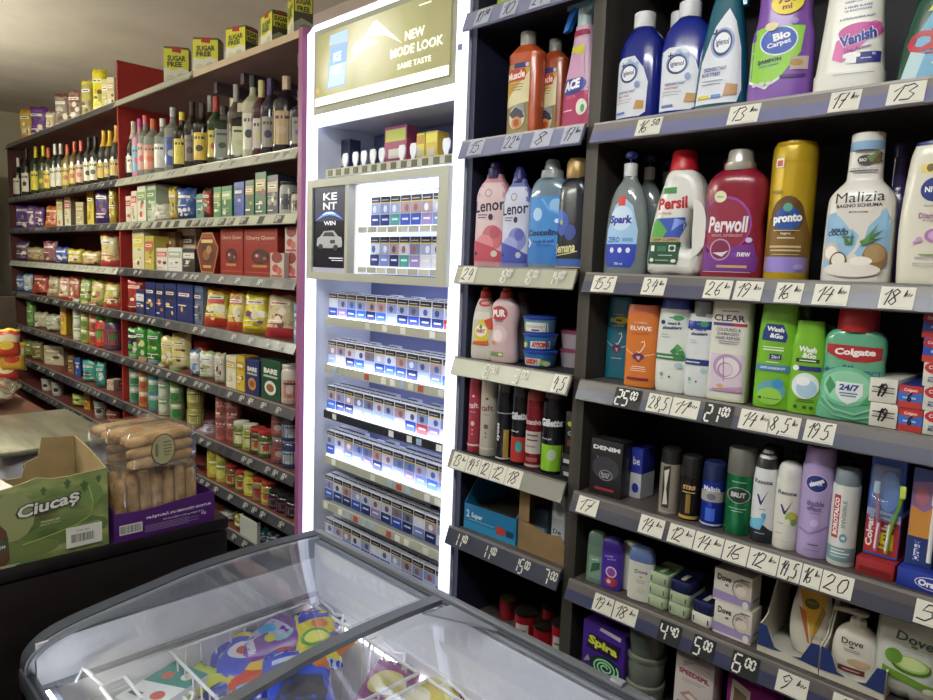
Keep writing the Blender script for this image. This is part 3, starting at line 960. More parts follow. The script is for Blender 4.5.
lay(256, 637, .665, .11, .19, .04, 10, 14, MF(PU), MF(PU), [('R', -.42, .3, .42, .8, 'a9a6c8'), ('E', -.1, .62, .22, .1, '3a9ad0'), ('E', .15, .42, .2, .08, '4a4458')], 'ice_cream_bag', 'purple ice cream bag with a pale window, propped against the basket end', 'ice cream')
lay(303, 622, .665, .12, .20, .04, -10, 12, MF('8f86b0'), MF(PU), [('E', .0, .55, .36, .2, '8f8a7a'), ('E', .1, .6, .2, .1, '4f4a3a'), ('R', -.42, .08, .42, .22, PU), ('E', -.1, .3, .2, .08, 'c6c8d8')], 'ice_cream_bag', 'lilac ice cream bag in the far corner under the light', 'ice cream')
lay(280, 612, .66, .1, .16, .04, -40, 12, MF('b9b6cf'), MF('8a6ab0'), [('E', 0, .5, .3, .2, '6f6a6a'), ('E', .0, .7, .2, .1, 'a5a04a')], 'ice_cream_bag', 'pale ice cream bag behind the purple one at the basket end', 'ice cream')
lay(316, 640, .68, .10, .21, .045, 62, 8, MF(YE), MF(BL), [('E', .0, .42, .36, .15, '4a9a4a'), ('E', .0, .42, .28, .10, 'e6e06a'), ('P', [(-.48, .7), (.48, .78), (.48, 1), (-.48, 1)], BL), ('E', .1, .65, .2, .08, 'd0703a'), ('R', -.45, .0, .45, .08, 'b9c8e8')], 'ice_cream_bag', 'yellow and blue ice cream bag with a green oval emblem', 'ice cream')
lay(335, 624, .675, .09, .12, .035, 30, 14, MF('1f34c8'), MF('16278f'), [('R', -.4, .3, .4, .45, '5f86e8')], 'ice_cream_bag', 'small deep blue ice cream wrapper against the lit back panel', 'ice cream')
lay(300, 684, .66, .14, .22, .04, 62, 6, MF('2343c6'), MF('18309a'), [('P', [(-.48, .1), (.3, .1), (.48, .5), (-.2, .55)], '2a2f48'), ('E', .05, .32, .25, .12, '1d2133'), ('R', -.4, .75, .1, .82, 'c8d4f0'), ('R', -.45, .9, .45, .94, '8fa6e8')], 'ice_cream_bag', 'large blue ice cream bag with a dark panel, just past the lid seam', 'ice cream', group=None)
lay(388, 690, .66, .12, .18, .04, 30, 6, MF('8a3a7a'), MF('b05a9a'), [('E', 0, .5, .34, .22, 'c9b85a'), ('R', -.45, .1, .45, .2, 'e0dcd0')], 'ice_cream_bag', 'magenta ice cream bag with a gold oval under the nearer lid', 'ice cream')
lay(430, 697, .665, .12, .2, .04, -20, 8, MF('d6c458'), MF('8a3a7a'), [('E', 0, .5, .3, .2, 'e8e0c0'), ('R', -.4, .1, .4, .25, 'a04a86')], 'ice_cream_bag', 'yellow ice cream bag beside the magenta bag under the nearer lid', 'ice cream')
lay(462, 700, .655, .11, .18, .04, 40, 8, MF('b9487a'), MF('c9c1d8'), [('E', 0, .5, .3, .2, 'e6d9b0')], 'ice_cream_bag', 'pink ice cream bag nearest the back panel under the nearer lid', 'ice cream')
lay(240, 655, .655, .10, .18, .035, 40, 8, MF('3a4fc4'), MF('c9b84a'), [('E', 0, .5, .3, .16, 'd8d4e0'), ('E', .05, .5, .16, .08, 'c0503a'), ('R', -.4, .75, .4, .84, 'e0c84a')], 'ice_cream_bag', 'blue ice cream bag with a white disc between the front bag and the purple one', 'ice cream')
lay(278, 640, .672, .10, .18, .035, -20, 8, MF('7a4aa0'), MF('3a56c0'), [('E', 0, .55, .3, .16, '8ab0c8'), ('E', .1, .4, .14, .07, 'c9c04a'), ('R', -.42, .1, .42, .2, 'd0c8e0')], 'ice_cream_bag', 'violet ice cream bag with a pale blue blot, middle of the pile', 'ice cream')
lay(322, 655, .672, .09, .16, .035, 20, 8, MF('c9702f'), MF('d8c84a'), [('E', 0, .5, .28, .18, 'e6dc9a'), ('E', .0, .5, .18, .1, '7a3a2a'), ('R', -.4, .8, .4, .88, '2f48b0')], 'ice_cream_bag', 'orange ice cream bag under the yellow and blue one', 'ice cream')
# teal carton and lime wrapper in the front basket
X, Y = onZ(163, 690, .66)
t = thing('ice_cream_carton', 'teal and white ice cream carton in the front wire basket', 'carton', (X, Y, .64), math.radians(18))
b = MB().box(-.05, .05, -.075, .075, 0, .03, mat('d9dde0', .35), .002)
b.build('carton_body', t)
decal(b, [('P', [(-.5, -.5), (.5, -.5), (.5, .1), (-.5, -.05)], 'e3e6e4'), ('P', [(-.5, -.05), (.5, .1), (.5, .5), (-.5, .5)], TE), ('E', -.2, .2, .13, .09, 'd05a50'), ('E', .2, .3, .13, .09, 'e9ded0'), ('R', -.4, -.35, -.1, -.25, '30343a'), ('E', .2, -.2, .15, .1, 'c0504a')], .10, .15, .03, 'printed_lid', t, fine=2, face='top')
lay(186, 688, .645, .09, .15, .03, 15, 4, MF('c3cf5a'), MF('a9b84a'), [('E', 0, .5, .25, .2, 'e3e7a0')], 'ice_cream_bag', 'lime green ice cream wrapper beside the teal carton', 'ice cream')

# ------------------------------------------------------------------ counter and what stands on it
CT = .88
XC = -1.68
K = thing('shop_counter', 'dark brown shop counter with a black glossy end panel', 'counter', (-3.4, .2, 0))
M_ctop = noisy('dark_counter_top', '161213', '1d1819', 6, 0.3, (1, 4, 1))
M_cbrn = noisy('red_brown_top', '5f4038', '6f4c40', 5, 0.28, (1, 4, 1))
M_cend = noisy('black_brown_panel', '1b1616', '272121', 5, 0.3, (1, 1, 3))
c = MB()
c.box(-1.75 + 3.4, XC + 3.4 - .001, -.75, .63, 0, .845, M_cend); c.box(-5.0 + 3.4, -1.75 + 3.4, -.75, .63, 0, .845, M_cend)
c.build('carcass', K, smooth=False)
MB().box(-5.02 + 3.4, -2.8 + 3.4, -.77, .635, .85, CT, M_cbrn, .003).build('worktop', K)
MB().box(-2.8 + 3.4, XC + 3.4, -.77, .635, .85, CT, M_ctop, .003).build('worktop', K)

# beer carton: cut-open tray, tall back flap
t = thing('beer_carton', 'open green beer carton with a torn top edge on the counter corner', 'carton', (-1.69, .345, CT))
M_kraft = noisy('kraft_card', '8f7a55', 'a08a62', 14, 0.8)
M_green = bpy.data.materials.new('green_print'); M_green.use_nodes = True
N = M_green.node_tree.nodes; L = M_green.node_tree.links; b = N['Principled BSDF']
tc = N.new('ShaderNodeTexCoord'); nz = N.new('ShaderNodeTexNoise'); nz.inputs['Scale'].default_value = 13; nz.inputs['Detail'].default_value = 5
mp = N.new('ShaderNodeMapping'); mp.inputs['Scale'].default_value = (1, .7, 1.6)
rp = N.new('ShaderNodeValToRGB'); rp.color_ramp.elements[0].position = .3; rp.color_ramp.elements[1].position = .72
rp.color_ramp.elements[0].color = lin('3f5a2c'); rp.color_ramp.elements[1].color = lin('a9ab6c')
e = rp.color_ramp.elements.new(.5); e.color = lin('6f7f45')
L.new(tc.outputs['Object'], mp.inputs[0]); L.new(mp.outputs[0], nz.inputs[0]); L.new(nz.outputs[0], rp.inputs[0]); L.new(rp.outputs[0], b.inputs['Base Color'])
b.inputs['Roughness'].default_value = .5
top = [(.198, .184), (.12, .178), (.085, .178), (.055, .186), (.02, .176), (-.03, .168), (-.09, .172), (-.15, .166), (-.205, .168)]
fp = MB().prism([(-.205, 0), (.198, 0)] + top, -.004, 0, M_green, 'x', M_kraft)
fp.build('front_panel', t, smooth=False)
sp = MB()
sp.prism([(-.0045, 0), (-.225, 0), (-.225, .215), (-.12, .205), (-.0045, .184)], .194, .198, M_kraft, 'y')
sp.build('side_panel', t, smooth=False)
MB().prism([(-.0045, 0), (-.225, 0), (-.225, .17), (-.0045, .166)], -.205, -.201, M_kraft, 'y').build('side_panel', t, smooth=False)
MB().prism([(-.201, 0), (.1935, 0), (.1935, .215), (.12, .222), (.112, .175), (.085, .165), (.075, .13), (-.201, .12)], -.225, -.2215, M_kraft, 'x').build('back_panel', t, smooth=False)
MB().box(-.221, -.005, -.2005, .1935, .0, .004, M_kraft).build('bottom_panel', t, smooth=False)


def facex(items, W, H, name, parent, x=0.0006, cy=0.0, z=0.0, rough=.5):
    """print on a panel that faces +x: u runs along y"""
    mb = MB()
    for li, (V, Fc, c) in enumerate(shapes2d(items, W, H, 1)):
        mb.add([(x + .0003 * li, cy + u, z + v) for u, v in V], Fc, c if not isinstance(c, str) else mat(c, rough))
    return mb.build(name, parent, smooth=False)


leaf = lambda u, v, s: ('P', [(u + s * .25 * math.cos(a) * (1 + .4 * math.sin(5 * a)), v + s * math.sin(a) * (1 + .3 * math.sin(7 * a))) for a in [k * math.pi / 8 for k in range(16)]], '44602f')
U_ = lambda f: -.04 + .533 * f
ell = lambda f, v, rf, rv, c: ('E', U_(f), v, rf * .533, rv, c)
facex([ell(.62, .30, .40, .16, '5c7038'), ell(.2, .16, .34, .12, '69793e'), ell(.82, .72, .14, .16, '6d8448'), ell(.12, .6, .2, .3, '8a8f5c'), leaf(U_(.40), .86, .05), leaf(U_(.62), .9, .06), leaf(U_(.78), .84, .07), leaf(U_(.92), .90, .05),
       ('L', [(U_(.82), .84), (U_(.86), .62), (U_(.84), .45), (U_(.70), .36), (U_(.5), .30), (U_(.2), .24)], .014, '9fb04e'), ell(.42, .34, .1, .035, '4c6030'),
       ('T', 'Ciucaș', U_(.445), .665, .215, '23261d', .325, .25, 8, .08), ('T', 'Ciucaș', U_(.445), .665, .195, 'd6d6cc', .305, .25, 8, .03), ('P', [(U_(.34), .53), (U_(.5), .565), (U_(.52), .585), (U_(.34), .555)], '6e4a2b'),
       ('T', 'PREMIUM', U_(.45), .48, .03, 'b9ba8a', .09, 0, 3), ('T', 'BERE BLONDA', U_(.45), .445, .018, 'b9ba8a', .1, 0, 3),
       ('R', U_(.59), .07, U_(.94), .335, 'd9d8cb'), ('B', U_(.64), .13, U_(.86), .235, '3a3a36'), ('T', '5 941 234', U_(.75), .275, .026, '8a8a80'), ('R', U_(.66), .35, U_(.92), .358, 'a9ad86'),
       ('P', [(U_(-.12), .62), (U_(.0), .56), (U_(.06), .46), (U_(.075), .36), (U_(.08), .10), (U_(.04), .04), (U_(-.12), .04)], '5b3516'), ('P', [(U_(-.1), .36), (U_(.07), .36), (U_(.072), .2), (U_(-.1), .18)], '3d4a33'), ('T', 'ȘM', U_(.02), .27, .05, 'c9cdb8'),
       ('R', U_(.0), .03, U_(.16), .04, 'c6c9a8'), ('R', U_(.0), .012, U_(.13), .02, 'c6c9a8')], .403, .18, 'front_print', t, .0007, -.0035)
# thin leaflet on the carton
t2 = thing('paper_flyer', 'folded white flyer with a dark stripe lying in the open beer carton', 'flyer', (-1.775, .26, CT + .158), math.radians(8))
MB().box(-.06, .06, -.12, .10, 0, .003, mat('d9d5cc', .5)).build('sheet', t2, smooth=False)
MB().box(.0, .061, -.121, .02, .0035, .0045, mat('2a1a22', .5)).box(-.06, .0, -.121, -.02, .0035, .0045, mat('c9b83c', .5)).build('print', t2, smooth=False)
# bottles' row inside the carton carries the flyer: a plain card divider
s_ = MB().box(-.215, -.01, -.198, .03, .005, .140, M_kraft); s_.build('card_insert', t, smooth=False)

# purple tray of ladyfingers
t = thing('biscuit_tray', 'low purple card tray of ladyfingers on the counter corner', 'tray', (-1.682, .675, CT))
M_pur = mat('4a1766', .4)
wd, dp, hh = .244, .20, .078
pf = MB().prism([(-wd / 2, 0), (wd / 2, 0), (wd / 2, hh), (wd * .3, hh * .98), (-wd * .2, hh * .84), (-wd / 2, hh * .88)], -.003, 0, M_pur, 'x')
pf.build('front_panel', t, smooth=False)
q = MB()
q.prism([(-.0035, 0), (-dp, 0), (-dp, hh), (-.0035, hh)], wd / 2 - .003, wd / 2, M_pur, 'y'); q.prism([(-.0035, 0), (-dp, 0), (-dp, hh), (-.0035, hh)], -wd / 2, -wd / 2 + .003, M_pur, 'y')
q.box(-dp, -dp + .003, -wd / 2 + .0035, wd / 2 - .0035, 0, hh, M_pur); q.box(-dp + .003, -.0035, -wd / 2 + .0035, wd / 2 - .0035, 0, .003, M_pur)
q.build('tray_walls', t, smooth=False)
W_ = 'e6dcec'
facex([('R', -.455, .22, -.24, .56, 'dcdccf'), ('B', -.445, .26, -.25, .52, '3c3548'), ('T', 'PRĂJITURĂ CU BISCUIȚI GUSTUS', .13, .66, .13, W_, .66, 0, 1, .05), ('T', '24 bucăți x 60 g NETTO', .17, .47, .07, W_, .42), ('T', '65g', .38, .38, .12, W_),
       *[('R', -.22, .36 - .05 * k, .22 + .1 * (k % 2), .375 - .05 * k, 'a98fb9') for k in range(5)]], wd, hh * .9, 'front_print', t, .0007)
M_film = clear('fbfaf6', .93, .10, .12, 'e8e4dc')
M_bis = noisy('baked_biscuit', '96713f', 'c4a06c', 30, .75, bump=.3)


def finger(mb, p0, p1, r, mt=M_bis):
    a, b = Vector(p0), Vector(p1)
    pts = [a.lerp(b, k) for k in (0, .03, .1, .3, .5, .7, .9, .97, 1)]
    mb.tube([p[:] for p in pts], [r * q for q in (.45, .75, .95, 1, .97, 1, .95, .75, .45)], mt, 10)


def filmbox(x0, x1, y0, y1, z0, z1, seed):
    rr = random.Random(seed); mb = MB()
    n = 26
    secs = []
    for k, (f, s) in enumerate(((0, .9), (.06, .99), (.3, 1.0), (.6, 1.01), (.85, 1.0), (.96, .95), (1, .85))):
        secs.append((z0 + (z1 - z0) * f, (x1 - x0) / 2 * s, (y1 - y0) / 2 * s, (x0 + x1) / 2, (y0 + y1) / 2))
    mb.loft(secs, M_film, n, 5)
    mb.v = [(x + rr.uniform(-.003, .003), y + rr.uniform(-.003, .003), z + rr.uniform(-.003, .003)) for x, y, z in mb.v]
    return mb


# upright bag standing in the tray: local origin at its foot
b1 = thing('ladyfinger_bag', 'clear bag of upright ladyfingers standing in the purple tray', 'biscuits', (-1.692, .665, CT + .0035))
for k in range(7):
    q = MB(); y = -.085 + .0285 * k
    finger(q, (-.028, y + .002, .008), (-.03, y, .135 + .006 * (k % 3)), .0145)
    q.build('biscuit', b1)
for k in range(7):
    q = MB(); y = -.083 + .0285 * k
    finger(q, (-.07, y, .008), (-.07, y, .14 + .005 * ((k + 1) % 3)), .0145)
    q.build('biscuit', b1)
filmbox(-.165, -.006, -.104, .108, .001, .158, 3).build('film', b1, angle=25)
# two bags lying on top
for nm, ox, oy, oz, rz, lab in (('a', -1.745, .672, .161, 6, 'clear bag of ladyfingers with an oval label lying on the upright bag'), ('b', -1.862, .668, .150, 4, 'clear bag of ladyfingers without a visible label, behind the one with the oval label')):
    b2 = thing('ladyfinger_bag', lab, 'biscuits', (ox, oy, CT + oz), math.radians(rz))
    for k in range(3):
        q = MB(); finger(q, (.045 - .004 * k, -.088, .016 + .026 * k), (.045 - .004 * k, .075, .024 + .026 * k), .0145); q.build('biscuit', b2)
    for k in range(3):
        q = MB(); finger(q, (.012 - .03 * k, -.088, .070 + .002 * k), (.012 - .03 * k, .075, .078), .0145); q.build('biscuit', b2)
    fm = filmbox(-.075, .064, -.098, .088, .001, .096, 4 + ox)
    fm.build('film', b2, angle=25)
    if nm == 'a':
        tw = MB()
        for k in range(7):
            a = k / 7 * 6.28
            tw.add([(.0, .098, .06), (.03 * math.cos(a), .15 + .01 * math.sin(3 * a), .05 + .03 * math.sin(a)), (.03 * math.cos(a + .8), .155, .05 + .03 * math.sin(a + .8))], [(0, 1, 2)], M_film)
        tw.build('bag_end', b2, smooth=False)
        facex([('E', 0, .5, .5, .5, '3b3a2c'), ('E', 0, .5, .46, .47, 'a09a70'), ('B', -.33, .3, -.2, .7, '4a4a3a'), ('R', .0, .7, .3, .74, '5b5a44'), ('R', -.02, .6, .35, .63, '5b5a44'), ('R', .0, .5, .32, .53, '5b5a44'), ('R', .0, .4, .3, .43, '5b5a44'), ('R', .02, .3, .25, .33, '5b5a44')], .062, .078, 'oval_label', b2, .0665, -.012, .010)

# weighing scale
SZ = .985
t = thing('weighing_scale', 'grey shop scale with a square steel plate on the counter', 'scale', (-2.56, .615, CT))
M_steel = noisy('brushed_steel', '8d8b78', 'b3b19c', 4, .3, (1, 6, 1), metal=.7)
MB().box(-.27, .27, -.18, .16, .085, .105, M_steel, .008).build('weighing_plate', t)
MB().loft([(0, .23, .15), (.012, .245, .165), (.05, .24, .16), (.08, .21, .13), (.084, .2, .12)], mat('a9abb4', .4), 32, 6).build('scale_body', t)
MB().box(.235, .255, -.1, .1, .02, .05, mat('2c3038', .3), .003).build('display', t)
t = thing('paper_slip', 'small white paper slip on the counter edge behind the scale', 'paper', (-2.98, .795, CT))
MB().box(-.05, .05, -.035, .035, 0, .004, mat('dfe0e4', .5)).build('sheet', t, smooth=False)
# clear bag of snacks and the packs behind it at the far end of the counter
t = thing('snack_bag', 'clear bag of pale and red sweets lying on the counter before the display board', 'bag')
bg = bagmesh(.26, .36, .10, 91, clear('f4f2ec', .72, .1, .12, 'b9b6ac'), None, None, 2.2, .12)
bg.build('film', t, angle=60)
inn = bagmesh(.22, .30, .065, 92, noisy('mixed_sweets', '94503c', '98a07c', 22, .5, ramp=(.4, .6)), None, None, 2.2, .2)
o = inn.build('sweets', t, angle=60); o.location = (0, 0, .03)
t.matrix_world = Matrix.Translation((-3.62, .66, CT + .056)) @ Matrix.Rotation(math.radians(70), 4, 'Z') @ Matrix.Rotation(math.radians(-90), 4, 'X') @ Matrix.Translation((0, 0, -.18))
y0, z0 = onX(15, 300, -4.3)
t = thing('display_board', 'brown upright display board at the far end of the counter', 'board', (-4.3, y0 - .2, CT))
MB().box(-.015, .015, -.35, .2, .0, .44, noisy('brown_panel', '4b3f33', '5a4c3d', 4, .5), .004).build('board', t)
MB().box(-.06, .06, -.35, .2, 0, .012, M_dark, .002).build('board_foot', t)
t = thing('display_post', 'slim grey metal post beside the brown display board', 'post', (-4.25, min(y0 + .03, .57), CT))
MB().box(-.012, .012, -.012, .012, 0.012, .62, mat('9a9c98', .3, .5)).build('post_tube', t); MB().box(-.05, .05, -.03, .03, 0, .011, mat('9a9c98', .3, .5)).build('post_foot', t)
for k, (px, py, c, lab) in enumerate(((6, 343, 'c8442f', 'red and yellow round snack pack hung before the brown board, upper one'), (13, 357, 'd6a83a', 'yellow snack pack hung beside the upper red and yellow one'), (8, 368, 'b83a34', 'red snack pack lowest of the three by the brown board'))):
    Y, Z = onX(px, py, -3.95)
    t = thing('snack_pack', lab, 'snack', (-3.95 - .02 * k, Y, Z - .07), math.radians(75), 'snack packs by the brown board')
    m_ = bagmesh(.12, .14, .07, 70 + k, mat(c, .3), mat('d9c04a', .3), (.55, .8, mat('e3d9b0', .3)))
    m_.build('wrapper', t, angle=60)
    decal(m_, [('E', 0, .45, .28, .16, ('e6c84a', 'c8402f', 'ecd9a0')[k])], .12, .14, .07, 'printed_design', t, fine=4)
t = thing('display_stand', 'small wire stand that carries the snack packs on the counter', 'stand', (-4.02, .60, CT))
MB().tube([(0, 0, .0), (0, 0, .34)], .006, mat('8d8f8c', .3, .6), 8).build('stem', t); MB().box(-.05, .05, -.08, .08, 0, .006, mat('8d8f8c', .3, .6)).build('stand_foot', t)
# end shelf behind the counter, at the far wall
U = thing('end_shelf', 'dark end shelf standing across the far end of the shop', 'shelving', (-6.85, .9, 0))
MB().box(-.15, -.13, -.7, .42, 0, 2.2, M_dark).build('back_panel', U, smooth=False)
MB().box(-.13, .2, .40, .42, 0, 2.2, M_dark).build('upright', U, smooth=False)
for z in (.9, 1.25, 1.55, 1.85, 2.18):
    MB().box(-.13, .2, -.7, .40, z - .03, z, mat('55504c', .4)).build('shelf', U, smooth=False)
for k, (y, z, c, c2, lab) in enumerate(((1.22, 1.85, '3a2f2a', 'a5362c', 'dark snack box with a red label on the end shelf'), (1.18, 1.55, '7c8474', 'b9b5a8', 'grey green bag on the end shelf at the far wall'), (1.22, 1.25, 'a8b23a', '5f7a2a', 'lime green bag on the end shelf at the far wall'), (1.2, .9, 'b3b3ac', '8a8a86', 'pale grey bag lowest on the end shelf at the far wall'))):
    t = thing('snack_bag', lab, 'snack', (-6.70, y - .04, z), math.radians(80))
    m_ = bagmesh(.15, .22, .07, 50 + k, mat(c, .4), mat(c2, .4)); m_.build('wrapper', t, angle=60)
    decal(m_, [('E', 0, .5, .3, .2, c2)], .15, .22, .07, 'printed_design', t, fine=3)
# ------------------------------------------------------------------ products on the dark units
ZS = dict(WZ); ZS.update({'m' + k: v for k, v in NZ.items()})
BOT = {
    'round': [(0, .88, .88), (.012, .98, .98), (.03, 1, 1), (.70, 1, 1), (.80, .93, .93), (.87, .72, .72), (.92, .45, .45), (1, .40, .40)],
    'can': [(0, .90, .90), (.008, .97, .97), (.02, 1, 1), (.97, 1, 1), (1, .95, .95)],
    'shampoo': [(0, .90, .86), (.012, .98, .97), (.04, 1, 1), (.45, .99, 1), (.8, .95, 1), (.93, .90, .95), (1, .84, .9)],
    'igienol': [(0, .92, .9), (.012, .99, .98), (.04, 1, 1), (.45, 1, 1), (.62, .97, .97), (.74, .86, .86), (.81, .66, .70), (.855, .46, .5), (.875, .40, .44), (.89, .40, .44)],
    'lenor': [(0, .92, .9), (.012, 1, 1), (.08, 1, 1), (.45, .98, 1), (.66, .97, 1), (.76, .80, .85), (.83, .52, .6), (.86, .45, .52), (.88, .45, .5)],
    'trigger': [(0, .95, .9), (.012, 1, 1), (.08, 1, 1), (.3, .90, .95), (.5, .72, .8), (.64, .54, .6), (.74, .42, .5), (.8, .36, .44), (.83, .36, .42)],
    'pear': [(0, .9, .9), (.02, 1, 1), (.2, 1, 1), (.45, .93, .95), (.6, .80, .85), (.7, .6, .68), (.76, .42, .5), (.79, .36, .42)],
}


def H(name, label, cat, px, shelf, prof, mt, k=.6, p=2.6, caps=(), dec=(), dy=0.0, rot=10, n=32, group=None, W=None, body='bottle_body', fine=7, dname='label_lettering', z=None):
    x0, x1, yt = px
    zs = (ZS[shelf] if z is None else z) + .0006
    mid = (x0 + x1) / 2
    D = .05
    for _ in range(3):
        Y = YF + .028 + D / 2 + dy
        X = Xat(mid, Y, zs)
        phi = math.atan2(-X, Y) - math.radians(rot)
        th = math.atan((mid - CX) / F)
        S = (x1 - x0) / F * depth(X, Y, zs + .1) * math.cos(th)
        Wd = W or S / math.sqrt(math.cos(phi) ** 2 + (k * math.sin(phi)) ** 2)
        D = Wd * k
    if shelf[0] == 'm':
        X = min(max(X, -1.4025 + Wd / 2), -1.0215 - Wd / 2)
    Ht = Zat(yt, X, Y) - zs
    t = thing(name, label, cat, (X, Y, zs), math.radians(rot), group)
    secs = prof if not isinstance(prof, str) else BOT[prof]
    if prof == 'can' and caps:
        z0 = caps[0][1][0][0] + .004
        secs = [(q[0] * z0, q[1], q[2]) for q in secs]
    b = MB().loft([(q[0] * Ht, q[1] * Wd / 2, q[2] * D / 2) + ((q[3] * Wd, 0) if len(q) > 3 else ()) for q in crspline(secs, 4)], mt, n, p)
    b.build(body, t)
    for cp in caps:
        cn, cs, cm = cp[:3]
        cpow = cp[3] if len(cp) > 3 else 2
        cm = mat(cm, .35) if isinstance(cm, str) else cm
        MB().loft([(q[0] * Ht, q[1] * Wd / 2, (q[2] * D / 2) if q[2] else q[1] * Wd / 2) + ((q[3] * Wd, 0) if len(q) > 3 else ()) for q in cs], cm, 24, cpow).build(cn, t)
    if dec:
        decal(b, list(dec), Wd, Ht, D, dname, t, fine=fine)
    return t, Wd, Ht, D


def cyl(z0, z1, r, ry=0, e=.006):
    return [(z0, r * .98, ry * .98), (z0 + e, r, ry), (z1 - e, r, ry), (z1, r * .93, ry * .93)]


G = lambda c, r=.25: mat(c, r, 0, 0, .5, .3)
ib = [('P', [(-.44, .06), (.18, .06), (.30, .09), (.32, .35), (.22, .48), (0, .60), (-.30, .60), (-.44, .57)], 'd7dbe4'), ('E', -.12, .46, .23, .095, '8fa3cf'), ('E', -.12, .45, .20, .085, '1b2a63'), ('E', -.12, .45, .165, .066, 'e3e7ee'), ('T', '+', -.26, .53, .05, '1b2a63'),
      ('T', 'igienol', -.12, .45, .055, '1b2a63', .26), ('T', 'DEZINFECTANT', -.14, .285, .022, '3a4f96', .40), ('T', 'BUN STREET', -.2, .25, .018, 'a8443a', .28), ('R', -.38, .215, .0, .22, '8a93b0'), ('R', -.38, .19, -.04, .195, '8a93b0'),
      ('P', [(.05, .12), (.27, .12), (.27, .19), (.1, .20)], 'b58a4a'), ('E', .1, .34, .06, .03, '7f95c8'), ('R', -.38, .09, -.15, .11, '5b74bf'), ('E', -.1, .555, .05, .02, '9db0da'), ('E', .08, .52, .04, .02, '9db0da')]
wc = [('cap', cyl(.865, 1, .43), 'd9dadf')]
H('cleaner_bottle', 'deep blue cleaner bottle with white cap, beside the dark upright on the top shelf', 'bottle', (616, 661, 14), 'A', 'igienol', G('16237c', .15), .62, 2.6, wc, ib, rot=0)
H('cleaner_bottle', 'deep blue cleaner bottle with white cap, next to the teal spray bottle', 'bottle', (657, 709, 3), 'A', 'igienol', G('182788', .15), .62, 2.6, wc, ib, rot=16)
H('cleaner_bottle', 'blue cleaner bottle half hidden behind the two front blue ones', 'bottle', (652, 692, 13), 'A', 'igienol', G('16217a'), .62, 2.6, wc, (), dy=.10)
sd = [('P', [(-.42, .05), (.36, .05), (.42, .12), (.36, .36), (.24, .52), (.10, .60), (-.12, .50), (-.34, .30)], 'd7dbe4'), ('E', .03, .40, .22, .09, '8fa3cf'), ('E', .03, .40, .18, .078, '1b2a63'), ('E', .03, .40, .15, .06, 'e3e7ee'), ('T', '+', -.10, .46, .045, '1b2a63'), ('T', 'igienol', .03, .40, .05, '1b2a63', .24),
      ('T', 'DEZINFECTANT', -.06, .25, .022, '3a4f96', .42), ('T', 'BLUE STREET', -.13, .22, .02, '3a4f96', .36), ('R', -.3, .18, .1, .185, '8a93b0'), ('R', -.3, .16, .06, .165, '8a93b0'), ('P', [(.12, .09), (.36, .09), (.36, .15), (.16, .16)], 'b58a5a'), ('R', -.36, .08, -.14, .1, 'd6c84a'), ('R', -.1, .08, .08, .1, '5b8fd0')]
t, Wd, Ht, D = H('spray_bottle', 'teal spray bottle with a white fan-shaped label', 'spray bottle', (693, 747, -58), 'A', 'trigger', clear('1f7f92', .25, .06, .1, '14657c'), .6, 2.6,
                 [('collar', cyl(.80, .87, .32), '2a8aa0')], sd, rot=8)
tg = MB(); tg.prism([(-.5 * Wd, .80 * Ht), (-.44 * Wd, .80 * Ht), (-.2 * Wd, .93 * Ht), (.12 * Wd, .93 * Ht), (.18 * Wd, .86 * Ht), (.25 * Wd, .86 * Ht), (.3 * Wd, 1.0 * Ht), (-.5 * Wd, 1.0 * Ht), (-.5 * Wd, .95 * Ht), (-.3 * Wd, .93 * Ht)][::-1], -.012, .012, G('2a93ae'))
tg.prism([(.30 * Wd, .62 * Ht), (.37 * Wd, .62 * Ht), (.34 * Wd, .88 * Ht), (.22 * Wd, .92 * Ht), (.2 * Wd, .88 * Ht)], -.008, .008, G('2a93ae'))
tg.build('trigger', t, smooth=False)
bio = [('P', [(-.46, .16), (-.2, .11), (.05, .19), (.30, .33), (.34, .50), (-.2, .52), (-.46, .50)], '8cc83c'), ('P', [(-.46, .155), (-.2, .10), (.05, .17), (.05, .19), (-.2, .118), (-.46, .172)], 'e8e8f0'),
       ('E', -.04, .415, .29, .098, 'e4e6f0'), ('E', -.04, .415, .27, .088, '2a55b4'), ('T', 'Bio', .0, .445, .052, 'f0f0f6', .26, 0, 12, .05), ('T', 'Carpet', -.03, .392, .042, 'f0f0f6', .36, 0, 12, .03), ('T', 'ȘAMPON', -.16, .285, .034, '17245c', .36, 0, 6, .04), ('T', 'pentru covoare', -.16, .255, .016, '2a55b4', .3, 0, 6),
       ('R', .16, .215, .42, .30, 'b9a6a0'), ('E', .25, .26, .1, .022, 'a98a4a'), ('R', .02, .165, .4, .185, '4a2a6a'), ('E', -.36, .135, .045, .014, 'd8c6e0'), ('E', -.25, .135, .045, .014, 'd8c6e0'), ('E', -.14, .135, .045, .014, 'd8c6e0'),
       ('E', .05, .66, .24, .082, 'e8cf3a'), ('T', '750', .05, .68, .05, '7a1f2a', .30, 0, 4, .04), ('T', 'ml', .05, .63, .035, '7a1f2a', .14, 0, 4, .03), ('E', -.16, .51, .1, .03, 'd9d0a0'), ('E', .18, .53, .06, .02, '9a8ac0')]
H('carpet_shampoo', 'purple carpet shampoo bottle with a green and blue label', 'bottle', (745, 811, -45), 'A', [(0, .93, .9), (.012, 1, 1), (.1, 1, 1), (.3, .98, 1), (.45, .96, 1), (.56, .84, .95), (.68, .80, .92), (.8, .78, .9), (.92, .5, .6), (1, .3, .4)], G('7c4fa6'), .5, 2.6, [('cap', cyl(.93, 1.06, .34), 'e8cf3a')], bio, rot=14)
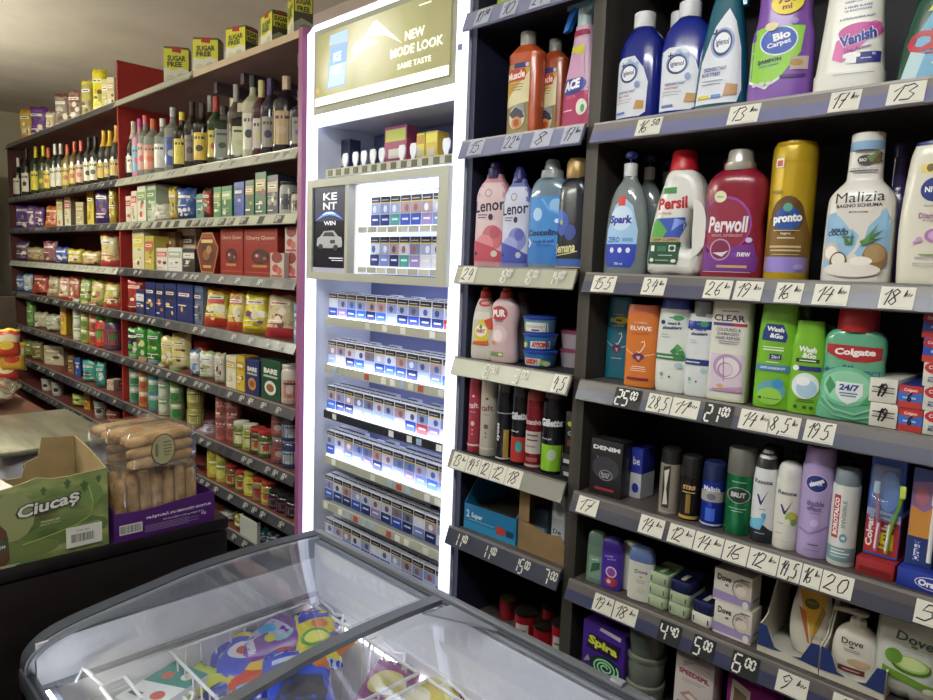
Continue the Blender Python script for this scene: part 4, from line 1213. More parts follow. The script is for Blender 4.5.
van = [('T', 'VANISH OXI ACTION', .08, .62, .014, '3a3f8a', .42, 0, 3), ('T', 'A FEHÉR RUHÁK', .06, .585, .018, '3a3f8a', .38, 0, 3), ('T', 'ÚJ RAGYOGÁS', .06, .56, .018, '3a3f8a', .36, 0, 3), ('T', 'A STRĂLUCIREA ALBĂ', .06, .51, .018, '3a3f8a', .48, 0, 3), ('P', [(-.24, .24), (-.1, .215), (.16, .32), (.34, .4), (.42, .455), (.3, .475), (-.02, .43), (-.2, .36)], 'd268a8'), ('E', .12, .41, .30, .062, 'c04a98'), ('T', 'Vanish', .09, .375, .082, 'eef0fa', .53, .1, 14, .09), ('T', 'Vanish', .09, .375, .078, '2c3a9a', .50, .1, 14, .05),
       ('T', 'Oxi Action', .1, .30, .024, '6a3a8a', .36, .1, 8), ('R', .02, .20, .42, .27, '2d2f86'), ('P', [(-.04, .20), (.1, .20), (.1, .24), (.15, .24), (.15, .265), (.06, .275), (.0, .275), (-.09, .265), (-.09, .24), (-.04, .24)], 'f4f4f6'), ('T', 'XL', .33, .255, .018, 'e9e9f2', .06), ('R', .16, .225, .3, .232, 'c8c8e0'), ('R', -.2, .13, .36, .134, '8a8aa0')]
H('stain_remover', 'white stain remover bottle with a pink oval logo', 'bottle', (811, 884, -52), 'A', [(0, .92, .9), (.012, 1, 1), (.14, 1, 1), (.17, .95, .98), (.5, .82, .9), (.8, .70, .8), (.9, .4, .5), (1, .36, .42)], mat('dfdfd6', .3), .48, 3, [('cap', cyl(.92, 1.05, .4), 'd45fa4')], van, rot=10)
cl = [('P', [(-.42, .03), (.45, .03), (.40, .3), (.2, .52), (.0, .55), (-.2, .36)], '6fa8cc'), ('P', [(-.42, .04), (-.2, .04), (-.1, .2), (-.3, .24)], 'b9d4dc'), ('P', [(0, .13), (.45, .10), (.45, .2), (.1, .2)], 'dce6ea'), ('P', [(-.12, .50), (.3, .50), (.2, .57), (-.05, .56)], 'c9d46a'), ('T', 'AI o', .06, .53, .03, '2a5a4a', .16), ('T', 'Clin', .0, .30, .15, 'b3263a', .74, .12, 6, .06), ('R', -.1, .2, .4, .215, 'b3263a')]
t, Wd, Ht, D = H('window_cleaner', 'green and blue window cleaner spray bottle beside the white stain remover', 'spray bottle', (894, 968, -60), 'A', 'trigger', G('1d4a38'), .55, 2.6, [('collar', cyl(.82, .9, .4), '204a9a')], cl, rot=6)

# shelf B
sp = [('P', [(-.38, .12), (-.30, .06), (.26, .06), (.34, .12), (.36, .36), (.22, .56), (.0, .63), (-.2, .56), (-.36, .36)], '9fc4e6'), ('P', [(-.38, .12), (-.30, .06), (.26, .06), (.34, .12), (.355, .25), (-.38, .25)], '2340b0'), ('E', -.02, .46, .26, .1, 'c6dcf0'), ('R', -.12, .56, .05, .635, 'd03a34'), ('T', 'Spark', -.03, .44, .085, '2438a0', .54, .08, 0, .05), ('T', 'ZERO', -.17, .285, .045, '2a62b8', .3, 0, 0, .03), ('R', .04, .27, .28, .30, '6f9ad0'),
      ('E', -.2, .2, .05, .022, 'dfe6f4'), ('E', .0, .2, .05, .022, 'dfe6f4'), ('E', .19, .2, .05, .022, 'dfe6f4'), ('T', '750 ml', -.02, .09, .022, 'dfe6f4', .2)]
CL = clear('c9d6d6', .55, .05, .1, 'aab8b8')
pump = lambda c: [('collar', cyl(.80, .905, .30), 'cfd0d2'), ('pump_stem', [(.905, .07, 0), (.95, .07, 0)], c), ('pump_head', [(.945, .18, 0), (.955, .3, .2), (.985, .3, .2), (1, .16, 0)], c)]
pearS = [(0, .9, .9), (.02, 1, 1), (.2, 1, 1), (.42, .95, .95), (.58, .84, .88), (.7, .62, .7), (.77, .36, .42), (.80, .32, .36), (.81, .3, .34)]
H('dish_soap', 'clear pump bottle of washing-up liquid with a pale blue label, in front', 'bottle', (603, 646, 152), 'B', pearS, CL, .6, 2.3, pump('2a3a9a'), sp, rot=6)
H('dish_soap', 'clear pump bottle of washing-up liquid standing second, behind the front one', 'bottle', (625, 661, 156), 'B', pearS, CL, .6, 2.3, pump('222c6a'), (), dy=.09)
H('dish_soap', 'clear pump bottle of washing-up liquid at the back, beside the white jug', 'bottle', (645, 676, 161), 'B', pearS, CL, .6, 2.3, pump('1b2350'), (), dy=.18)
# jug with a handle: a puffed outline with a hole
X = Xat(676, YF + .075, ZS['B']); zb = ZS['B'] + .0006
Ht = Zat(151, X, YF + .075) - zb; Wd = .128
t = thing('detergent_jug', 'white laundry detergent jug with red cap and moulded side handle', 'jug', (X, YF + .078, zb), math.radians(8))
cu = bpy.data.curves.new('jug', 'CURVE'); cu.dimensions = '2D'; cu.fill_mode = 'BOTH'; cu.extrude = .014; cu.bevel_depth = .022; cu.bevel_resolution = 4; cu.offset = -.022


def addspl(pts, cyc=True):
    s = cu.splines.new('BEZIER'); s.bezier_points.add(len(pts) - 1); s.use_cyclic_u = True; s.resolution_u = 6
    for q, (a, b) in zip(s.bezier_points, pts):
        q.co = (a * Wd, b * Ht, 0); q.handle_left_type = q.handle_right_type = 'AUTO'


addspl([(-.46, .02), (.0, .005), (.44, .02), (.49, .10), (.49, .35), (.47, .58), (.36, .76), (.2, .835), (-.16, .84), (-.3, .70), (-.42, .48), (-.49, .25), (-.5, .08)])
addspl([(.20, .22), (.33, .24), (.37, .36), (.35, .47), (.27, .52), (.20, .44), (.17, .32)])
ob = bpy.data.objects.new('jug', cu); me = bpy.data.meshes.new_from_object(ob)
jb = MB(); jb.flat = False; M_jug = mat('dedfda', .3, 0, 0, .5, .3)
jb.add([(v.co.x, -v.co.z, v.co.y) for v in me.vertices], [tuple(p_.vertices) for p_ in me.polygons], M_jug)
bpy.data.objects.remove(ob); bpy.data.curves.remove(cu); bpy.data.meshes.remove(me)
zmin = min(v[2] for v in jb.v); jb.v = [(a, b_, max(c - zmin, 0)) for a, b_, c in jb.v]
jb.build('jug_body', t, angle=50)
MB().loft([(.80 * Ht, .030, .030, .0, 0), (.815 * Ht, .032, .032, .0, 0), (.86 * Ht, .031, .031, 0, 0), (.985 * Ht, .026, .026, 0, 0), (1.0 * Ht, .022, .022, 0, 0)], mat('b8202c', .35), 28).build('cap', t)
decal(jb, [('P', [(-.30, .655), (-.24, .70), (-.0, .705), (.0, .655)], '4d8f4a'), ('T', 'Persil', -.06, .58, .095, 'b81f30', .52, .05, 4, .04), ('T', 'ACTIVE GEL', -.18, .50, .018, 'b06a4a', .24), ('P', [(-.42, .31), (.10, .31), (.14, .36), (.22, .47), (-.34, .46)], '3a57b0'),
           ('P', [(-.42, .31), (-.2, .31), (-.12, .36), (-.3, .46), (-.38, .44)], '5aa84a'), ('P', [(-.05, .36), (.18, .44), (.0, .46)], '7f9ae0'), ('R', -.44, .275, .1, .31, 'b9a070'), ('T', 'DEEP CLEAN', -.17, .2925, .02, '3a3020', .42), ('P', [(-.45, .10), (.08, .10), (.11, .13), (.12, .275), (-.45, .275)], '1f4f38'),
           ('P', [(-.4, .2), (-.33, .2), (-.33, .245), (-.4, .245)], 'dfe6e0'), ('R', -.28, .2, -.12, .24, '3f7a5a'), ('R', -.07, .2, .05, .25, 'dfe6e0'), ('E', -.01, .225, .045, .018, '1f4f38'), ('R', -.25, .165, .0, .172, 'b9c8bd'), ('E', -.37, .13, .04, .015, 'dfe6e0'), ('E', .03, .125, .05, .014, 'dfe6e0'), ('R', -.3, .125, -.06, .132, 'a9b8ad')], Wd, Ht, .072, 'label_lettering', t)
per = [('E', -.12, .42, .44, .22, '8f3f94'), ('E', -.12, .415, .41, .205, '8a1c3a'), ('E', -.20, .635, .10, .045, 'dcd8b8'), ('T', 'New', -.2, .635, .02, '7a8a3a', .12), ('P', [(-.44, .06), (.42, .06), (.44, .16), (.36, .28), (-.36, .2), (-.44, .3)], '6f2a86'), ('T', 'Perwoll', -.05, .42, .125, 'e6dfe6', .62, .06, 0, .03), ('T', 'WOOL DETERGENT', -.05, .335, .02, 'c99aa8', .5), ('E', -.14, .225, .17, .085, 'b59ac0'), ('E', -.14, .225, .15, .074, '7d1f4a'),
       ('P', [(-.26, .2), (-.1, .17), (.0, .22), (-.08, .205)], 'e6dfe6'), ('T', 're', .1, .185, .035, '7d4ab0', .09, 0, 0, .04), ('T', 'new', .24, .19, .035, 'e6dfe6', .2, 0, 0, .03), ('R', -.18, .085, .3, .105, 'c4a07a'), ('R', -.42, .05, .36, .056, 'b59ac0'), ('E', .3, .3, .05, .02, 'c9b6e0')]
PW_ = [(0, .94, .92), (.012, 1, 1), (.08, 1, 1), (.3, .96, 1), (.44, .90, 1), (.56, .96, 1), (.68, .98, 1), (.77, .90, .96), (.83, .66, .75), (.86, .46, .56), (.87, .44, .54)]
H('wool_detergent', 'dark red wool detergent bottle with a silver cap', 'bottle', (700, 763, 150.5), 'B', PW_, G('861a30'), .55, 2.8, [('cap', [(.84, .46, 0), (.85, .49, 0), (.90, .48, 0), (.905, .42, 0), (.985, .38, 0), (1, .34, 0)], mat('b7b2aa', .3, .4))], per, rot=8)
H('wool_detergent', 'dark red bottle with a red cap hidden behind the silver-capped one', 'bottle', (702, 748, 160), 'B', PW_, G('6f1426'), .55, 2.8, [('cap', cyl(.84, 1, .46), '8a1a20')], (), dy=.10)
pr_ = [('R', -.48, .06, .48, .17, '8f7fc8'), ('P', [(-.46, .17), (.46, .17), (.46, .34), (.34, .48), (.1, .56), (-.2, .55), (-.4, .44), (-.46, .3)], '7a5a22'), ('E', -.02, .46, .36, .14, '5f4016'), ('P', [(-.32, .42), (-.26, .48), (-.05, .55), (.2, .5), (.3, .44), (.22, .38), (-.05, .355), (-.26, .38)], '1f4f9a'), ('P', [(-.28, .42), (-.05, .49), (.26, .44), (-.05, .40)], '173f86'), ('T', 'pronto', -.01, .435, .075, 'eef0f0', .62, .06, 5, .05), ('E', -.02, .52, .10, .03, '58a08a'), ('T', 'legno', -.02, .335, .022, 'e0d6c0', .22, 0, 0), ('R', -.3, .355, .26, .36, 'd8ccb0'), ('R', -.2, .30, .18, .308, 'd8ccb0'),
       ('R', -.36, .235, .32, .25, 'c9b68a'), ('R', -.34, .21, .32, .222, 'c9b68a'), ('R', -.3, .185, .3, .19, 'c9b68a'), ('R', -.36, .80, -.18, .865, 'e6e2d6'), ('R', -.33, .81, -.21, .85, 'c04a3a'), ('E', .3, .1, .1, .02, 'a99ad8'), ('R', -.4, .62, -.16, .64, '8a7a2a')]
H('furniture_polish', 'yellow and brown furniture polish spray can with a lilac foot', 'spray can', (762, 808, 141.5), 'B', [(0, .92, .92), (.01, 1, 1), (.80, 1, 1), (.83, .985, .985), (.84, 1.0, 1.0), (.94, .97, .97), (.97, .9, .9)], mat('b99a1c', .3, .2), 1, 2, [('cap', [(.95, .9, 0), (.985, .86, 0), (.985, .5, 0), (1, .5, 0)], mat('c2a01c', .4))], pr_, rot=14, body='can_body')
mal = [('P', [(-.45, .10), (.45, .10), (.46, .42), (.36, .5), (.24, .46), (.06, .36), (-.1, .36), (-.3, .48), (-.44, .46)], '8fb9d8'), ('P', [(-.36, .56), (.36, .56), (.30, .45), (.16, .38), (.12, .3), (.0, .2), (.2, .12), (-.2, .12), (.0, .24), (.04, .32), (-.1, .38), (-.3, .46)], 'd8d3cc'), ('T', 'Malizia', .0, .575, .07, '24242a', .68, .04, 3, .0), ('T', 'BAGNO SCHIUMA', .0, .518, .024, '24242a', .64, 0, 2, .03), ('T', 'BATH FOAM', .0, .475, .014, '4a4a50', .26), ('T', 'latte di', -.26, .36, .026, '1d3560', .2, .1), ('T', 'COCCO', -.26, .335, .032, '1d3560', .3, .15, 3, .04), ('R', -.2, .305, -.02, .312, '3a4a70'),
       ('E', .28, .17, .17, .10, '8a6a44'), ('E', .28, .20, .14, .06, 'a98a5c'), ('E', -.34, .21, .12, .065, 'c8bfae'), ('E', -.34, .205, .09, .045, 'ece7dc'), ('E', -.22, .14, .13, .07, '6b4a30'), ('E', -.22, .155, .10, .045, 'e6dfd2'), ('P', [(.06, .28), (.38, .36), (.2, .29), (.40, .31), (.1, .25)], '4a7a3a'), ('P', [(.1, .28), (.3, .4), (.16, .27)], '5c8f46'), ('P', [(-.14, .26), (-.2, .36), (-.08, .27), (-.05, .35), (-.03, .26)], '4a7a3a'), ('E', -.02, .09, .4, .05, 'e3ded6'), ('E', .1, .15, .16, .03, 'ece8e0'), ('E', .02, .82, .12, .035, '3a3026'), ('E', .18, .835, .07, .04, '6b5238'), ('P', [(.02, .84), (.2, .87), (.1, .8)], '5c7a3a'), ('T', 'BIO', -.02, .82, .02, 'e9e4da', .1), ('R', -.2, .745, .2, .755, '4a4a50'), ('T', 'CON LATTE DI COCCO', 0, .765, .012, '4a4a50', .38)]
MLP = [(0, .92, .9), (.012, .99, 1), (.06, 1, 1), (.3, .99, 1), (.5, .97, 1), (.58, .92, .96), (.64, .72, .8), (.68, .55, .62), (.72, .50, .56), (.89, .48, .54), (.9, .48, .54)]
H('bath_foam', 'white bath foam bottle with a coconut picture and a pale blue banded cap', 'bottle', (819, 890, 134), 'B', MLP, mat('d9d6cf', .3, 0, 0, .5, .3), .52, 2.8, [('cap', cyl(.90, 1, .47), 'e2e0da'), ('cap_band', cyl(.885, .945, .478, 0, .004), '8fb2d6')], mal, rot=6)
H('bath_bottle', 'purple bottle hidden behind the coconut bath foam', 'bottle', (872, 903, 144), 'B', MLP, G('3a2f6a'), .6, 2.8, [('cap', cyl(.90, 1, .50), '2f2a58')], (), dy=.12)
niv = [('P', [(-.2, .80), (.42, .80), (.42, .875), (-.2, .865)], 'e0cc6a'), ('E', -.06, .838, .06, .028, '6b5a2a'), ('R', .05, .83, .3, .84, '7a6a3a'), ('E', .06, .685, .24, .086, '24408f'), ('E', .06, .685, .23, .082, '1b2f7a'), ('T', 'NIVEA', .06, .685, .04, 'eceef4', .34, 0, 0, .04), ('T', 'ARGAN SHOWER OIL', .1, .57, .014, '8a8a9a', .4), ('T', 'Diamond', .06, .50, .04, '9a6a9a', .44), ('T', '& argan oil', .06, .465, .02, '9a8a9a', .3), ('E', .12, .36, .16, .05, 'b07ab8'), ('E', .12, .36, .1, .032, 'd0a8d4'), ('E', -.12, .33, .05, .02, 'c090c4'), ('E', -.18, .31, .03, .012, 'c090c4'), ('R', -.1, .22, .3, .228, '8aa06a'), ('R', -.16, .2, .36, .206, '9a9aaa'), ('R', -.18, .16, .36, .164, '9a9aaa'), ('R', -.18, .14, .36, .144, '9a9aaa')]
H('shower_gel', 'cream shower gel bottle with a round navy emblem and lilac print', 'bottle', (892, 955, 146), 'B', [(0, .84, .84), (.012, .9, .94), (.08, .94, 1), (.4, 1, 1), (.7, .93, 1), (.9, .84, .95), (.96, .78, .9), (1, .72, .8)], mat('dcd8c9', .3, 0, 0, .5, .3), .5, 2.8, [('cap', [(.985, .75, .8), (1.0, .74, .8), (1.03, .7, .75)], '1b2a6a')], niv, rot=4)

# shelf C
el = lambda base, a, txt2: [('T', 'ELVIVE', .0, .72, .05, 'e8e6e0', .66, 0, 0, .03), ('T', "L'ORÉAL", .0, .79, .022, 'd8d0c0', .4), ('T', txt2, .0, .655, .03, 'c04a30' if a == 'o' else 'd8e0e4', .5, .2, 3), ('L', [(.05, .55), (.14, .57), (.16, .52), (.08, .46), (.0, .42), (-.06, .44)], .014, 'ecd8c0'), ('L', [(-.46, .46), (-.2, .40), (.1, .385), (.46, .42)], .008, 'f0d8b8'), ('E', -.02, .375, .19, .045, '5a2f60'), ('P', [(-.2, .37), (.16, .37), (.0, .30)], '7a3550'), ('P', [(-.08, .38), (.05, .38), (.0, .33)], 'd8b0b0'), ('R', -.2, .25, .2, .258, 'f0e0d0'), ('R', -.24, .225, .24, .232, 'f0e0d0'), ('R', -.24, .2, .24, .207, 'f0e0d0'), ('R', -.34, .09, .34, .12, '7a2a3a')]
SQ = [(0, .93, .9), (.01, .98, 1), (.04, 1, 1), (.82, 1, 1), (.86, .985, .98), (.87, .985, .98), (.97, .94, .9), (1, .9, .84)]
H('shampoo_bottle', 'teal shampoo bottle set back beside the dark upright, with a yellow dot', 'bottle', (605, 630, 297), 'C', SQ, G('1f6f86', .3), .55, 3.4, [], el('t', 't', 'color')[:9] + [('E', .08, .72, .3, .045, 'd8cf2a'), ('R', -.1, .71, .14, .73, '2a2a20')], dy=.07, rot=14)
H('shampoo_bottle', 'orange shampoo bottle with a pink-edged flat cap', 'bottle', (624, 656.5, 305), 'C', SQ, G('cf7430', .3), .55, 3.4, [('cap', [(.875, .992, .985), (.965, .95, .92), (1.002, .93, .88)], mat('cc6a44', .35), 3.4)], el('o', 'o', 'Dream Lengths'), rot=10)
hs = lambda band, nm: [('E', .16, .755, .16, .028, '3f8f5a'), ('R', -.1, .748, .1, .762, '3f8f5a'), ('E', -.28, .705, .07, .022, '24356f'), ('T', "head &", .06, .70, .03, '24356f', .36, .15, 3, .03), ('T', "shoulders", .0, .655, .035, '24356f', .56, .15, 3, .03), ('R', -.3, .58, -.1, .586, '8a9aa0'), ('R', -.3, .555, -.05, .561, '8a9aa0'), ('R', -.45, .33, .42, .39, band), ('R', -.4, .352, .1, .365, 'd0dcd4'), ('E', -.22, .18, .06, .022, '8fae94'), ('E', .02, .16, .03, .012, '2a3a6a'), ('E', .26, .28, .12, .03, 'a9c0c8'), ('R', -.26, .135, -.16, .14, '8a9a90')]
HSB = [(0, .86, .84), (.012, .92, .94), (.1, .98, 1), (.4, 1, 1), (.7, .95, 1), (.86, .86, .95), (.9, .82, .9)]
H('shampoo_bottle', 'white shampoo bottle with mint leaves, green band and deep blue top', 'bottle', (654, 688.5, 293), 'C', HSB + [(.93, .8, .88)], mat('d6dbd6', .3, 0, 0, .5, .3), .52, 2.8, [('cap', [(.84, .885, .97), (.9, .845, .93), (.985, .80, .86), (1, .76, .8)], G('22358f'), 2.8)], hs('3d7a4a', 1) + [('P', [(.1, .46), (.2, .5), (.34, .46), (.2, .41)], '5a9a5a'), ('P', [(.0, .42), (.12, .46), (.2, .41), (.1, .39)], '3f7f46'), ('P', [(.2, .42), (.36, .44), (.42, .4), (.3, .38)], '4a8f50')], rot=6)
H('shampoo_bottle', 'shorter white shampoo bottle with navy band and grey cap', 'bottle', (683, 712, 300), 'C', HSB[:-1] + [(.78, .9, .95)], mat('d4d8da', .3, 0, 0, .5, .3), .56, 2.8, [('shoulder', [(.70, .975, 1.03), (.78, .94, 1.0), (.83, .72, .82)], G('22358f'), 2.8), ('cap', cyl(.83, .99, .62), '8f9298')], hs('232f78', 0), rot=6)
clr = [('R', -.2, .86, .22, .872, '8a7a90'), ('T', 'CLEAR', .0, .80, .062, '4a3a5a', .78, 0, 0, .03), ('R', -.4, .725, .44, .755, '5a3f78'), ('R', .12, .725, .44, .755, 'a8343f'), ('T', 'COLOURED &', .0, .69, .03, '6a5a74', .62), ('T', 'DAMAGED', .0, .65, .03, '6a5a74', .54), ('T', 'HAIR REPAIR', .0, .61, .03, '6a5a74', .62), ('R', -.22, .575, .3, .582, '9a8aa4'), ('R', -.2, .555, .26, .561, '9a8aa4'), ('R', -.4, .10, .44, .46, 'd4c4d4'), ('E', .04, .34, .36, .12, 'b090b4'), ('E', .06, .33, .29, .098, 'e0d6dc'), ('E', .0, .31, .2, .07, 'a980a8'), ('E', .02, .31, .17, .06, 'd8c8d4'), ('L', [(-.06, .42), (-.02, .2)], .01, '8f6a90'), ('P', [(-.4, .1), (.44, .1), (.44, .16), (-.1, .13)], 'b894b4'), ('E', -.1, .15, .08, .02, 'd8a860'), ('R', -.3, .115, .3, .121, '8f6a90')]
H('shampoo_bottle', 'tall cream shampoo bottle with lilac rings, green-tinted sides', 'bottle', (707, 747, 297), 'C', [(0, .95, .92), (.008, .99, 1), (.03, 1, 1), (.9, 1, 1), (.915, .99, .99), (.93, .98, .98), (.99, .97, .97), (1, .94, .92)], mat('cdd2ae', .35), .55, 4, [], [('R', -.47, .03, .47, .9, 'd8d8cc')] + clr, rot=4)
wg = lambda y0: [('P', [(-.36, y0), (.22, y0 - .01), (.26, y0 + .05), (.14, y0 + .15), (-.26, y0 + .15), (-.34, y0 + .08)], '1f3478'), ('T', 'Wash', -.04, y0 + .105, .042, 'eef0ee', .42, .05, -4, .05), ('T', '&Go', .0, y0 + .045, .045, 'eef0ee', .32, .05, -4, .05)]
GR = G('74b32a', .3)
H('shampoo_bottle', 'tall lime green shampoo bottle with a navy patch', 'bottle', (752, 794, 300), 'C', [(0, .9, .9), (.012, .97, 1), (.06, 1, 1), (.5, .97, 1), (.75, .93, .98), (.88, .86, .94), (.9, .86, .93), (1, .80, .86)], GR, .55, 2.8, [], wg(.63) + [('R', -.3, .565, .2, .575, 'dfeecc'), ('R', -.3, .54, .2, .553, 'dfeecc'), ('R', -.13, .46, .16, .51, '1f3478'), ('T', '2in1', .015, .485, .03, 'eef0ee', .2), ('R', -.2, .43, .1, .438, 'dfeecc'), ('R', -.42, .35, .36, .41, '3f7fae'), ('T', 'ANTI-DANDRUFF', -.03, .38, .02, 'eef0ee', .6), ('E', -.02, .17, .34, .1, '5f9fae'), ('E', .12, .24, .14, .045, '3f8fc0'), ('E', -.05, .12, .3, .08, '8fc84a'), ('E', -.28, .1, .05, .015, '2f5a1a'), ('R', -.2, .095, .2, .101, '2f5a1a')], rot=8)
H('shampoo_bottle', 'dark green bottle peeking out behind the tall lime shampoo', 'bottle', (780, 806, 303), 'C', SQ, G('3f7a1c'), .6, 3, [], (), dy=.10)
H('shampoo_bottle', 'shorter lime green shampoo bottle with a white water splash print', 'bottle', (785.5, 822, 321), 'C', [(0, .9, .9), (.012, .97, 1), (.06, 1, 1), (.5, .97, 1), (.75, .92, .98), (.86, .80, .92), (.88, .80, .92), (1, .74, .84)], GR, .55, 2.8, [], [('T', 'Wash', -.0, .70, .06, 'eef0ee', .5, .05, -4, .05), ('T', '&Go', .06, .635, .06, 'eef0ee', .38, .05, -4, .05), ('R', -.3, .56, .34, .6, '1d3a2a'), ('R', -.2, .574, .25, .586, 'dfeecc'), ('R', -.34, .47, .4, .52, '1f3478'), ('E', -.28, .495, .09, .03, 'e8ecf4'), ('E', .02, .31, .38, .14, 'dfe9ea'), ('E', .06, .28, .28, .1, 'a9c8de'), ('E', -.05, .36, .2, .05, 'f0f4f4'), ('R', -.2, .155, .3, .162, '2f5a1a'), ('R', -.2, .135, .3, .142, '2f5a1a'), ('E', -.2, .08, .06, .02, '2f5a1a'), ('R', .0, .065, .1, .1, '2f5a1a'), ('E', .24, .08, .06, .02, '2f5a1a')], rot=8)
H('shampoo_bottle', 'dark lime bottle peeking out behind the shorter lime shampoo', 'bottle', (806, 836, 324), 'C', SQ, G('3f7a1c'), .6, 3, [], (), dy=.13)
col = [('P', [(-.46, .66), (.47, .65), (.42, .55), (.2, .52), (.0, .515), (-.2, .535), (-.44, .60)], 'a82a2c'), ('T', 'Colgate', .02, .595, .075, 'f0ecea', .58, .06, 2, .05), ('T', 'PLAX', -.05, .475, .024, '1f4a5a', .16, .1, 0, .04), ('T', 'FRESH', -.26, .43, .045, '24508a', .36, 0, 0, .02), ('T', 'PROTECT', .18, .425, .045, '24508a', .46, 0, 0, .02), ('E', -.05, .3, .42, .17, '6fb894'), ('E', -.05, .3, .34, .14, '8fccaa'), ('P', [(-.36, .30), (-.3, .38), (-.2, .3), (-.28, .22)], '3f8f5a'), ('P', [(.16, .16), (.34, .28), (.4, .32), (.3, .17)], '4a9a62'), ('P', [(-.2, .34), (.18, .34), (.19, .24), (.1, .18), (-.01, .15), (-.12, .18), (-.2, .24)], 'dfe6e4'), ('T', '24/7', -.01, .295, .055, '24408a', .28, .05, 0, .04), ('R', -.14, .24, .12, .25, '4a6a9a'), ('R', -.12, .218, .1, .228, '4a6a9a'), ('L', [(-.4, .2), (-.2, .1), (.1, .07), (.36, .14)], .018, '7cc09c'), ('L', [(-.42, .14), (-.2, .05), (.1, .03), (.4, .08)], .014, '7cc09c')]
H('mouthwash_bottle', 'green mouthwash bottle with a domed red cap', 'bottle', (814, 884, 305), 'C', [(0, .96, .92), (.012, 1, 1), (.06, 1, 1), (.3, .92, .96), (.5, .88, .94), (.62, .90, .95), (.72, .86, .92), (.77, .74, .84), (.79, .6, .74)], clear('7fd4ae', .12, .06, .1, '68b892'), .52, 3.2, [('cap', [(.775, .58, 0), (.79, .60, 0), (.93, .58, 0), (.98, .54, 0), (1.0, .44, 0)], mat('b0282c', .35))], col, rot=8)


def BX(name, label, cat, px, yt, zb, d, mt, dec=(), dy=.0, group=None, side=None, top=None, rot=0, fine=2, bev=.0015, Ht=None, Wd=None, body='box_body'):
    Y = YF + .03 + dy
    X0, X1 = Xat(px[0], Y, zb), Xat(px[1], Y, zb)
    if Wd: X1 = X0 + Wd
    Wd = X1 - X0; xm = (X0 + X1) / 2
    Ht = Ht or Zat(yt, xm, Y) - zb
    t = thing(name, label, cat, (xm, Y + d / 2, zb + .0005), math.radians(rot), group)
    b = MB().box(-Wd / 2, Wd / 2, -d / 2, d / 2, 0, Ht, mt if not isinstance(mt, str) else mat(mt, .4), bev)
    b.build(body, t)
    if dec: decal(b, list(dec), Wd, Ht, d, 'front_print', t, fine=fine)
    if side: decal(b, list(side), d, Ht, d, 'side_print', t, fine=fine, face='side')
    if top: decal(b, list(top), Wd, d, d, 'top_print', t, fine=fine, face='top')
    return t, Wd, Ht


zc = ZS['C']
w19 = [('R', -.4, .6, .4, .66, '6a6a66'), ('R', -.4, .4, .4, .46, '6a6a66'), ('R', -.36, .5, .36, .54, 'a9a9a2')] + figures('19', -.22, .22, .25, .8, '141414')
for k, (lab, yy) in enumerate((('white toothpaste box marked in black pen, lower of two beside the mouthwash', 0), ('white toothpaste box marked in black pen, on top of its twin beside the mouthwash', 1))):
    BX('toothpaste_box', lab, 'box', (868, 896), 0, zc + .0445 * yy + .0006 * yy, .18, 'd6d3c8', w19, Ht=.044, group='toothpaste boxes')
cg = [('R', -.5, 0, .5, .3, 'b83a34'), ('R', -.5, .3, .5, .72, '3a6ac0'), ('R', -.5, .72, .5, 1, 'b03030'), ('E', 0, .78, .4, .14, 'c43a30'), ('T', 'Colgate', 0, .79, .16, 'eceae6', .55), ('R', -.3, .42, .25, .5, 'a9c4e8')] + figures('6', -.1, .15, .3, .7, '141414')
for k in range(2):
    BX('toothpaste_box', ('blue and red toothpaste box, lower of two beside the white boxes', 'blue and red toothpaste box on top of its twin beside the white boxes')[k], 'box', (897, 921), 0, zc + .0415 * k, .17, '2a3a86', cg, Ht=.041, group='toothpaste boxes')
cw = [('E', 0, .78, .47, .26, 'b82a30'), ('T', 'Colgate', 0, .78, .2, 'eceae6', .62), ('R', -.3, .35, .3, .4, '6a7a9a'), ('T', 'MAX WHITE', 0, .25, .16, '3a4f8a', .6)]
cb_ = [('R', -.5, 0, .5, .28, 'b83a34'), ('E', -.1, .8, .42, .2, 'b82a30'), ('T', 'Colgate', -.1, .8, .16, 'eceae6', .5), ('R', -.2, .4, .4, .5, 'a9c4e8')]
ORD3 = ['lowest', 'second from the bottom', 'middle', 'second from the top', 'topmost']
for k in range(5):
    BX('toothpaste_box', f'{"white" if k < 3 else "deep blue"} toothpaste box, {ORD3[k]} of the tall stack', 'box', (921.5, 950), 0, zc + .0425 * k, .16, 'd4d4cc' if k < 3 else '2f4fb0', cw if k < 3 else cb_, Ht=.042, group='toothpaste boxes')

# shelf D
BX('gift_box', 'black grooming gift box with white lettering beside the dark upright', 'box', (588.5, 618.5), 441, ZS['D'], .055, '1c1b1e', [('T', 'DENIM', 0, .86, .075, 'dcdce0', .84, 0, 0, .05), ('L', [(-.3, .7), (-.1, .62), (.1, .68), (-.2, .6), (.35, .58)], .012, '8a8a92'), ('E', 0, .5, .42, .22, '36363c'), ('E', .02, .38, .22, .1, '7d7d84'), ('E', .02, .38, .18, .08, '1c1b1e'), ('T', 'BLACK', .02, .40, .05, 'b9b9c0', .28), ('T', 'MUSK', .02, .35, .04, 'b9b9c0', .22), ('R', -.3, .1, .3, .15, '8f2a2c')], side=[('R', -.1, .3, .1, .7, '3a3a40')], top=[('R', -.3, -.1, .3, .1, '3a3a40')], rot=4, fine=3)
BX('cosmetic_box', 'blue and white cosmetic box behind the black gift box', 'box', (629, 640), 449, ZS['D'], .06, '28349a', [('R', -.5, 0, .5, .5, 'c9cbd0'), ('T', 'be', 0, .75, .16, 'e4e6ee', .6), ('E', 0, .2, .3, .1, '28349a')], side=[('R', -.5, 0, .5, .5, 'd0d2d6')], dy=.05, fine=3)
mt_ = lambda c, r=.25: mat(c, r, .55)
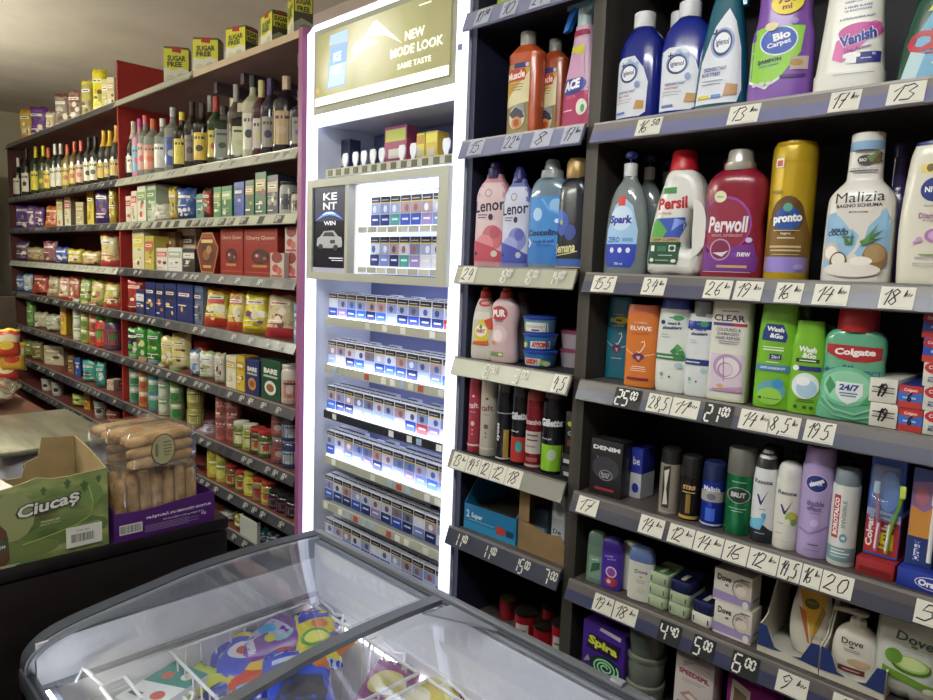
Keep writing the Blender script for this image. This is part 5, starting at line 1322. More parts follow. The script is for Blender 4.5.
sprayc = lambda c: [('cap', [(.80, .96, 0), (.81, .99, 0), (.97, .96, 0), (1, .84, 0)], c)]
H('deodorant_can', 'silver and black deodorant can, first can after the cosmetic box', 'spray can', (657.5, 679, 447), 'D', 'can', mt_('b9b3a4'), 1, 2, [('cap', [(.76, .98, 0), (.80, 1.0, 0), (.97, .93, 0), (1, .7, 0)], mat('191919', .3))], [('P', [(-.26, .1), (.1, .1), (.1, .75), (-.26, .72)], '1d1d20'), ('P', [(-.2, .15), (.04, .16), (-.06, .4), (.04, .7), (-.2, .66), (-.14, .4)], 'c9c6bb'), ('R', -.45, .0, .45, .05, '9a9488')], rot=14, body='can_body')
H('deodorant_can', 'black and gold deodorant can beside the silver one', 'spray can', (678, 699.5, 455), 'D', 'can', mt_('2a2622'), 1, 2, [('cap', [(.68, .97, 0), (.70, 1.0, 0), (.97, .97, 0), (1, .8, 0)], mat('1d1b1a', .4))], [('T', 'STR8', 0, .52, .07, 'c9a86a', .6, 0, 0, .05), ('R', -.3, .44, .3, .455, 'c9a86a'), ('R', -.1, .12, .12, .42, '8a6a2a'), ('R', -.48, .03, .48, .08, 'c0a050')], rot=14, body='can_body')
H('deodorant_can', 'shiny blue deodorant can with a silver band, beside the green one', 'spray can', (699, 723, 461), 'D', 'can', mt_('1f3aa8'), 1, 2, [('cap', [(.70, .97, 0), (.72, 1.0, 0), (.97, .96, 0), (1, .8, 0)], mat('1a2650', .3))], [('R', -.49, .40, .49, .56, 'a9a49a'), ('T', 'Malizia', 0, .60, .08, 'd8dcea', .7, .05, 0, .04), ('R', -.2, .1, .2, .3, '3f66d8'), ('R', -.49, .03, .49, .06, 'b9bcc8'), ('E', 0, .48, .2, .05, '6a6f8a')], rot=14, body='can_body')
H('deodorant_can', 'metallic green deodorant can with a grey cap and oval badge', 'spray can', (722.5, 752, 447.5), 'D', 'can', mt_('1f7a4a'), 1, 2, [('cap', [(.69, .97, 0), (.70, 1.0, 0), (.98, .98, 0), (1, .9, 0)], mat('6a6a64', .4))], [('E', 0, .47, .40, .095, '9aa89e'), ('E', 0, .47, .37, .085, '1d2a24'), ('T', 'BRUT', 0, .475, .06, 'c9d0c8', .5, 0, 0, .05), ('R', -.25, .62, .25, .63, '9ab8a6'), ('R', -.3, .31, .3, .32, '9ab8a6'), ('R', -.2, .28, .2, .288, '9ab8a6')], rot=14, body='can_body')
rex = [('T', 'Rexona', -.02, .66, .048, '2a2f48', .7, .08, 0, .03), ('P', [(-.24, .52), (-.16, .52), (-.04, .45), (.22, .58), (-.04, .405), (-.1, .42)], '20265a')]
RX = [(0, .92, .92), (.01, 1, 1), (.6, 1, 1), (.72, .97, .97), (.84, .84, .84), (.93, .62, .62), (.98, .36, .36), (1, .15, .15)]
H('deodorant_can', 'white and black deodorant spray with a pointed black-edged top', 'spray can', (748.5, 774, 448.5), 'D', RX, mat('dcdde0', .3), 1, 2, [('cap', [(.80, .92, 0), (.88, .78, 0), (.95, .55, 0), (1.002, .2, 0)], mat('2a2b30', .3))], rex + [('P', [(-.49, .0), (.49, .0), (.49, .12), (.1, .2), (-.49, .24)], '1d1f2a'), ('P', [(-.49, .14), (.0, .14), (.2, .28), (-.2, .26), (-.49, .22)], '6fb8d8'), ('R', -.1, .36, .14, .37, '8a90a8'), ('E', .1, .3, .1, .03, '5fa8d0'), ('R', -.2, .1, .2, .108, 'a9b0c0')], rot=10, body='can_body')
H('deodorant_can', 'white deodorant spray with a navy tick and yellow flowers', 'spray can', (771, 798, 461.5), 'D', [(0, .92, .92), (.01, 1, 1), (.76, 1, 1), (.80, .96, .96), (.81, .96, .96)], mat('d9d8d0', .3), 1, 2, [('cap', [(.80, .93, 0), (.81, .95, 0), (.92, .9, 0), (.97, .76, 0), (1, .4, 0)], mat('d6d6d2', .3))], rex + [('E', .2, .38, .22, .07, '9ab85a'), ('E', .26, .40, .1, .04, 'd8b84a'), ('E', .1, .33, .1, .035, 'e6e0d0'), ('E', .3, .33, .1, .04, '7aa04a'), ('R', -.3, .3, -.06, .308, '8a8a80'), ('R', -.34, .18, -.1, .19, 'c98a9a'), ('R', -.34, .1, .2, .105, 'b9b9b0')], rot=12, body='can_body')
H('deodorant_can', 'lilac deodorant spray with a round navy badge', 'spray can', (795, 829, 446.5), 'D', [(0, .94, .94), (.01, 1, 1), (.80, 1, 1), (.84, .93, .93), (.85, .93, .93)], mat('b3a0d0', .3, .1), 1, 2, [('cap', [(.845, .90, 0), (.86, .92, 0), (.985, .86, 0), (1, .78, 0)], mat('a995c8', .3))], [('E', .0, .685, .33, .082, 'd0c8e0'), ('E', .0, .685, .31, .075, '20307a'), ('T', 'NIVEA', .0, .685, .03, 'e6e8f2', .34), ('L', [(-.2, .66), (.2, .72)], .03, 'e6e8f2'), ('T', 'double', .02, .505, .05, '5a4a86', .5, 0, 0, .02), ('T', 'effect', .0, .455, .045, '5a4a86', .42, 0, 0, .02), ('R', -.1, .41, .16, .416, '7a6aa0'), ('E', .04, .325, .12, .035, 'c9bce0'), ('L', [(-.4, .25), (-.1, .22), (.2, .26), (.42, .3)], .02, '8f7ab8'), ('R', -.1, .12, .2, .13, '5a4a86'), ('R', -.2, .07, .24, .075, '7a6aa0')], rot=10, body='can_body')
H('deodorant_can', 'white deodorant spray with an upright red name panel and grey cap', 'spray can', (825.5, 854, 468.5), 'D', [(0, .92, .92), (.01, 1, 1), (.80, 1, 1), (.84, .94, .94)], mat('d6d8d4', .3), 1, 2, [('cap', [(.825, .90, 0), (.84, .93, 0), (.98, .88, 0), (1, .76, 0)], mat('7f8a92', .35))], [('R', -.34, .29, -.10, .74, 'b0303a'), ('T', 'BOROTALCO', -.22, .515, .045, 'f2eeea', 1.5, 0, 90, .05), ('T', 'INVISIBLE', .06, .55, .04, '8f9a9c', 1.1, 0, 90), ('E', .1, .3, .14, .045, '6f9ab0'), ('T', '48', .1, .3, .04, 'eef2f2', .14), ('R', -.49, .05, .49, .20, '7a9aa2'), ('R', -.3, .165, .2, .175, 'dfe6e6'), ('R', -.3, .13, .36, .145, 'dfe6e6'), ('R', -.3, .1, .3, .108, 'dfe6e6'), ('E', -.26, .90, .12, .04, 'b8323a')], rot=6, body='can_body')
# dark bottles standing behind on shelf D
for a, b_, yt, c, lab in ((757, 778, 446, '1f1f22', 'black can standing behind the pointed white spray'), (783, 800, 452, '26262a', 'dark can standing behind the flowered white spray'), (833, 850, 458, '262c5a', 'navy can standing behind the lilac spray'), (846, 862, 466, '6a8a3a', 'olive green can standing behind the red-panelled spray')):
    H('deodorant_can', lab, 'spray can', (a, b_, yt), 'D', 'can', mt_(c), 1, 2, [('cap', [(.74, .97, 0), (.76, 1.0, 0), (1, .9, 0)], mat('222226', .4))], (), dy=.10, rot=0, body='can_body')
# toothbrush packs on their trays
zd = ZS['D']
t, Wd, Ht = BX('toothbrush_display', 'red card tray of twin toothbrush packs with blue backing', 'display', (855, 893), 0, zd, .14, '9a2428', [('R', -.4, .2, .4, .5, '7a1a1e')], Ht=.03, bev=.001, body='tray')
bk = MB().box(-Wd * .46, Wd * .46, -.045, .05, .031, .225, mat('2f5fc0', .35), .002); bk.build('backing_card', t, smooth=False)
decal(bk, [('R', -.48, .03, .48, .42, 'b02a2e'), ('P', [(-.48, .40), (.48, .36), (.48, .44), (-.48, .47)], 'd8dce8'), ('R', -.4, .40, .2, .425, '2f4fb0'), ('T', 'Colgate', -.33, .26, .075, 'f0ecea', 1.15, 0, 90, .04), ('R', -.12, .09, .34, .25, 'e3cf2a'), ('T', '2', .1, .205, .06, '2a2416', .1, 0, 0, .04), ('T', 'PACK', .1, .125, .035, '2a2416', .3, 0, 0, .04), ('R', -.02, .28, .3, .3, 'e6d0d0'), ('R', .05, .31, .34, .33, 'e6d0d0'), ('R', -.1, .82, .26, .86, '24408a'), ('E', .1, .66, .3, .2, '5f8fd8')], Wd * .92, .194, .003, 'backing_print', t, fine=2, base=.031)
decal(bk, [('R', -.48, .0, .48, .42, '8f2428'), ('R', -.48, .42, .48, .47, 'c9ccd8'), ('R', -.3, .6, .3, .9, '24509a')], .095, .194, .003, 'side_print', t, fine=1, face='side', base=.031)
bl = MB()
for sx in (0,):
    bl.box(-Wd * .36, Wd * .40, -.068, -.0465, .105, .212, clear('dfeaf6', .88, .08, .1), .006)
bl.build('blister', t)
for k, (c, sx, ln_) in enumerate((('c25a86', -.004, -.05), ('8fc03a', .014, .10))):
    q = MB(); q.tube([(sx - .002, -.056, .045), (sx, -.056, .09), (sx + ln_ * .1, -.055, .13), (sx + ln_ * .16, -.056, .17)], [.0035, .0045, .0032, .004], mat(c, .35), 8)
    q.box(sx + ln_ * .16 - .005, sx + ln_ * .16 + .005, -.064, -.056, .155, .178, mat('d8e4e8' if k == 0 else 'c9e060', .6), .002)
    q.tube([(sx - .003, -.058, .05), (sx, -.0585, .10)], .0026, mat('e6e0e4', .4), 6)
    q.build('toothbrush', t)
t, Wd, Ht = BX('toothbrush_display', 'blue card tray of orange toothbrush packs at the end of the shelf', 'display', (896, 960), 0, zd, .14, '22389a', [('E', .06, .5, .28, .34, 'e4e8f2'), ('E', .06, .5, .265, .30, '22389a'), ('T', 'Oral-B', .06, .5, .36, 'eef0f6', .44, .05, 0, .05)], Ht=.034, bev=.001, body='tray', dy=-.004)
bk = MB().box(-Wd * .46, -Wd * .02, -.045, .05, .035, .215, mat('39509a', .35)); bk.build('backing_card', t, smooth=False)
bk.v = [(a + Wd * .24, b_, c) for a, b_, c in bk.v]
od = decal(bk, [('R', -.48, .30, .48, .7, 'c98a3a'), ('P', [(-.48, .62), (.0, .56), (.48, .66), (.48, .9), (-.48, .85)], '8f6a9a'), ('E', -.1, .72, .25, .1, 'b06a7a'), ('R', -.48, .0, .48, .3, '24386f'), ('R', -.2, .06, .0, .26, 'dfe4ee'), ('T', 'Oral-B', -.1, .16, .05, '24389a', .9, 0, 90, .04)], Wd * .44, .18, .003, 'backing_print', t, fine=2, base=.035); od.location.x = -Wd * .24
bk_ = MB().box(Wd * .02, Wd * .42, -.045, .05, .035, .215, mat('24407a', .35)); bk_.build('backing_card', t, smooth=False)
q = MB(); q.tube([(-.006, -.055, .05), (-.006, -.055, .12), (-.004, -.056, .18)], .004, mat('e6e8ea', .35), 8); q.box(-.01, .002, -.064, -.056, .155, .18, mat('dfe8f0', .5), .002); q.build('toothbrush', t)

# shelf E
ze = ZS['E']
ST = [(0, .92, .9), (.02, .99, 1), (.06, 1, 1), (.7, 1, 1), (.74, .98, .98)]
DM = lambda c, z0=.73: [('cap', [(z0, .98, .98), (z0 + .02, .99, .99), (.9, .95, .95), (.97, .82, .84), (1, .6, .62)], c, 3)]
H('deodorant_stick', 'grey green deodorant stick beside the dark upright', 'deodorant', (586, 605, 531.5), 'E', ST, mat('64806f', .35), .5, 3, DM('5f786c'), [('R', -.3, .1, .4, .55, '7f9a88'), ('P', [(-.2, .2), (.3, .3), (.3, .44), (-.1, .4)], '2f5a46'), ('T', 'lady', .05, .48, .05, 'dfe8e0', .4, .1, 8), ('E', 0, .85, .25, .05, '4f6a5c')], rot=6)
H('deodorant_stick', 'violet deodorant stick with a pink and white badge', 'deodorant', (600.5, 622, 538), 'E', ST, mat('4a2f9a', .3), .55, 3, DM('3a2580'), [('T', 'Lady', -.05, .66, .05, 'd8c8ec', .4, .1, 8), ('T', 'speed', .05, .61, .03, 'd8c8ec', .4, .1, 8), ('E', .08, .36, .26, .11, 'dcd0e4'), ('E', .08, .36, .2, .085, '8f4a9a'), ('E', .1, .17, .3, .09, 'b0404a'), ('E', .0, .17, .1, .04, 'e6c8c8')], rot=6)
H('deodorant_stick', 'white deodorant stick standing behind the blue-capped one', 'deodorant', (619, 643, 542), 'E', ST, mat('cdcdc6', .3), .5, 3, DM('b9b9b2'), [], rot=0, dy=.03)
H('deodorant_stick', 'white deodorant stick with a dusty blue cap', 'deodorant', (627, 653, 547), 'E', ST, mat('d6d6cc', .3), .5, 3, DM('5f74a8'), [('T', 'Dove', .06, .57, .07, '2f3a5a', .5, .05, 4, .02), ('E', .06, .47, .06, .02, 'b9a26a'), ('R', -.12, .4, .24, .41, '8a8a90'), ('R', -.1, .36, .22, .37, '8a8a90'), ('E', .1, .22, .16, .06, 'c9d0b0')], rot=10)


def bar(px, layer, main, lab, side='2f5a3a', yx=0.0, w=.052, hh=.027, depth_=.085):
    Y = YF + .032
    X0 = Xat(px, Y, ze)
    z = ze + .0006 + (hh + .001) * layer
    t = thing('soap_bar', lab, 'soap', (X0 + w / 2, Y + depth_ / 2 + yx, z), math.radians(-3 + 2 * layer), 'wrapped soap bars')
    b = MB(); b.loft([(0, w / 2 * .92, depth_ / 2 * .95), (.004, w / 2, depth_ / 2), (hh - .004, w / 2, depth_ / 2), (hh, w / 2 * .93, depth_ / 2 * .96)], mat(main, .3), 28, 7)
    b.build('wrapper', t)
    decal(b, [('R', -.36, .25, .36, .7, side)], w, hh, depth_, 'end_print', t, fine=1, rough=.3)
    decal(b, [('R', -.4, -.4, .4, .1, side), ('R', -.1, -.36, .1, .05, 'b9b6a0')], w, depth_, depth_, 'top_print', t, fine=1, face='top', rough=.3)


PG = 'a9b89a'
for k in range(3): bar(646, k, PG, f'pale green soap bar, {("lowest", "middle", "topmost")[k]} of the stack beside the blue-capped stick', '3f6a3c')
for k in range(2): bar(667, k, PG, f'pale green soap bar, {("lowest", "middle")[k]} layer of the stack topped with navy', '2f5a34')
bar(667, 2, '20264f', 'navy soap bar on top of two pale green ones', '10142f')
bar(690, 0, 'd8d6c8', 'cream soap bar with a blue end beside the two soap boxes', '2b3384')
bar(690, 1, '20264f', 'navy soap bar on top of the cream one', '10142f')
dv = [('P', [(-.5, .06), (.5, .06), (.5, .30), (-.5, .34)], 'a08fc0'), ('P', [(-.5, .0), (.5, .0), (.5, .06), (-.5, .06)], 'd8d4ca'), ('T', 'Dove', -.22, .76, .20, '34343c', .36, .04, 0, .02), ('E', -.14, .56, .05, .035, '6a5a3a'), ('E', .22, .56, .22, .30, '6a5f60'), ('E', .235, .555, .205, .285, 'd0c4ba'), ('E', .18, .64, .10, .10, '9a8a86'), ('E', .24, .52, .14, .14, 'e0d6cc'), ('R', .2, .86, .44, .9, '6a6a70'), ('E', .38, .14, .08, .12, 'e6e2d8'), ('R', .1, .78, .4, .8, '9a9aa0')]
for k in range(2):
    BX('soap_box', ('white soap box with a lilac stripe, lower of two', 'white soap box with a lilac stripe, on top of its twin')[k], 'box', (712.5, 750), 0, ze + .0725 * k, .05, 'd8d5cb', dv, Ht=.072, dy=.004, rot=0, side=[('R', -.3, .2, .3, .3, 'a08fc0')], fine=2, group='lilac striped soap boxes')

M_card = mat('c9c6b8', .6)
M_navy = mat('26386f', .5)


def cutbox(px0, px1, lab, tall=.15, low=.035, d=.16):
    Y = YF + .03
    X0, X1 = Xat(px0, Y, ze), Xat(px1, Y, ze)
    wd = X1 - X0
    t = thing('display_carton', lab, 'carton', ((X0 + X1) / 2, Y, ze + .0006), math.radians(0))
    MB().box(-wd / 2, wd / 2, 0, d, 0, .0025, M_card).build('base', t, smooth=False)
    for s in (-1, 1):
        x = s * (wd / 2 - .0015)
        MB().prism([(0.0005, .003), (d, .003), (d, tall), (d * .55, tall), (d * .25, low * 1.9), (.0005, low * 1.6)], x - .0015, x + .0015, M_card, 'x').build('side_panel', t, smooth=False)
        MB().prism([(s * wd * .10, low * .5), (s * (wd / 2 - .001), low * .4), (s * (wd / 2 - .001), low * 1.75), (s * wd * .36, low * 1.7), (s * wd * .22, low * .6)], -.0045, -.0025, M_navy, 'y').build('front_flap', t, smooth=False)
    MB().prism([(-wd / 2, .0), (wd / 2, .0), (wd / 2, low * 1.6), (wd * .34, low * 1.55), (wd * .2, low * .55), (-wd * .2, low * .55), (-wd * .34, low * 1.55), (-wd / 2, low * 1.6)], -.002, 0, M_card, 'y').build('front_panel', t, smooth=False)
    return t


cutbox(757, 818, 'cut-open white and navy card carton with one orange and white bottle inside')
cutbox(819, 884, 'cut-open white and navy card carton that holds the pump bottle')
H('soap_refill', 'white and orange soap bottle lying back in the cut-open carton', 'bottle', (787, 830, 582), 'E', [(0, .5, .6), (.04, .75, .85), (.2, .95, 1), (.45, 1, 1), (.7, .9, .95), (.9, .75, .8), (1, .7, .7)], mat('d3cec2', .3), .5, 2.6, [], [('P', [(-.36, .98), (.36, .98), (.3, .7), (.12, .42), (.06, .16), (.0, .42), (-.2, .66)], 'd8a83a'), ('P', [(-.3, .68), (-.02, .2), (.02, .2), (-.12, .62)], 'b86a3a'), ('P', [(.06, .2), (.34, .66), (.24, .74), (.1, .45)], 'a8883a'), ('E', 0, .74, .17, .07, '5f5a2a'), ('T', 'DAN', 0, .755, .03, 'a9a45a', .2), ('T', 'MILK', .2, .3, .05, 'a9a49a', .3)], dy=.045, rot=10, z=ze + .0032)
PB = [(0, .9, .9), (.03, 1, 1), (.3, 1, 1), (.5, .96, .98), (.64, .84, .88), (.73, .6, .66), (.78, .38, .46), (.80, .36, .42)]
t, Wd, Ht, D = H('hand_soap', 'white pump bottle of hand soap standing in the cut-open carton', 'bottle', (829, 877, 610), 'E', PB, mat('dcd9cd', .28, 0, 0, .5, .3), .55, 2.6, [('collar', cyl(.775, .87, .34), 'd9d6cb'), ('pump_stem', [(.87, .12, 0), (.93, .12, 0)], 'd2cfc4')], [('T', 'Dove', -.05, .56, .085, '34343c', .46, .04, 2, .02), ('E', -.05, .49, .06, .016, '6a5a3a'), ('R', -.25, .5, -.14, .504, '6a6a60'), ('R', -.22, .445, .14, .455, '8a8a80'), ('R', -.2, .42, .12, .43, '8a8a80'), ('E', .12, .28, .24, .06, 'c9b08a'), ('R', -.3, .12, .26, .2, '6a2a34'), ('R', -.2, .15, .16, .165, 'd8b8b0')], dy=.02, rot=6, z=ze + .0032)
hd = MB(); hd.loft([(.925 * Ht, .012, .010), (.945 * Ht, .017, .013), (.975 * Ht, .016, .012), (.985 * Ht, .012, .009)], mat('d9d6cb', .3), 20, 3, True)
hd.tube([(-.004, -.002, .957 * Ht), (-.022, -.006, .962 * Ht), (-.042, -.012, .968 * Ht)], [.006, .0055, .0045], mat('d9d6cb', .3), 8)
hd.build('pump_head', t)
Xp = Xat(906, YF + .07, ze); mbp = bagmesh(.118, .205, .055, 33, mat('c6cac2', .3), mat('b9bfb6', .3), (.84, 1, mat('aab2a8', .3)), 4, .03, waist=.03)
t = thing('soap_refill_pouch', 'pale soap refill pouch with a sliced cucumber picture', 'pouch', (Xp, YF + .07, ze + .001), math.radians(4))
mbp.build('pouch', t, angle=60)
decal(mbp, [('T', 'Dove', .06, .62, .09, '4a5a54', .5, .05, -6, .02), ('E', .06, .56, .05, .015, '8a7a4a'), ('R', -.1, .535, .22, .54, '8a9a90'), ('R', -.06, .51, .2, .515, '8a9a90'), ('E', .04, .38, .27, .085, '4a7a2a'), ('E', .04, .395, .24, .07, 'a9c86a'), ('E', .04, .40, .2, .055, 'c9dc9a'), ('E', -.2, .43, .12, .07, '6a9a3a'), ('P', [(-.34, .24), (.36, .17), (.36, .24), (-.34, .32)], '6f9a34'), ('E', .3, .19, .08, .03, 'dfe6d0'), ('E', -.16, .88, .12, .04, '7a847c')], .118, .205, .055, 'label_lettering', t)
Xp = Xat(940, YF + .08, ze); m2_ = bagmesh(.10, .19, .05, 34, mat('9fb08a', .3), mat('9fb08a', .3), None, 4, .03)
t = thing('soap_refill_pouch', 'greenish refill pouch behind the cucumber one at the edge of the shelf', 'pouch', (Xp, YF + .12, ze + .001), 0)
m2_.build('pouch', t, angle=60)
decal(m2_, [('E', -.2, .4, .2, .1, '4f7a34'), ('E', -.2, .6, .15, .05, '7f9a54')], .10, .19, .05, 'label_lettering', t)

# shelf F
zf = ZS['F']
spir = []
pts = [(.08 + (.05 + .27 * k / 60) * math.cos(k * .33), .42 + (.022 + .125 * k / 60) * math.sin(k * .33)) for k in range(60)]
BX('candle_box', 'purple box with a green spiral and yellow lettering', 'box', (580, 621), 628, zf, .055, '46268a', [('P', [(-.5, .04), (.0, .04), (.5, .12), (.5, .0), (-.5, 0)], '7a9a8a'), ('E', .08, .42, .38, .165, '16352a'), ('L', pts, .026, '9ad8a8'), ('P', [(-.40, .62), (.36, .60), (.42, .82), (-.34, .84)], '241a3a'), ('T', 'Spira', .0, .72, .17, '16121f', .72, 0, -6, .1), ('T', 'Spira', .0, .72, .16, 'd3dc4a', .70, 0, -6, .05), ('P', [(-.1, .94), (.4, .9), (.42, .96), (-.06, .99)], 'c9c0e0'), ('P', [(-.44, .4), (-.34, .52), (-.28, .44)], '9a9a8a'), ('R', -.46, .1, -.3, .26, '6a7a6a')], side=[('R', -.3, .2, .3, .6, '3a1f74')], rot=0, fine=3)
M_tin = clear('c8cfc8', .25, .08, .1, '7c837a')
for k in range(3):
    X = Xat(645.5, YF + .075, zf + .1); zt_ = zf + .0006 + .0715 * k
    t = thing('scented_tin', f'grey lidded tub, {("lowest", "middle", "topmost")[k]} of the stack of three beside the spiral box', 'tub', (X, YF + .078, zt_), 0, 'stacked grey tubs')
    MB().loft([(0, .043, .043), (.003, .045, .045), (.052, .046, .046), (.056, .044, .044)], M_tin, 32).build('tub_body', t)
    MB().loft([(.0565, .047, .047), (.059, .048, .048), (.068, .048, .048), (.070, .044, .044)], mat('8f9484', .3, .3), 32).build('lid', t)
    MB().loft([(.004, .0405, .0405), (.05, .0415, .0415)], mat('4e544c', .4), 24).build('contents', t)
BX('plaster_box', 'white and pink box with raspberry lettering under the shelf', 'box', (670.5, 708), 645, zf, .05, 'd0c6c4', [('P', [(-.46, .9), (.1, .86), (.1, .97), (-.46, .99)], '8a1f34'), ('T', 'SPEEDEPIL', .0, .685, .05, '9a3a5a', .8, 0, -3, .04), ('R', -.3, .62, .3, .626, 'a98a94'), ('R', -.3, .6, .2, .606, 'a98a94'), ('L', [(-.3, .78), (.0, .85), (.4, .8)], .012, 'b0a0a4'), ('L', [(-.3, .75), (.0, .82), (.4, .77)], .012, 'b0a0a4'), ('P', [(-.34, .46), (.2, .36), (.4, .42), (-.1, .52)], 'b98a8a'), ('P', [(-.2, .46), (.24, .39), (.34, .42), (-.08, .49)], 'e6dcd8'), ('P', [(.0, .36), (.3, .33), (.36, .38), (.06, .42)], 'a8555f'), ('T', '16', -.26, .345, .085, '8a1f3a', .26, 0, 0, .06)], fine=2)
BX('plaster_box', 'magenta box standing beside the white and pink box', 'box', (721, 768), 667, zf, .05, '7c2070', [('T', 'DE FACE', .06, .90, .03, 'd0a8c8', .36, 0, -4), ('T', 'CERA', .06, .86, .02, 'd0a8c8', .3, 0, -4), ('P', [(-.42, .5), (-.02, .46), (-.0, .76), (-.4, .82)], 'b9ae9a'), ('P', [(-.36, .54), (-.08, .5), (-.07, .7), (-.34, .75)], '6a5a4a'), ('R', .1, .3, .4, .6, '8a2f80')], fine=2)

# ------------------------------------------------------------------ narrow unit
H('cleaner_bottle', 'lime and white bottle alone on the uppermost narrow shelf', 'bottle', (497, 524, -60), 'm1', 'lenor', mat('c9cfc2', .3), .6, 2.6, [('cap', cyl(.86, 1, .5), '7aa03a')], [('R', -.46, .03, .46, .3, '8fb23a'), ('E', 0, .24, .3, .08, 'd8dccf'), ('R', -.3, .12, .3, .14, '4a6a2a')], dy=.02)
scl = [('R', -.47, .05, .28, .70, '8f7f4f'), ('R', -.47, .34, .28, .66, 'c9a43a'), ('P', [(-.47, .36), (.28, .62), (.28, .34), (-.47, .3)], 'd8cfa4'), ('R', -.2, .655, .24, .705, '3a2f6a'), ('E', .2, .68, .05, .02, 'c9cce0'), ('P', [(-.47, .54), (.14, .54), (.2, .6), (.14, .65), (-.47, .655)], 'b8402c'), ('T', 'Muscle', -.13, .595, .07, 'f0eae0', .56, .1, 5, .03), ('R', -.3, .505, .1, .512, '8a6a2a'), ('R', -.3, .48, .1, .487, '8a6a2a'), ('R', -.3, .455, .06, .462, '8a6a2a'), ('E', -.05, .2, .25, .11, 'cfc8b8'), ('E', .05, .27, .14, .06, '8f8f96'), ('P', [(-.3, .24), (-.1, .30), (.1, .26), (.2, .2), (.0, .18), (-.2, .2)], '34364a'), ('E', -.05, .15, .16, .06, 'c08a3a'), ('E', -.05, .15, .09, .035, 'a83a2c')]
SCB = [(0, .96, .94), (.012, 1, 1), (.6, .99, 1), (.74, .97, 1), (.78, 1.0, 1.0), (.80, .98, .98), (.86, .62, .7), (.88, .44, .6)]
H('drain_cleaner', 'orange cleaner bottle with a grey cap, in front of its twin', 'bottle', (507, 541, 33), 'm2', SCB, G('b5522c'), .55, 2.8, [('cap', cyl(.875, 1, .40), '9a9890')], scl, dy=.02, rot=4)
H('drain_cleaner', 'orange cleaner bottle with a grey cap, set back beside the spray bottle', 'bottle', (537, 565, 40), 'm2', SCB, G('9a4424'), .55, 2.8, [('cap', cyl(.875, 1, .40), '85837c')], scl, dy=.07, rot=4)
ace = [('R', -.46, .02, .46, .30, 'a81f5a'), ('R', -.46, .28, .46, .33, 'c8a6c0'), ('E', -.05, .33, .40, .07, '3a3f9a'), ('T', 'ACE', -.06, .335, .075, 'f0f0f4', .50, .12, 6, .06), ('T', 'DEGRESANT', -.06, .275, .024, '24387a', .56, .05, 4, .03), ('T', 'COLOR', -.06, .245, .024, 'd06a9a', .3), ('E', .26, .16, .14, .06, 'd8dcd0'), ('E', .3, .15, .05, .03, '4a9a6a'), ('R', -.3, .14, .0, .15, 'e0b8cc'), ('P', [(-.3, .38), (.3, .38), (.2, .6), (-.18, .6)], 'c99aba'), ('P', [(-.2, .58), (.22, .55), (.2, .62), (-.17, .62)], 'c9c03a'), ('R', -.24, .70, .24, .74, '9a2a4a')]
t, Wd, Ht, D = H('spray_bottle', 'pink and white stain spray bottle with a blue trigger', 'spray bottle', (566, 601, -4), 'm2', [(0, .95, .9), (.012, 1, 1), (.12, 1, 1), (.3, .94, 1), (.45, .78, .85), (.6, .60, .7), (.72, .48, .58), (.78, .44, .5)], mat('c9a9c0', .3), .6, 2.6, [('collar', cyl(.77, .90, .36), 'a9bcc0')], ace, rot=-6, dy=.0)
tg = MB(); tg.prism([(-.52 * Wd, .92 * Ht), (-.30 * Wd, .94 * Ht), (.1 * Wd, .86 * Ht), (.3 * Wd, .88 * Ht), (.34 * Wd, .97 * Ht), (.1 * Wd, 1.0 * Ht), (-.3 * Wd, 1.02 * Ht), (-.5 * Wd, .99 * Ht)], -.012, .012, G('7fa2b0'))
tg.prism([(-.66 * Wd, .77 * Ht), (-.50 * Wd, .78 * Ht), (-.34 * Wd, .87 * Ht), (-.22 * Wd, .92 * Ht), (-.36 * Wd, .95 * Ht), (-.52 * Wd, .88 * Ht)], -.007, .007, G('2a6ac0'))
tg.build('trigger', t, smooth=False)
ln1 = lambda a, b_: [('P', [(-.46, .06), (.46, .06), (.46, .74), (.3, .8), (-.3, .8), (-.46, .74)], a), ('E', -.04, .70, .11, .04, '9a8f9a'), ('E', -.04, .70, .08, .028, a), ('T', 'Lenor', .0, .585, .115, '2a2440', .88, .04, 5, .02), ('R', -.34, .49, -.04, .50, '5a5470'), ('R', -.34, .465, -.08, .475, '5a5470'), ('E', .06, .475, .07, .03, '2f2a4a'), ('E', .12, .28, .3, .12, b_[0]), ('E', -.1, .22, .26, .09, b_[1]), ('E', .2, .33, .15, .06, b_[2]), ('P', [(-.46, .06), (.46, .06), (.46, .14), (.1, .2), (-.46, .26)], b_[3]), ('E', .2, .13, .09, .03, 'b9c0b0'), ('E', -.36, .13, .05, .02, '24203a')]
H('fabric_softener', 'pink fabric softener bottle beside the lit cabinet, with a purple cap', 'bottle', (474, 509, 162), 'm3', 'lenor', mat('c68f96', .3), .55, 3, [('cap', cyl(.84, .94, .40), '2f2a5a'), ('cap_dome', [(.93, .32, 0), (.985, .29, 0), (1, .2, 0)], '3a346a')], ln1('d6bcbf', ('c9707a', 'd88a90', 'b85a68', 'b8485c')), rot=12)
H('fabric_softener', 'lavender blue fabric softener bottle with a navy cap', 'bottle', (501.5, 531, 167), 'm3', 'lenor', mat('6f78b8', .3), .55, 3, [('cap', cyl(.84, .94, .40), '242a6a'), ('cap_dome', [(.93, .32, 0), (.985, .29, 0), (1, .2, 0)], '2a3078')], [q for q in ln1('c6cbe0', ('7f86c8', '9aa2d6', '5a64b0', '3a4aa8'))], rot=12)
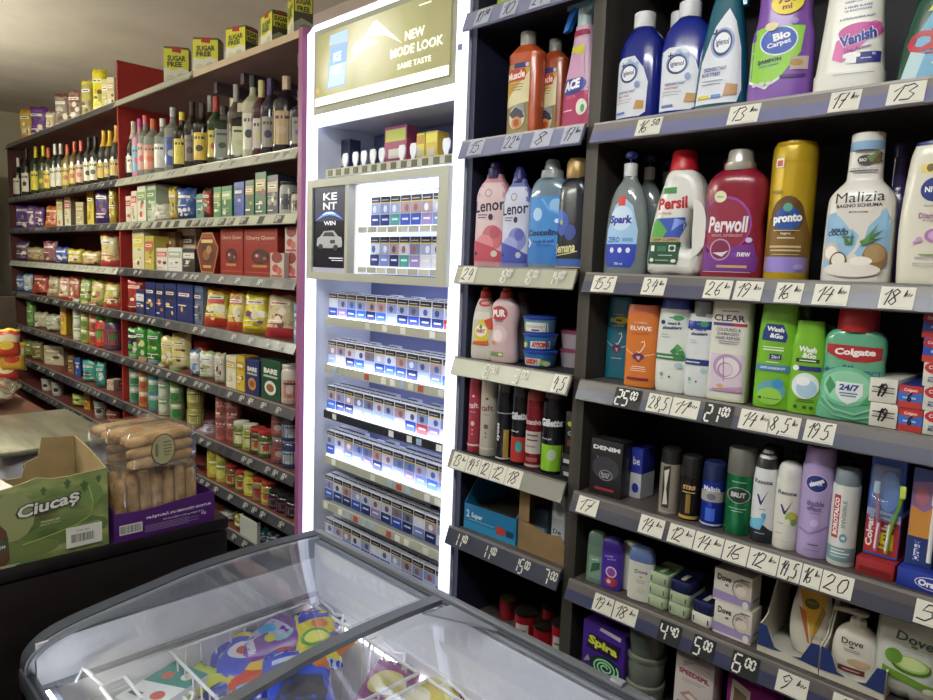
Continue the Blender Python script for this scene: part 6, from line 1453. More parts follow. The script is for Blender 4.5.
coc = [('R', -.47, .05, .47, .66, '3f86cc'), ('R', -.47, .05, .47, .22, '2f74c0'), ('E', .25, .58, .16, .06, '8fbce6'), ('L', [(-.1, .64), (.1, .54), (.4, .5)], .02, '6aa6de'), ('E', -.2, .5, .12, .06, 'a9cdec'), ('T', 'Coccolino', -.03, .335, .06, '1a2f5a', .86, .03, 2, .04), ('T', 'fresh & soft', -.02, .255, .035, '1f4a8a', .56, 0, 3), ('L', [(-.46, .28), (-.36, .24), (-.42, .2)], .02, 'dfe8f4'), ('R', -.2, .22, .2, .226, '1f4a8a'), ('E', .3, .44, .06, .02, 'd8e6f4')]
H('fabric_softener', 'bright blue fabric softener bottle with a clear ribbed cap', 'bottle', (528, 568, 160), 'm3', [(0, .95, .92), (.012, 1, 1), (.5, 1, 1), (.66, .99, 1), (.74, .93, .96), (.80, .78, .84), (.84, .56, .64)], clear('a9c6dc', .3, .06, .1, '7f98ac'), .55, 3, [('liquid', [(.01, .97, .95), (.05, .985, .985), (.5, .985, .985), (.69, .975, .985)], mat('2f78c4', .3), 3), ('cap', [(.82, .52, 0), (.83, .56, 0), (.9, .52, 0), (.91, .4, 0), (.985, .34, 0), (1, .26, 0)], clear('cfd6d8', .35, .1, .1, 'aab2b4'))], coc, rot=12)
H('fabric_softener', 'black fabric softener bottle with a gold cap and blue flowers', 'bottle', (562, 594, 159), 'm3', [(0, .95, .94), (.012, 1, 1), (.6, .98, 1), (.76, .9, .94), (.82, .62, .7), (.84, .55, .6)], G('1a2030'), .6, 3, [('cap', [(.82, .56, 0), (.84, .6, 0), (.96, .58, 0), (1, .46, 0)], mat('a88a5a', .35, .4))], [('E', -.2, .42, .24, .11, '2f4fae'), ('E', -.3, .48, .14, .06, '4a74d0'), ('E', -.22, .43, .05, .022, 'a9c04a'), ('E', .1, .34, .2, .07, '24408f'), ('T', 'Semana', -.06, .20, .09, 'd8cf9a', .74, .12, 4, .03), ('L', [(-.36, .13), (.1, .15), (.36, .17)], .01, 'c9c08a'), ('R', -.46, .03, .46, .1, '2a56a8'), ('R', -.46, .02, .46, .03, 'b9a04a')], rot=-6)
fy = [('R', -.44, .55, .3, .66, 'd6d0c4'), ('E', .1, .78, .28, .05, 'b8343a'), ('T', 'OXY', .1, .78, .035, 'ecdcd8', .3), ('P', [(-.3, .44), (.02, .56), (.34, .44), (.28, .28), (-.05, .22), (-.3, .3)], 'd8c23a'), ('P', [(.1, .54), (.44, .6), (.44, .42), (.3, .42)], 'c8503a'), ('E', .0, .40, .24, .085, 'ece6da'), ('T', 'FAIRY', .0, .395, .055, 'a83a34', .36, .04, 2, .05), ('E', .0, .455, .06, .03, '3f9a4a'), ('P', [(-.36, .2), (.3, .2), (.3, .26), (-.3, .25)], 'c8602c')]
FB = [(0, .88, .86), (.015, .97, .97), (.1, 1, 1), (.35, .96, 1), (.55, .90, .96), (.72, .72, .85), (.82, .5, .64), (.86, .38, .5)]
H('dish_soap', 'pale washing-up bottle with a yellow label and red cap, beside the lit cabinet', 'bottle', (471, 496, 287), 'm4', FB, mat('c3bfb4', .3), .55, 2.6, [('cap', [(.84, .40, 0), (.86, .42, 0), (.94, .38, 0), (.96, .26, 0), (1, .22, 0)], mat('b83430', .35))], fy, rot=14)
H('dish_soap', 'pale pink washing-up bottle with a waist and a red cap', 'bottle', (490, 518, 288), 'm4', [(0, .86, .86), (.015, .95, .97), (.1, .98, 1), (.3, .9, 1), (.45, .86, .96), (.6, .95, 1), (.72, .98, 1), (.8, .84, .9), (.86, .5, .6), (.88, .42, .5)], mat('c8adb0', .3), .55, 2.6, [('cap', [(.86, .42, 0), (.88, .44, 0), (.95, .40, 0), (.96, .28, 0), (1, .24, 0)], mat('b8402f', .35))], [('E', -.12, .66, .32, .10, 'b03a44'), ('T', 'PUR', -.12, .66, .10, 'f0e8e6', .5, .05, 4, .06), ('T', 'Balsam', -.1, .56, .03, '5a5a80', .3, 0, 3), ('E', -.1, .38, .3, .12, 'd6bcc0'), ('E', -.14, .36, .18, .08, 'e6d6d6'), ('E', -.3, .26, .1, .03, 'c98a6a'), ('R', -.4, .08, .1, .14, '6a8a5a'), ('E', .0, .11, .08, .02, 'd8d4a0')], rot=14)
H('dish_soap', 'hidden washing-up bottle with a dull red cap, behind the pale ones', 'bottle', (509, 531, 292), 'm4', FB, mat('8f8688', .35), .55, 2.6, [('cap', cyl(.86, 1, .4), '7a2a28')], (), dy=.10)
ax = lambda k: ([('R', -.3, .1, .42, .78, 'd8d8d2'), ('R', -.24, .5, .36, .54, '8a8a90'), ('R', -.24, .4, .3, .44, '8a8a90'), ('R', -.05, .16, .2, .28, '4a4a8a'), ('E', -.4, .4, .1, .25, '9ac04a')] if k == 2 else [('P', [(-.36, .14), (.2, .14), (.24, .66), (-.32, .66)] if k == 0 else [(-.1, .14), (.44, .14), (.46, .7), (-.08, .66)], 'd8d0c8'), ('T', 'AXION', -.08 if k == 0 else .18, .41, .42, 'b8342c', .46, .12, 0, .09), ('E', .3 if k == 0 else -.3, .36, .1, .2, 'a9c44a'), ('E', .38 if k == 0 else -.36, .3, .08, .2, 'd8d8a0'), ('R', .06, .3, .2, .4, '8ac0e0')])
for k in range(3):
    z_ = NZ['4'] + .0006 + .0455 * k
    X = Xat(541, YF + .085, z_); wd = .093
    t = thing('dish_paste_tub', f'blue-lidded washing-up paste tub, {("lowest", "middle", "topmost")[k]} of three', 'tub', (X, YF + .08, z_), math.radians(12), 'blue paste tubs')
    b = MB().loft([(0, .038, .038), (.003, .041, .041), (.036, .0445, .0445)], mat('2a6aa8' if k < 2 else '5f8aa8', .35), 36)
    b.build('tub_body', t)
    decal(b, ax(k), .085, .036, .09, 'label_lettering', t, fine=4)
    MB().loft([(.0365, .0465, .0465), (.038, .0475, .0475), (.043, .047, .047), (.045, .042, .042)], mat('2340a0', .35), 36).build('lid', t)
X = Xat(573, YF + .15, NZ['4'])
for k in range(2):
    t = thing('dish_paste_tub', ('pink and white tub behind the blue tubs, lower of two', 'pink and white tub behind the blue tubs, upper of two')[k], 'tub', (X, YF + .16, NZ['4'] + .0006 + .0505 * k), 0)
    MB().loft([(0, .038, .038), (.04, .043, .043)], mat('a9a0a8', .4), 28).build('tub_body', t); MB().loft([(.0405, .045, .045), (.048, .045, .045), (.05, .04, .04)], mat('8a3a5a', .4), 28).build('lid', t)
# sprays on the fifth narrow shelf
SP = [(0, .95, .95), (.008, 1, 1), (.84, 1, 1), (.87, .94, .94), (.88, .94, .94)]
tf = lambda c: [('T', 'taft', .0, .585, .07, c, .7, 0, 4, .02), ('E', 0, .70, .1, .015, c), ('R', -.2, .5, .2, .506, c), ('E', 0, .36, .14, .03, c), ('E', 0, .28, .05, .012, c), ('E', 0, .23, .05, .012, c), ('R', -.45, .08, .45, .1, 'd8c8c8')]
H('hair_spray', 'red hair spray can beside the lit cabinet', 'spray can', (467, 481, 371), 'm5', SP, mat('a83a48', .3, .2), 1, 2, [('cap', [(.86, .88, 0), (.88, .9, 0), (.985, .8, 0), (1, .6, 0)], mat('b03a48', .35))], tf('e0c8cc'), rot=22, body='can_body')
H('hair_spray', 'cream hair spray can beside the red one', 'spray can', (479, 497, 373), 'm5', SP, mat('b9b3a4', .3, .2), 1, 2, [('cap', [(.86, .96, 0), (.88, .98, 0), (.985, .94, 0), (1, .8, 0)], mat('c0bbb0', .35))], tf('7a4a4a'), rot=22, body='can_body')
H('hair_spray', 'black and gold hair spray can with a clear dark cap', 'spray can', (495, 513, 381), 'm5', SP, mat('222228', .25, .4), 1, 2, [('cap', [(.78, .97, 0), (.80, 1.0, 0), (.985, .96, 0), (1, .8, 0)], clear('6a707a', .3, .08, .1, '2f333a'))], [('T', 'syoss', -.22, .36, .05, 'd8d8dc', 1.0, 0, 90, .03), ('R', .1, .04, .36, .4, 'a98a3a'), ('R', -.49, .60, .49, .615, '8a8a90'), ('R', -.49, .02, .49, .04, 'b9b9b4')], rot=20, body='can_body')
gl = lambda foot, c: [('R', -.49, .04, .49, .36, foot), ('T', 'Gillette', .02, .63, .095, 'd8dade', 1.0, .06, 2, .05), ('T', 'shave gel', -.18, .43, .03, 'c9c9cc', .5, 0, 2), ('E', .1, .24, .2, .07, c), ('P', [(-.1, .22), (.1, .32), (.3, .24), (.1, .18)], c)]
H('shaving_gel', 'black and red shaving gel can with a teal blot', 'spray can', (510, 528, 386), 'm5', SP, mat('1c1d22', .25, .3), 1, 2, [('cap', [(.80, .95, 0), (.82, .97, 0), (.98, .9, 0), (1, .7, 0)], mat('26282e', .35))], gl('b0302c', '3f9a94'), rot=20, body='can_body')
H('shaving_foam', 'dark red shaving foam can with a domed clear cap', 'spray can', (524, 543, 389), 'm5', SP, mat('7c1f28', .25, .3), 1, 2, [('cap', [(.76, .98, 0), (.78, 1.0, 0), (.95, .97, 0), (1, .7, 0)], mat('8f3a36', .2))], [('T', 'Intensive', .0, .60, .07, 'd8c8c8', .8, .04, 2, .03), ('R', -.42, .2, .42, .48, 'b9b3b0'), ('R', -.3, .42, .3, .44, '6a3a3a'), ('R', -.3, .36, .3, .38, '6a3a3a'), ('R', -.3, .28, .2, .3, '8a6a6a'), ('R', -.49, .03, .49, .06, 'a9a39c'), ('R', -.3, .1, .3, .15, '9a4a4a')], rot=20, body='can_body')
H('shaving_gel', 'black and lime green shaving gel can, beside the small black boxes', 'spray can', (540, 563, 391), 'm5', SP, mat('1a1b1f', .25, .3), 1, 2, [('cap', [(.80, .62, 0), (.82, .64, 0), (.9, .62, 0), (.92, .9, 0), (.98, .86, 0), (1, .6, 0)], mat('3a3c3e', .35))], gl('7fb82a', 'a9b8a0'), rot=20, body='can_body')
for k in range(2):
    BX('razor_box', ('small black razor box lying flat, lower of two', 'small black razor box lying flat, upper of two')[k], 'box', (560, 590), 0, NZ['5'] + .0006 + .033 * k, .09, '141416', [('R', -.3, .3, .2, .62, 'b9b9bc'), ('R', -.3, .75, .3, .82, '3a3a3e')], Ht=.032, Wd=.05, group='razor boxes')
BX('razor_box', 'black razor box with a yellow dot standing on the two flat ones', 'box', (564, 590), 0, NZ['5'] + .067, .06, '18181b', [('E', -.1, .72, .25, .06, '9a963a'), ('T', 'Gil', .0, .5, .10, 'a9abb0', .6, .05), ('R', -.3, .2, .3, .35, '6a2a2a')], Ht=.11, Wd=.04)
# cartons on the sixth narrow shelf
z6 = NZ['6']
Y = YF + .035
Xa, Xb = Xat(465, Y, z6), Xat(515, Y, z6)
wd = Xb - Xa
M_bl = mat('23719e', .45); M_kin = noisy('card_inside', '2c2823', '37322b', 6, .8)
t = thing('razor_carton', 'open blue shelf carton cut away at the front, beside the lit cabinet', 'carton', ((Xa + Xb) / 2, Y, z6 + .0006), math.radians(2))
MB().box(-wd / 2, wd / 2, -.002, 0, 0, .075, M_bl).build('front_panel', t, smooth=False)
for s in (-1, 1):
    MB().prism([(.0005, 0), (.2, 0), (.2, .2), (.1, .2), (.0005, .08)], s * (wd / 2 - .0012) - .0012, s * (wd / 2 - .0012) + .0012, M_bl, 'x').build('side_panel', t, smooth=False)
MB().box(-wd / 2 + .0025, wd / 2 - .0025, .196, .2, 0, .2, M_kin).build('back_panel', t, smooth=False)
MB().box(-wd / 2 + .0025, wd / 2 - .0025, .0005, .1955, .055, .058, M_kin).build('inner_card', t, smooth=False)
fm = MB().box(-wd / 2, wd / 2, -.002, 0, 0, .075, M_bl)
decal(fm, [('R', -.5, .0, .5, .3, '2a86b4'), ('T', '2', -.42, .62, .3, 'cfe0ea', .06, 0, 0, .04), ('T', 'Super', -.24, .58, .26, 'cfe0ea', .22, 0, 0, .04), ('R', -.4, .4, .1, .42, '9cc4d8'), ('R', .14, .2, .3, .5, 'b03a34'), ('R', .33, .22, .46, .46, '1f3f5a')], wd, .075, .002, 'front_print', t, fine=1)
Xa, Xb = Xat(518, Y, z6), Xat(566, Y, z6)
wd = Xb - Xa
t = thing('kraft_carton', 'brown kraft carton with a ragged cut front, beside the blue one', 'carton', ((Xa + Xb) / 2, Y, z6 + .0006), 0)
M_kr = noisy('brown_kraft', '7a6240', '8d7450', 9, .8)
MB().prism([(-wd / 2, 0), (wd / 2, 0), (wd / 2, .05), (wd * .36, .075), (wd * .1, .068), (-wd * .2, .078), (-wd / 2, .082)], -.003, 0, M_kr, 'y').build('front_panel', t, smooth=False)
MB().box(-wd / 2, -wd / 2 + .004, .0005, .18, 0, .17, M_kr).build('side_panel', t, smooth=False); MB().box(wd / 2 - .004, wd / 2, .0005, .18, 0, .12, M_kr).build('side_panel', t, smooth=False)
MB().box(-wd / 2 + .0045, wd / 2 - .0045, .176, .18, 0, .17, M_kin).build('back_panel', t, smooth=False); MB().box(-wd / 2, -wd / 2 + .036, -.0032, -.0002, .0825, .17, M_kr).build('front_tab', t, smooth=False)
MB().box(-wd / 2 + .0045, wd / 2 - .0045, .0005, .1755, .0, .003, M_kr).build('base', t, smooth=False)
BX('soap_packet', 'tall white packet with dark lettering standing in the brown carton', 'packet', (550, 563), 0, z6 + .0045, .03, 'b9c0c6', [('T', 'De', -.05, .38, .08, '30343a', .6), ('R', -.4, .6, .4, .9, 'd4d8dc'), ('E', .1, .75, .3, .1, '8fa6b8')], Ht=.165, dy=.04)
BX('soap_packet', 'blue packet at the back of the brown carton', 'packet', (524, 546), 0, z6 + .0045, .03, '5f7f98', [('R', -.4, .4, .4, .5, 'a9c0d0')], Ht=.10, dy=.06)
# candles at the bottom
for k, (a, b_, yt, dy, lab) in enumerate(((499, 515, 596, .10, 'red grave candle with a dark metal lid, furthest back'), (513, 535, 607, .0, 'red grave candle with a black rim and pale sticker, beside the lit cabinet'), (532, 553, 622, .0, 'red grave candle with a black rim, middle of the front three'), (552, 572, 618, .01, 'red grave candle with a black rim, next to the wide unit'), (541, 557, 604, .12, 'red grave candle in the dark behind the front three'))):
    t, Wd, Ht, D = H('grave_candle', lab, 'candle', (a, b_, yt), 'm7', [(0, .92, .92), (.02, 1, 1), (.84, 1, 1), (.88, .97, .97)], mat('8a1a22', .2, 0, 0, .6), 1, 2, [('metal_lid', [(.86, .97, 0), (.87, 1.04, 0), (.93, 1.04, 0), (.94, .92, 0), (.96, .6, 0), (1, .3, 0)], mat('2a241c' if k else '6a5a2a', .3, .6))], [('R', -.3, .35, .3, .68, 'b3aca4'), ('R', -.2, .5, .2, .55, '5a5a5a')] if k in (1, 3) else (), dy=dy, rot=20, body='candle_glass')

# ------------------------------------------------------------------ price tags on the rails
PAPER = 'd9d7cb'


def price_tag(px, shelf, txt, lab, kind='hand', h=.043, up=0.0, group=None, paper=PAPER, sub=True):
    zt = ZS[shelf]; Yt = YF - .011
    zc_ = zt - .022
    X0, X1 = Xat(px[0], Yt, zc_), Xat(px[1], Yt, zc_)
    wd = X1 - X0
    hh = h
    if kind == 'hand':
        items = [('R', -.5, 0, .5, 1, paper)] + [('L', [(p[0] / 1.0, p[1]) for p in it[1]], it[2] * .9, it[3]) for it in figures(txt, -.40, .42, .16, .90, '1d1d1f')]
        if sub: items.append(('R', -.1, .07, .4, .085, 'a9a79c'))
    elif kind == 'seg':
        items = [('R', -.5, 0, .5, 1, '14151a')] + figures(txt, -.42, .42, .14, .88, 'e2e2dc', True)
    else:
        items = figures(txt, -.44, .44, .12, .9, 'dcdcd4', True)
    mb = MB()
    for li, (V, Fc, c) in enumerate(shapes2d(items, wd, hh, 1)):
        off = .0012 + .0003 * li
        P = []
        for u, v in V:
            f_ = v / .043 + up
            P.append((u, .011 - .0040 - .0172 * (1 - f_) - off, (v + up * .043) - .043 + .022))
        mb.add(P, Fc, mat(c, .55))
    o = mb.build('price_tag', None, ((X0 + X1) / 2, YF - .011, zt - .022), smooth=False)
    # local y is measured from the tag's own middle
    return tag(o, lab, 'price tag', group or 'price tags on the shelf rails')


hp = 'white handwritten price tag '
for px, sh, tx, lab in (
        ((637, 662), 'A', '16^50', 'below the deep blue cleaner bottles'), ((729, 760), 'A', '13^~', 'between the spray bottle and the purple carpet shampoo'), ((830, 861), 'A', '17^~', 'below the white stain remover'), ((888, 926), 'A', '13', 'below the window cleaner spray'),
        ((593, 616), 'B', '155', 'below the clear pump bottles'), ((643, 666), 'B', '34^~', 'below the white detergent jug'), ((705, 732), 'B', '26^~', 'below the dark red detergent, first of two side by side'), ((735, 763), 'B', '19^~', 'below the dark red detergent, second of two side by side'),
        ((776, 803), 'B', '16^~', 'below the yellow polish can'), ((814, 849), 'B', '14^~', 'below the coconut bath foam'), ((880, 915), 'B', '18^~', 'below the cream shower gel'),
        ((648, 671), 'C', '28,5', 'below the gap between orange and mint shampoos'), ((672, 699), 'C', '11^~', 'below the navy-banded shampoo'), ((740, 770), 'C', '14^~', 'below the tall lime shampoo'), ((768, 800), 'C', '8,5^~', 'below the shorter lime shampoo'), ((805, 835), 'C', '195', 'below the green mouthwash'),
        ((578, 598), 'D', '17', 'below the black gift box'), ((640, 664), 'D', '14^~', 'below the silver deodorant can'), ((669, 694), 'D', '12^~', 'below the black and gold can'), ((695, 723), 'D', '14^~', 'below the shiny blue can'), ((724, 748), 'D', '16', 'below the metallic green can'),
        ((749, 778), 'D', '12^~', 'below the pointed white spray'), ((779, 801), 'D', '14,5', 'below the flowered white spray'), ((802, 821), 'D', '16^~', 'below the lilac spray'), ((822, 853), 'D', '20', 'below the red-panelled spray'), ((915, 945), 'D', '5', 'below the blue toothbrush tray'),
        ((594, 613), 'E', '19^~', 'below the grey green deodorant stick'), ((614, 637), 'E', '18^~', 'below the blue-capped deodorant stick'), ((777, 808), 'E', '9^~', 'below the carton with the orange bottle'), ((832, 862), 'E', '11^~', 'below the pump soap carton')):
    price_tag(px, sh, tx, hp + lab, up=.05 if sh in 'AB' else .09, h=.038)
price_tag((615, 641), 'C', '25^00', 'black price strip with white digits below the teal shampoo', 'seg')
price_tag((704, 733), 'C', '21^00', 'black price strip with white digits below the tall cream shampoo', 'seg')
price_tag((659, 681), 'E', '4^40', 'black price strip with white digits below the green soap bars', 'seg')
price_tag((693, 715), 'E', '5^00', 'black price strip with white digits below the cream soap bar', 'seg')
price_tag((732, 759), 'E', '6^00', 'black price strip with white digits below the lilac-striped soap boxes', 'seg')
PG_ = 'b3b6c8'
for px, sh, tx, lab in (((476, 491), 'm1', '10^50', 'beside the lit cabinet on the uppermost narrow rail'), ((502, 518), 'm1', '10', 'below the lime bottle on the uppermost narrow rail'), ((532, 553), 'm1', '24^~', 'next to the wide unit on the uppermost narrow rail'),
                         ((469, 484), 'm2', '15', 'beside the lit cabinet under the orange cleaners'), ((504, 521), 'm2', '22^~', 'below the front orange cleaner'), ((533, 552), 'm2', '8', 'below the orange cleaner set back'), ((563, 582), 'm2', '17^~', 'below the pink stain spray')):
    price_tag(px, sh, tx, 'grey handwritten price tag ' + lab, h=.044, paper=PG_)
for px, sh, tx, lab in (((462, 476), 'm3', '24', 'below the pink softener'), ((553, 568), 'm4', '4,5', 'below the tubs, next to the wide unit'), ((453, 467), 'm5', '13^~', 'below the red hair spray'), ((467.5, 480), 'm5', '14^5', 'below the cream hair spray'), ((480.5, 491), 'm5', '12', 'below the black and gold spray'), ((491.5, 506), 'm5', '12', 'below the black and red shaving gel'), ((506.5, 522), 'm5', '18', 'below the dark red shaving foam')):
    price_tag(px, sh, tx, hp + lab, h=.044)
for px, sh, tx, lab in (((498, 514), 'm3', '18^00', 'below the lavender softener'), ((523, 540), 'm3', '16^00', 'below the bright blue softener'), ((549, 567), 'm3', '14^00', 'below the black softener'), ((484, 499), 'm4', '8^50', 'below the pink washing-up bottle'), ((513, 530), 'm4', '3^00', 'below the paste tubs'),
                         ((455, 469), 'm6', '11^00', 'under the blue carton, beside the lit cabinet'), ((483, 498), 'm6', '11^00', 'under the blue carton, beside the brown one'), ((514, 532), 'm6', '15^00', 'under the brown carton'), ((543, 559), 'm6', '7^00', 'next to the wide unit under the brown carton')):
    price_tag(px, sh, tx, 'loose white price digits ' + lab, 'plain')
# ------------------------------------------------------------------ goods on the red units
SHN = ['top board', 'bottle shelf', 'coffee shelf', 'chocolate shelf', 'crisps shelf', 'pasta shelf', 'tin shelf', 'jar shelf', 'bottom shelf']
FARN = ['top board', 'wine shelf', 'biscuit shelf', 'noodle shelf', 'sauce packet shelf', 'canned food shelf', 'lower packet shelf', 'lowest shelf']
RAD = {'wine': .0385, 'fizz': .044, 'spirit': .043, 'wide': .053, 'flask': .043, 'can': .036, 'jar': .036, 'tub': .055, 'pot': .045, 'tall': .038}
SHAPE = {
    'wine': [(0, .9), (.01, 1), (.58, 1), (.66, .9), (.73, .56), (.78, .36), (.84, .31), (.99, .31), (1, .29)],
    'fizz': [(0, .9), (.01, 1), (.45, 1), (.58, .86), (.70, .56), (.8, .36), (.92, .31), (.99, .33), (1, .30)],
    'spirit': [(0, .92), (.01, 1), (.60, 1), (.68, .92), (.74, .56), (.78, .34), (.9, .30), (.99, .31), (1, .29)],
    'wide': [(0, .92), (.01, 1), (.60, 1), (.70, .84), (.78, .46), (.83, .29), (.99, .28), (1, .26)],
    'flask': [(0, .95), (.01, 1), (.66, 1), (.72, .95), (.76, .6), (.79, .40), (.99, .38), (1, .36)],
}
_np = [0]


def small_print(rr, c2, c3, bag=False):
    d = [('R', -.46, .60 + rr.uniform(-.06, .04), .46, .84, c2)] if not bag or rr.random() < .5 else []
    for _ in range(6 if bag else 4):
        d.append(('E', rr.uniform(-.28, .28), rr.uniform(.16, .56), rr.uniform(.05, .2), rr.uniform(.03, .1), rr.choice((c2, c3, c3, 'd8d2c0', '5a3a2a'))))
    d.append(('R', -.36, .68, .30, .76, 'e6e2d6'))
    d.append(('R', -.30, .705, .22, .735, rr.choice(('8a2f2a', '2f3f7a', '2f5a34', c3))))
    for k in range(2):
        y = rr.uniform(.08, .5)
        d.append(('R', -.4, y, rr.uniform(-.1, .35), y + .025, rr.choice(('e6e2d6', c2))))
    return d


_BM = {}


def bagmat(c1, c2, c3):
    if (c1, c2, c3) not in _BM:
        m = noisy('printed_film', c1, c1, 24, .26, bump=.35, ramp=(.30, .72))
        rp = [n for n in m.node_tree.nodes if n.type == 'VALTORGB'][0].color_ramp
        rp.elements[0].color = lin(c2); e = rp.elements.new(.42); e.color = lin(c1); e = rp.elements.new(.58); e.color = lin(c1); rp.elements[-1].color = lin(c3)
        _BM[(c1, c2, c3)] = m
    return _BM[(c1, c2, c3)]


def goods(kind, bay, si, x0, x1, yt, c1, c2, c3, label, dy=0.0, z=None, group=None, r=None):
    rr = random.Random(_np[0] * 13 + 5); _np[0] += 1
    zs = (RZ[si] if z is None else z) + .0006
    if kind in RAD:
        r = r or RAD[kind]
        Y = YF + .02 + r + dy
        X = Xat(x0, Y, zs)
        for _ in range(3):
            S = 2 * r * F / depth(X, Y, zs) / math.cos(math.atan((x0 - CX) / F))
            X = max(Xat(x0 + S / 2, Y, zs), (-4.061 if not bay else -6.42) + r)
            if not bay: X = min(X, -2.263 - r)
        h = Zat(yt, X, Y) - zs if yt else .11
        if kind in SHAPE:
            t = thing({'wine': 'wine_bottle', 'fizz': 'sparkling_wine_bottle'}.get(kind, 'spirit_bottle'), label, 'bottle', (X, Y, zs), rr.uniform(.65, 1.0), group)
            glass = c1 if not isinstance(c1, str) else (clear('c9cfc6', .5, .05, .1, 'aeb4aa') if c1 == 'clear' else mat(c1, .12, 0, 0, .6, .3))
            pw = 2 if kind != 'flask' else 3.4
            kd = 1 if kind != 'flask' else .62
            b = MB().loft([(q[0] * h, q[1] * r, q[1] * r * kd) for q in crspline(SHAPE[kind], 3)], glass, 18, pw)
            b.build('bottle_body', t)
            zc_ = {'wine': .80, 'fizz': .70, 'spirit': .84, 'wide': .84, 'flask': .84}[kind]
            n_ = [q for q in crspline([(a, b_) for a, b_ in SHAPE[kind]], 3) if q[0] >= zc_ - .02]
            MB().loft([(q[0] * h + .001, q[1] * r * 1.06 + .0004, (q[1] * r * 1.06 + .0004)) for q in n_], mat(c2, .3, .2), 14).build('cap', t)
            if c3:
                hi = {'wine': .50, 'fizz': .40, 'spirit': .54, 'wide': .54, 'flask': .6}[kind]
                decal(b, [('R', -.46, .12, .46, hi, c3), ('R', -.3, hi - .1, .3, hi - .06, '3a3430'), ('E', 0, (.12 + hi) / 2 - .03, .2, .05, c2)], 2 * r, h, 2 * r, 'label_print', t, fine=5)
            return t
        if kind == 'can':
            h = h if yt else .105
            t = thing('tin_can', label, 'can', (X, Y, zs), rr.uniform(.5, 1.0), group)
            b = MB().loft([(0, r * .97, r * .97), (.003, r, r), (h - .003, r, r), (h, r * .96, r * .96)], mat(c1, .3, .1), 20)
            b.build('can_body', t)
            MB().loft([(h - .004, r * 1.02, r * 1.02), (h + .0002, r * 1.02, r * 1.02), (h + .0004, r * .9, r * .9)], mat('b3b3ae', .3, .6), 20).build('can_rim', t)
            decal(b, [('R', -.46, .55, .46, .85, c2), ('E', 0, .35, .3, .2, c3), ('R', -.3, .66, .3, .74, 'e6e2d6')], 2 * r, h, 2 * r, 'label_print', t, fine=4)
            return t
        nm = {'jar': 'glass_jar', 'tub': 'plastic_tub', 'pot': 'food_pot', 'tall': 'tall_can'}[kind]
        t = thing(nm, label, {'jar': 'jar', 'tub': 'tub', 'pot': 'pot', 'tall': 'can'}[kind], (X, Y, zs), rr.uniform(.5, 1.0), group)
        zl = .84 if kind == 'jar' else (.82 if kind == 'tub' else .9)
        b = MB().loft([(0, r * .9, r * .9), (h * .03, r, r), (h * (zl - .12), r, r), (h * (zl - .04), r * .9, r * .9), (h * zl, r * .82, r * .82)] if kind != 'pot' else [(0, r * .8, r * .8), (h * .9, r, r)], mat(c1, .25, 0, 0, .5, .3), 20)
        b.build('container', t)
        MB().loft([(h * zl, r * .9, r * .9), (h * zl + .002, r * .93, r * .93), (h * .985, r * .93, r * .93), (h, r * .88, r * .88)], mat(c2, .3), 20).build('lid', t)
        decal(b, [('R', -.46, .16, .46, .62, c3), ('E', 0, .38, .2, .12, c2), ('R', -.3, .5, .3, .55, '3a3a36')], 2 * r, h, 2 * r, 'label_print', t, fine=4)
        return t
    Y = YF + .022 + dy
    X0, X1 = Xat(x0, Y, zs), Xat(x1, Y, zs)
    w_ = (X1 - X0) * .97
    X = (X0 + X1) / 2
    h = Zat(yt, X, Y) - zs
    if kind == 'box' or kind == 'slab':
        d = min(.12, w_) if kind == 'box' else .035
        rz = 0
        if bay:
            rz, d = math.radians(28), .07
            phi = math.atan2(-X, Y) - rz
            S = (x1 - x0) / F * depth(X, Y, zs) * math.cos(math.atan((x0 - CX) / F))
            w_ = min(max((S * 1.12 - d * math.sin(phi)) / math.cos(phi), .05), .30)
            Y += .03 + w_ * .2
            X = min(max(Xat((x0 + x1) / 2, Y + .02, zs), -6.42 + w_ / 2), -4.115 - w_ / 2)
            h = Zat(yt, X, Y) - zs
        t = thing('food_box', label, 'box', (X, Y, zs), rz, group)
        b = MB().box(-w_ / 2, w_ / 2, 0, d, 0, h, mat(c1, .4), .0012)
        b.build('box_body', t, smooth=False)
        decal(b, small_print(rr, c2, c3), w_, h, d, 'front_print', t, fine=1)
        sd_ = [('R', -.0 + .05, .2, .95, .8, c2), ('R', .2, .45, .8, .6, c3)]
        decal(b, [(q[0], q[1], q[2], q[3], q[4], q[5]) for q in sd_], d, h, d, 'side_print', t, fine=1, face='side')
        return t
    rz = math.radians(38 if bay else (30 if kind != 'flat' else 10))
    phi = math.atan2(-X, Y) - rz
    w_ = min(w_, .16)
    for _ in range(4):
        Yc = YF + .010 + dy + w_ / 2 * math.sin(rz) + min(.095, max(.045, w_ * .45)) * .42
        X = Xat((x0 + x1) / 2, Yc, zs)
        S = (x1 - x0) / F * depth(X, Yc, zs) * math.cos(math.atan((x0 - CX) / F))
        w_ = min(max(S / math.cos(phi) * 1.2, .05), .29)
        ex = w_ / 2 * math.cos(rz) + .012
        X = min(max(X, (-4.062 if not bay else -6.42) + ex), (-2.265 if not bay else -4.086) - ex)
    h = Zat(yt, X, Yc) - zs
    d = min(.095, max(.045, w_ * .45))
    m_ = bagmesh(w_ * 1.04, h, d, _np[0], bagmat(c1, c2, c3), mat(c2, .28), (.0, .24, mat(c2, .28)) if rr.random() < .5 else None, 3, .09, 8, 10)
    t = thing('food_packet', label, 'packet', (X, Yc, zs), rz, group)
    b = m_.build('wrapper', t, angle=70)
    decal(m_, small_print(rr, c2, c3, True), w_, h, d, 'printed_design', t, fine=4)
    if kind == 'lean':
        t.rotation_euler = (math.radians(-11), 0, rz)
    return t


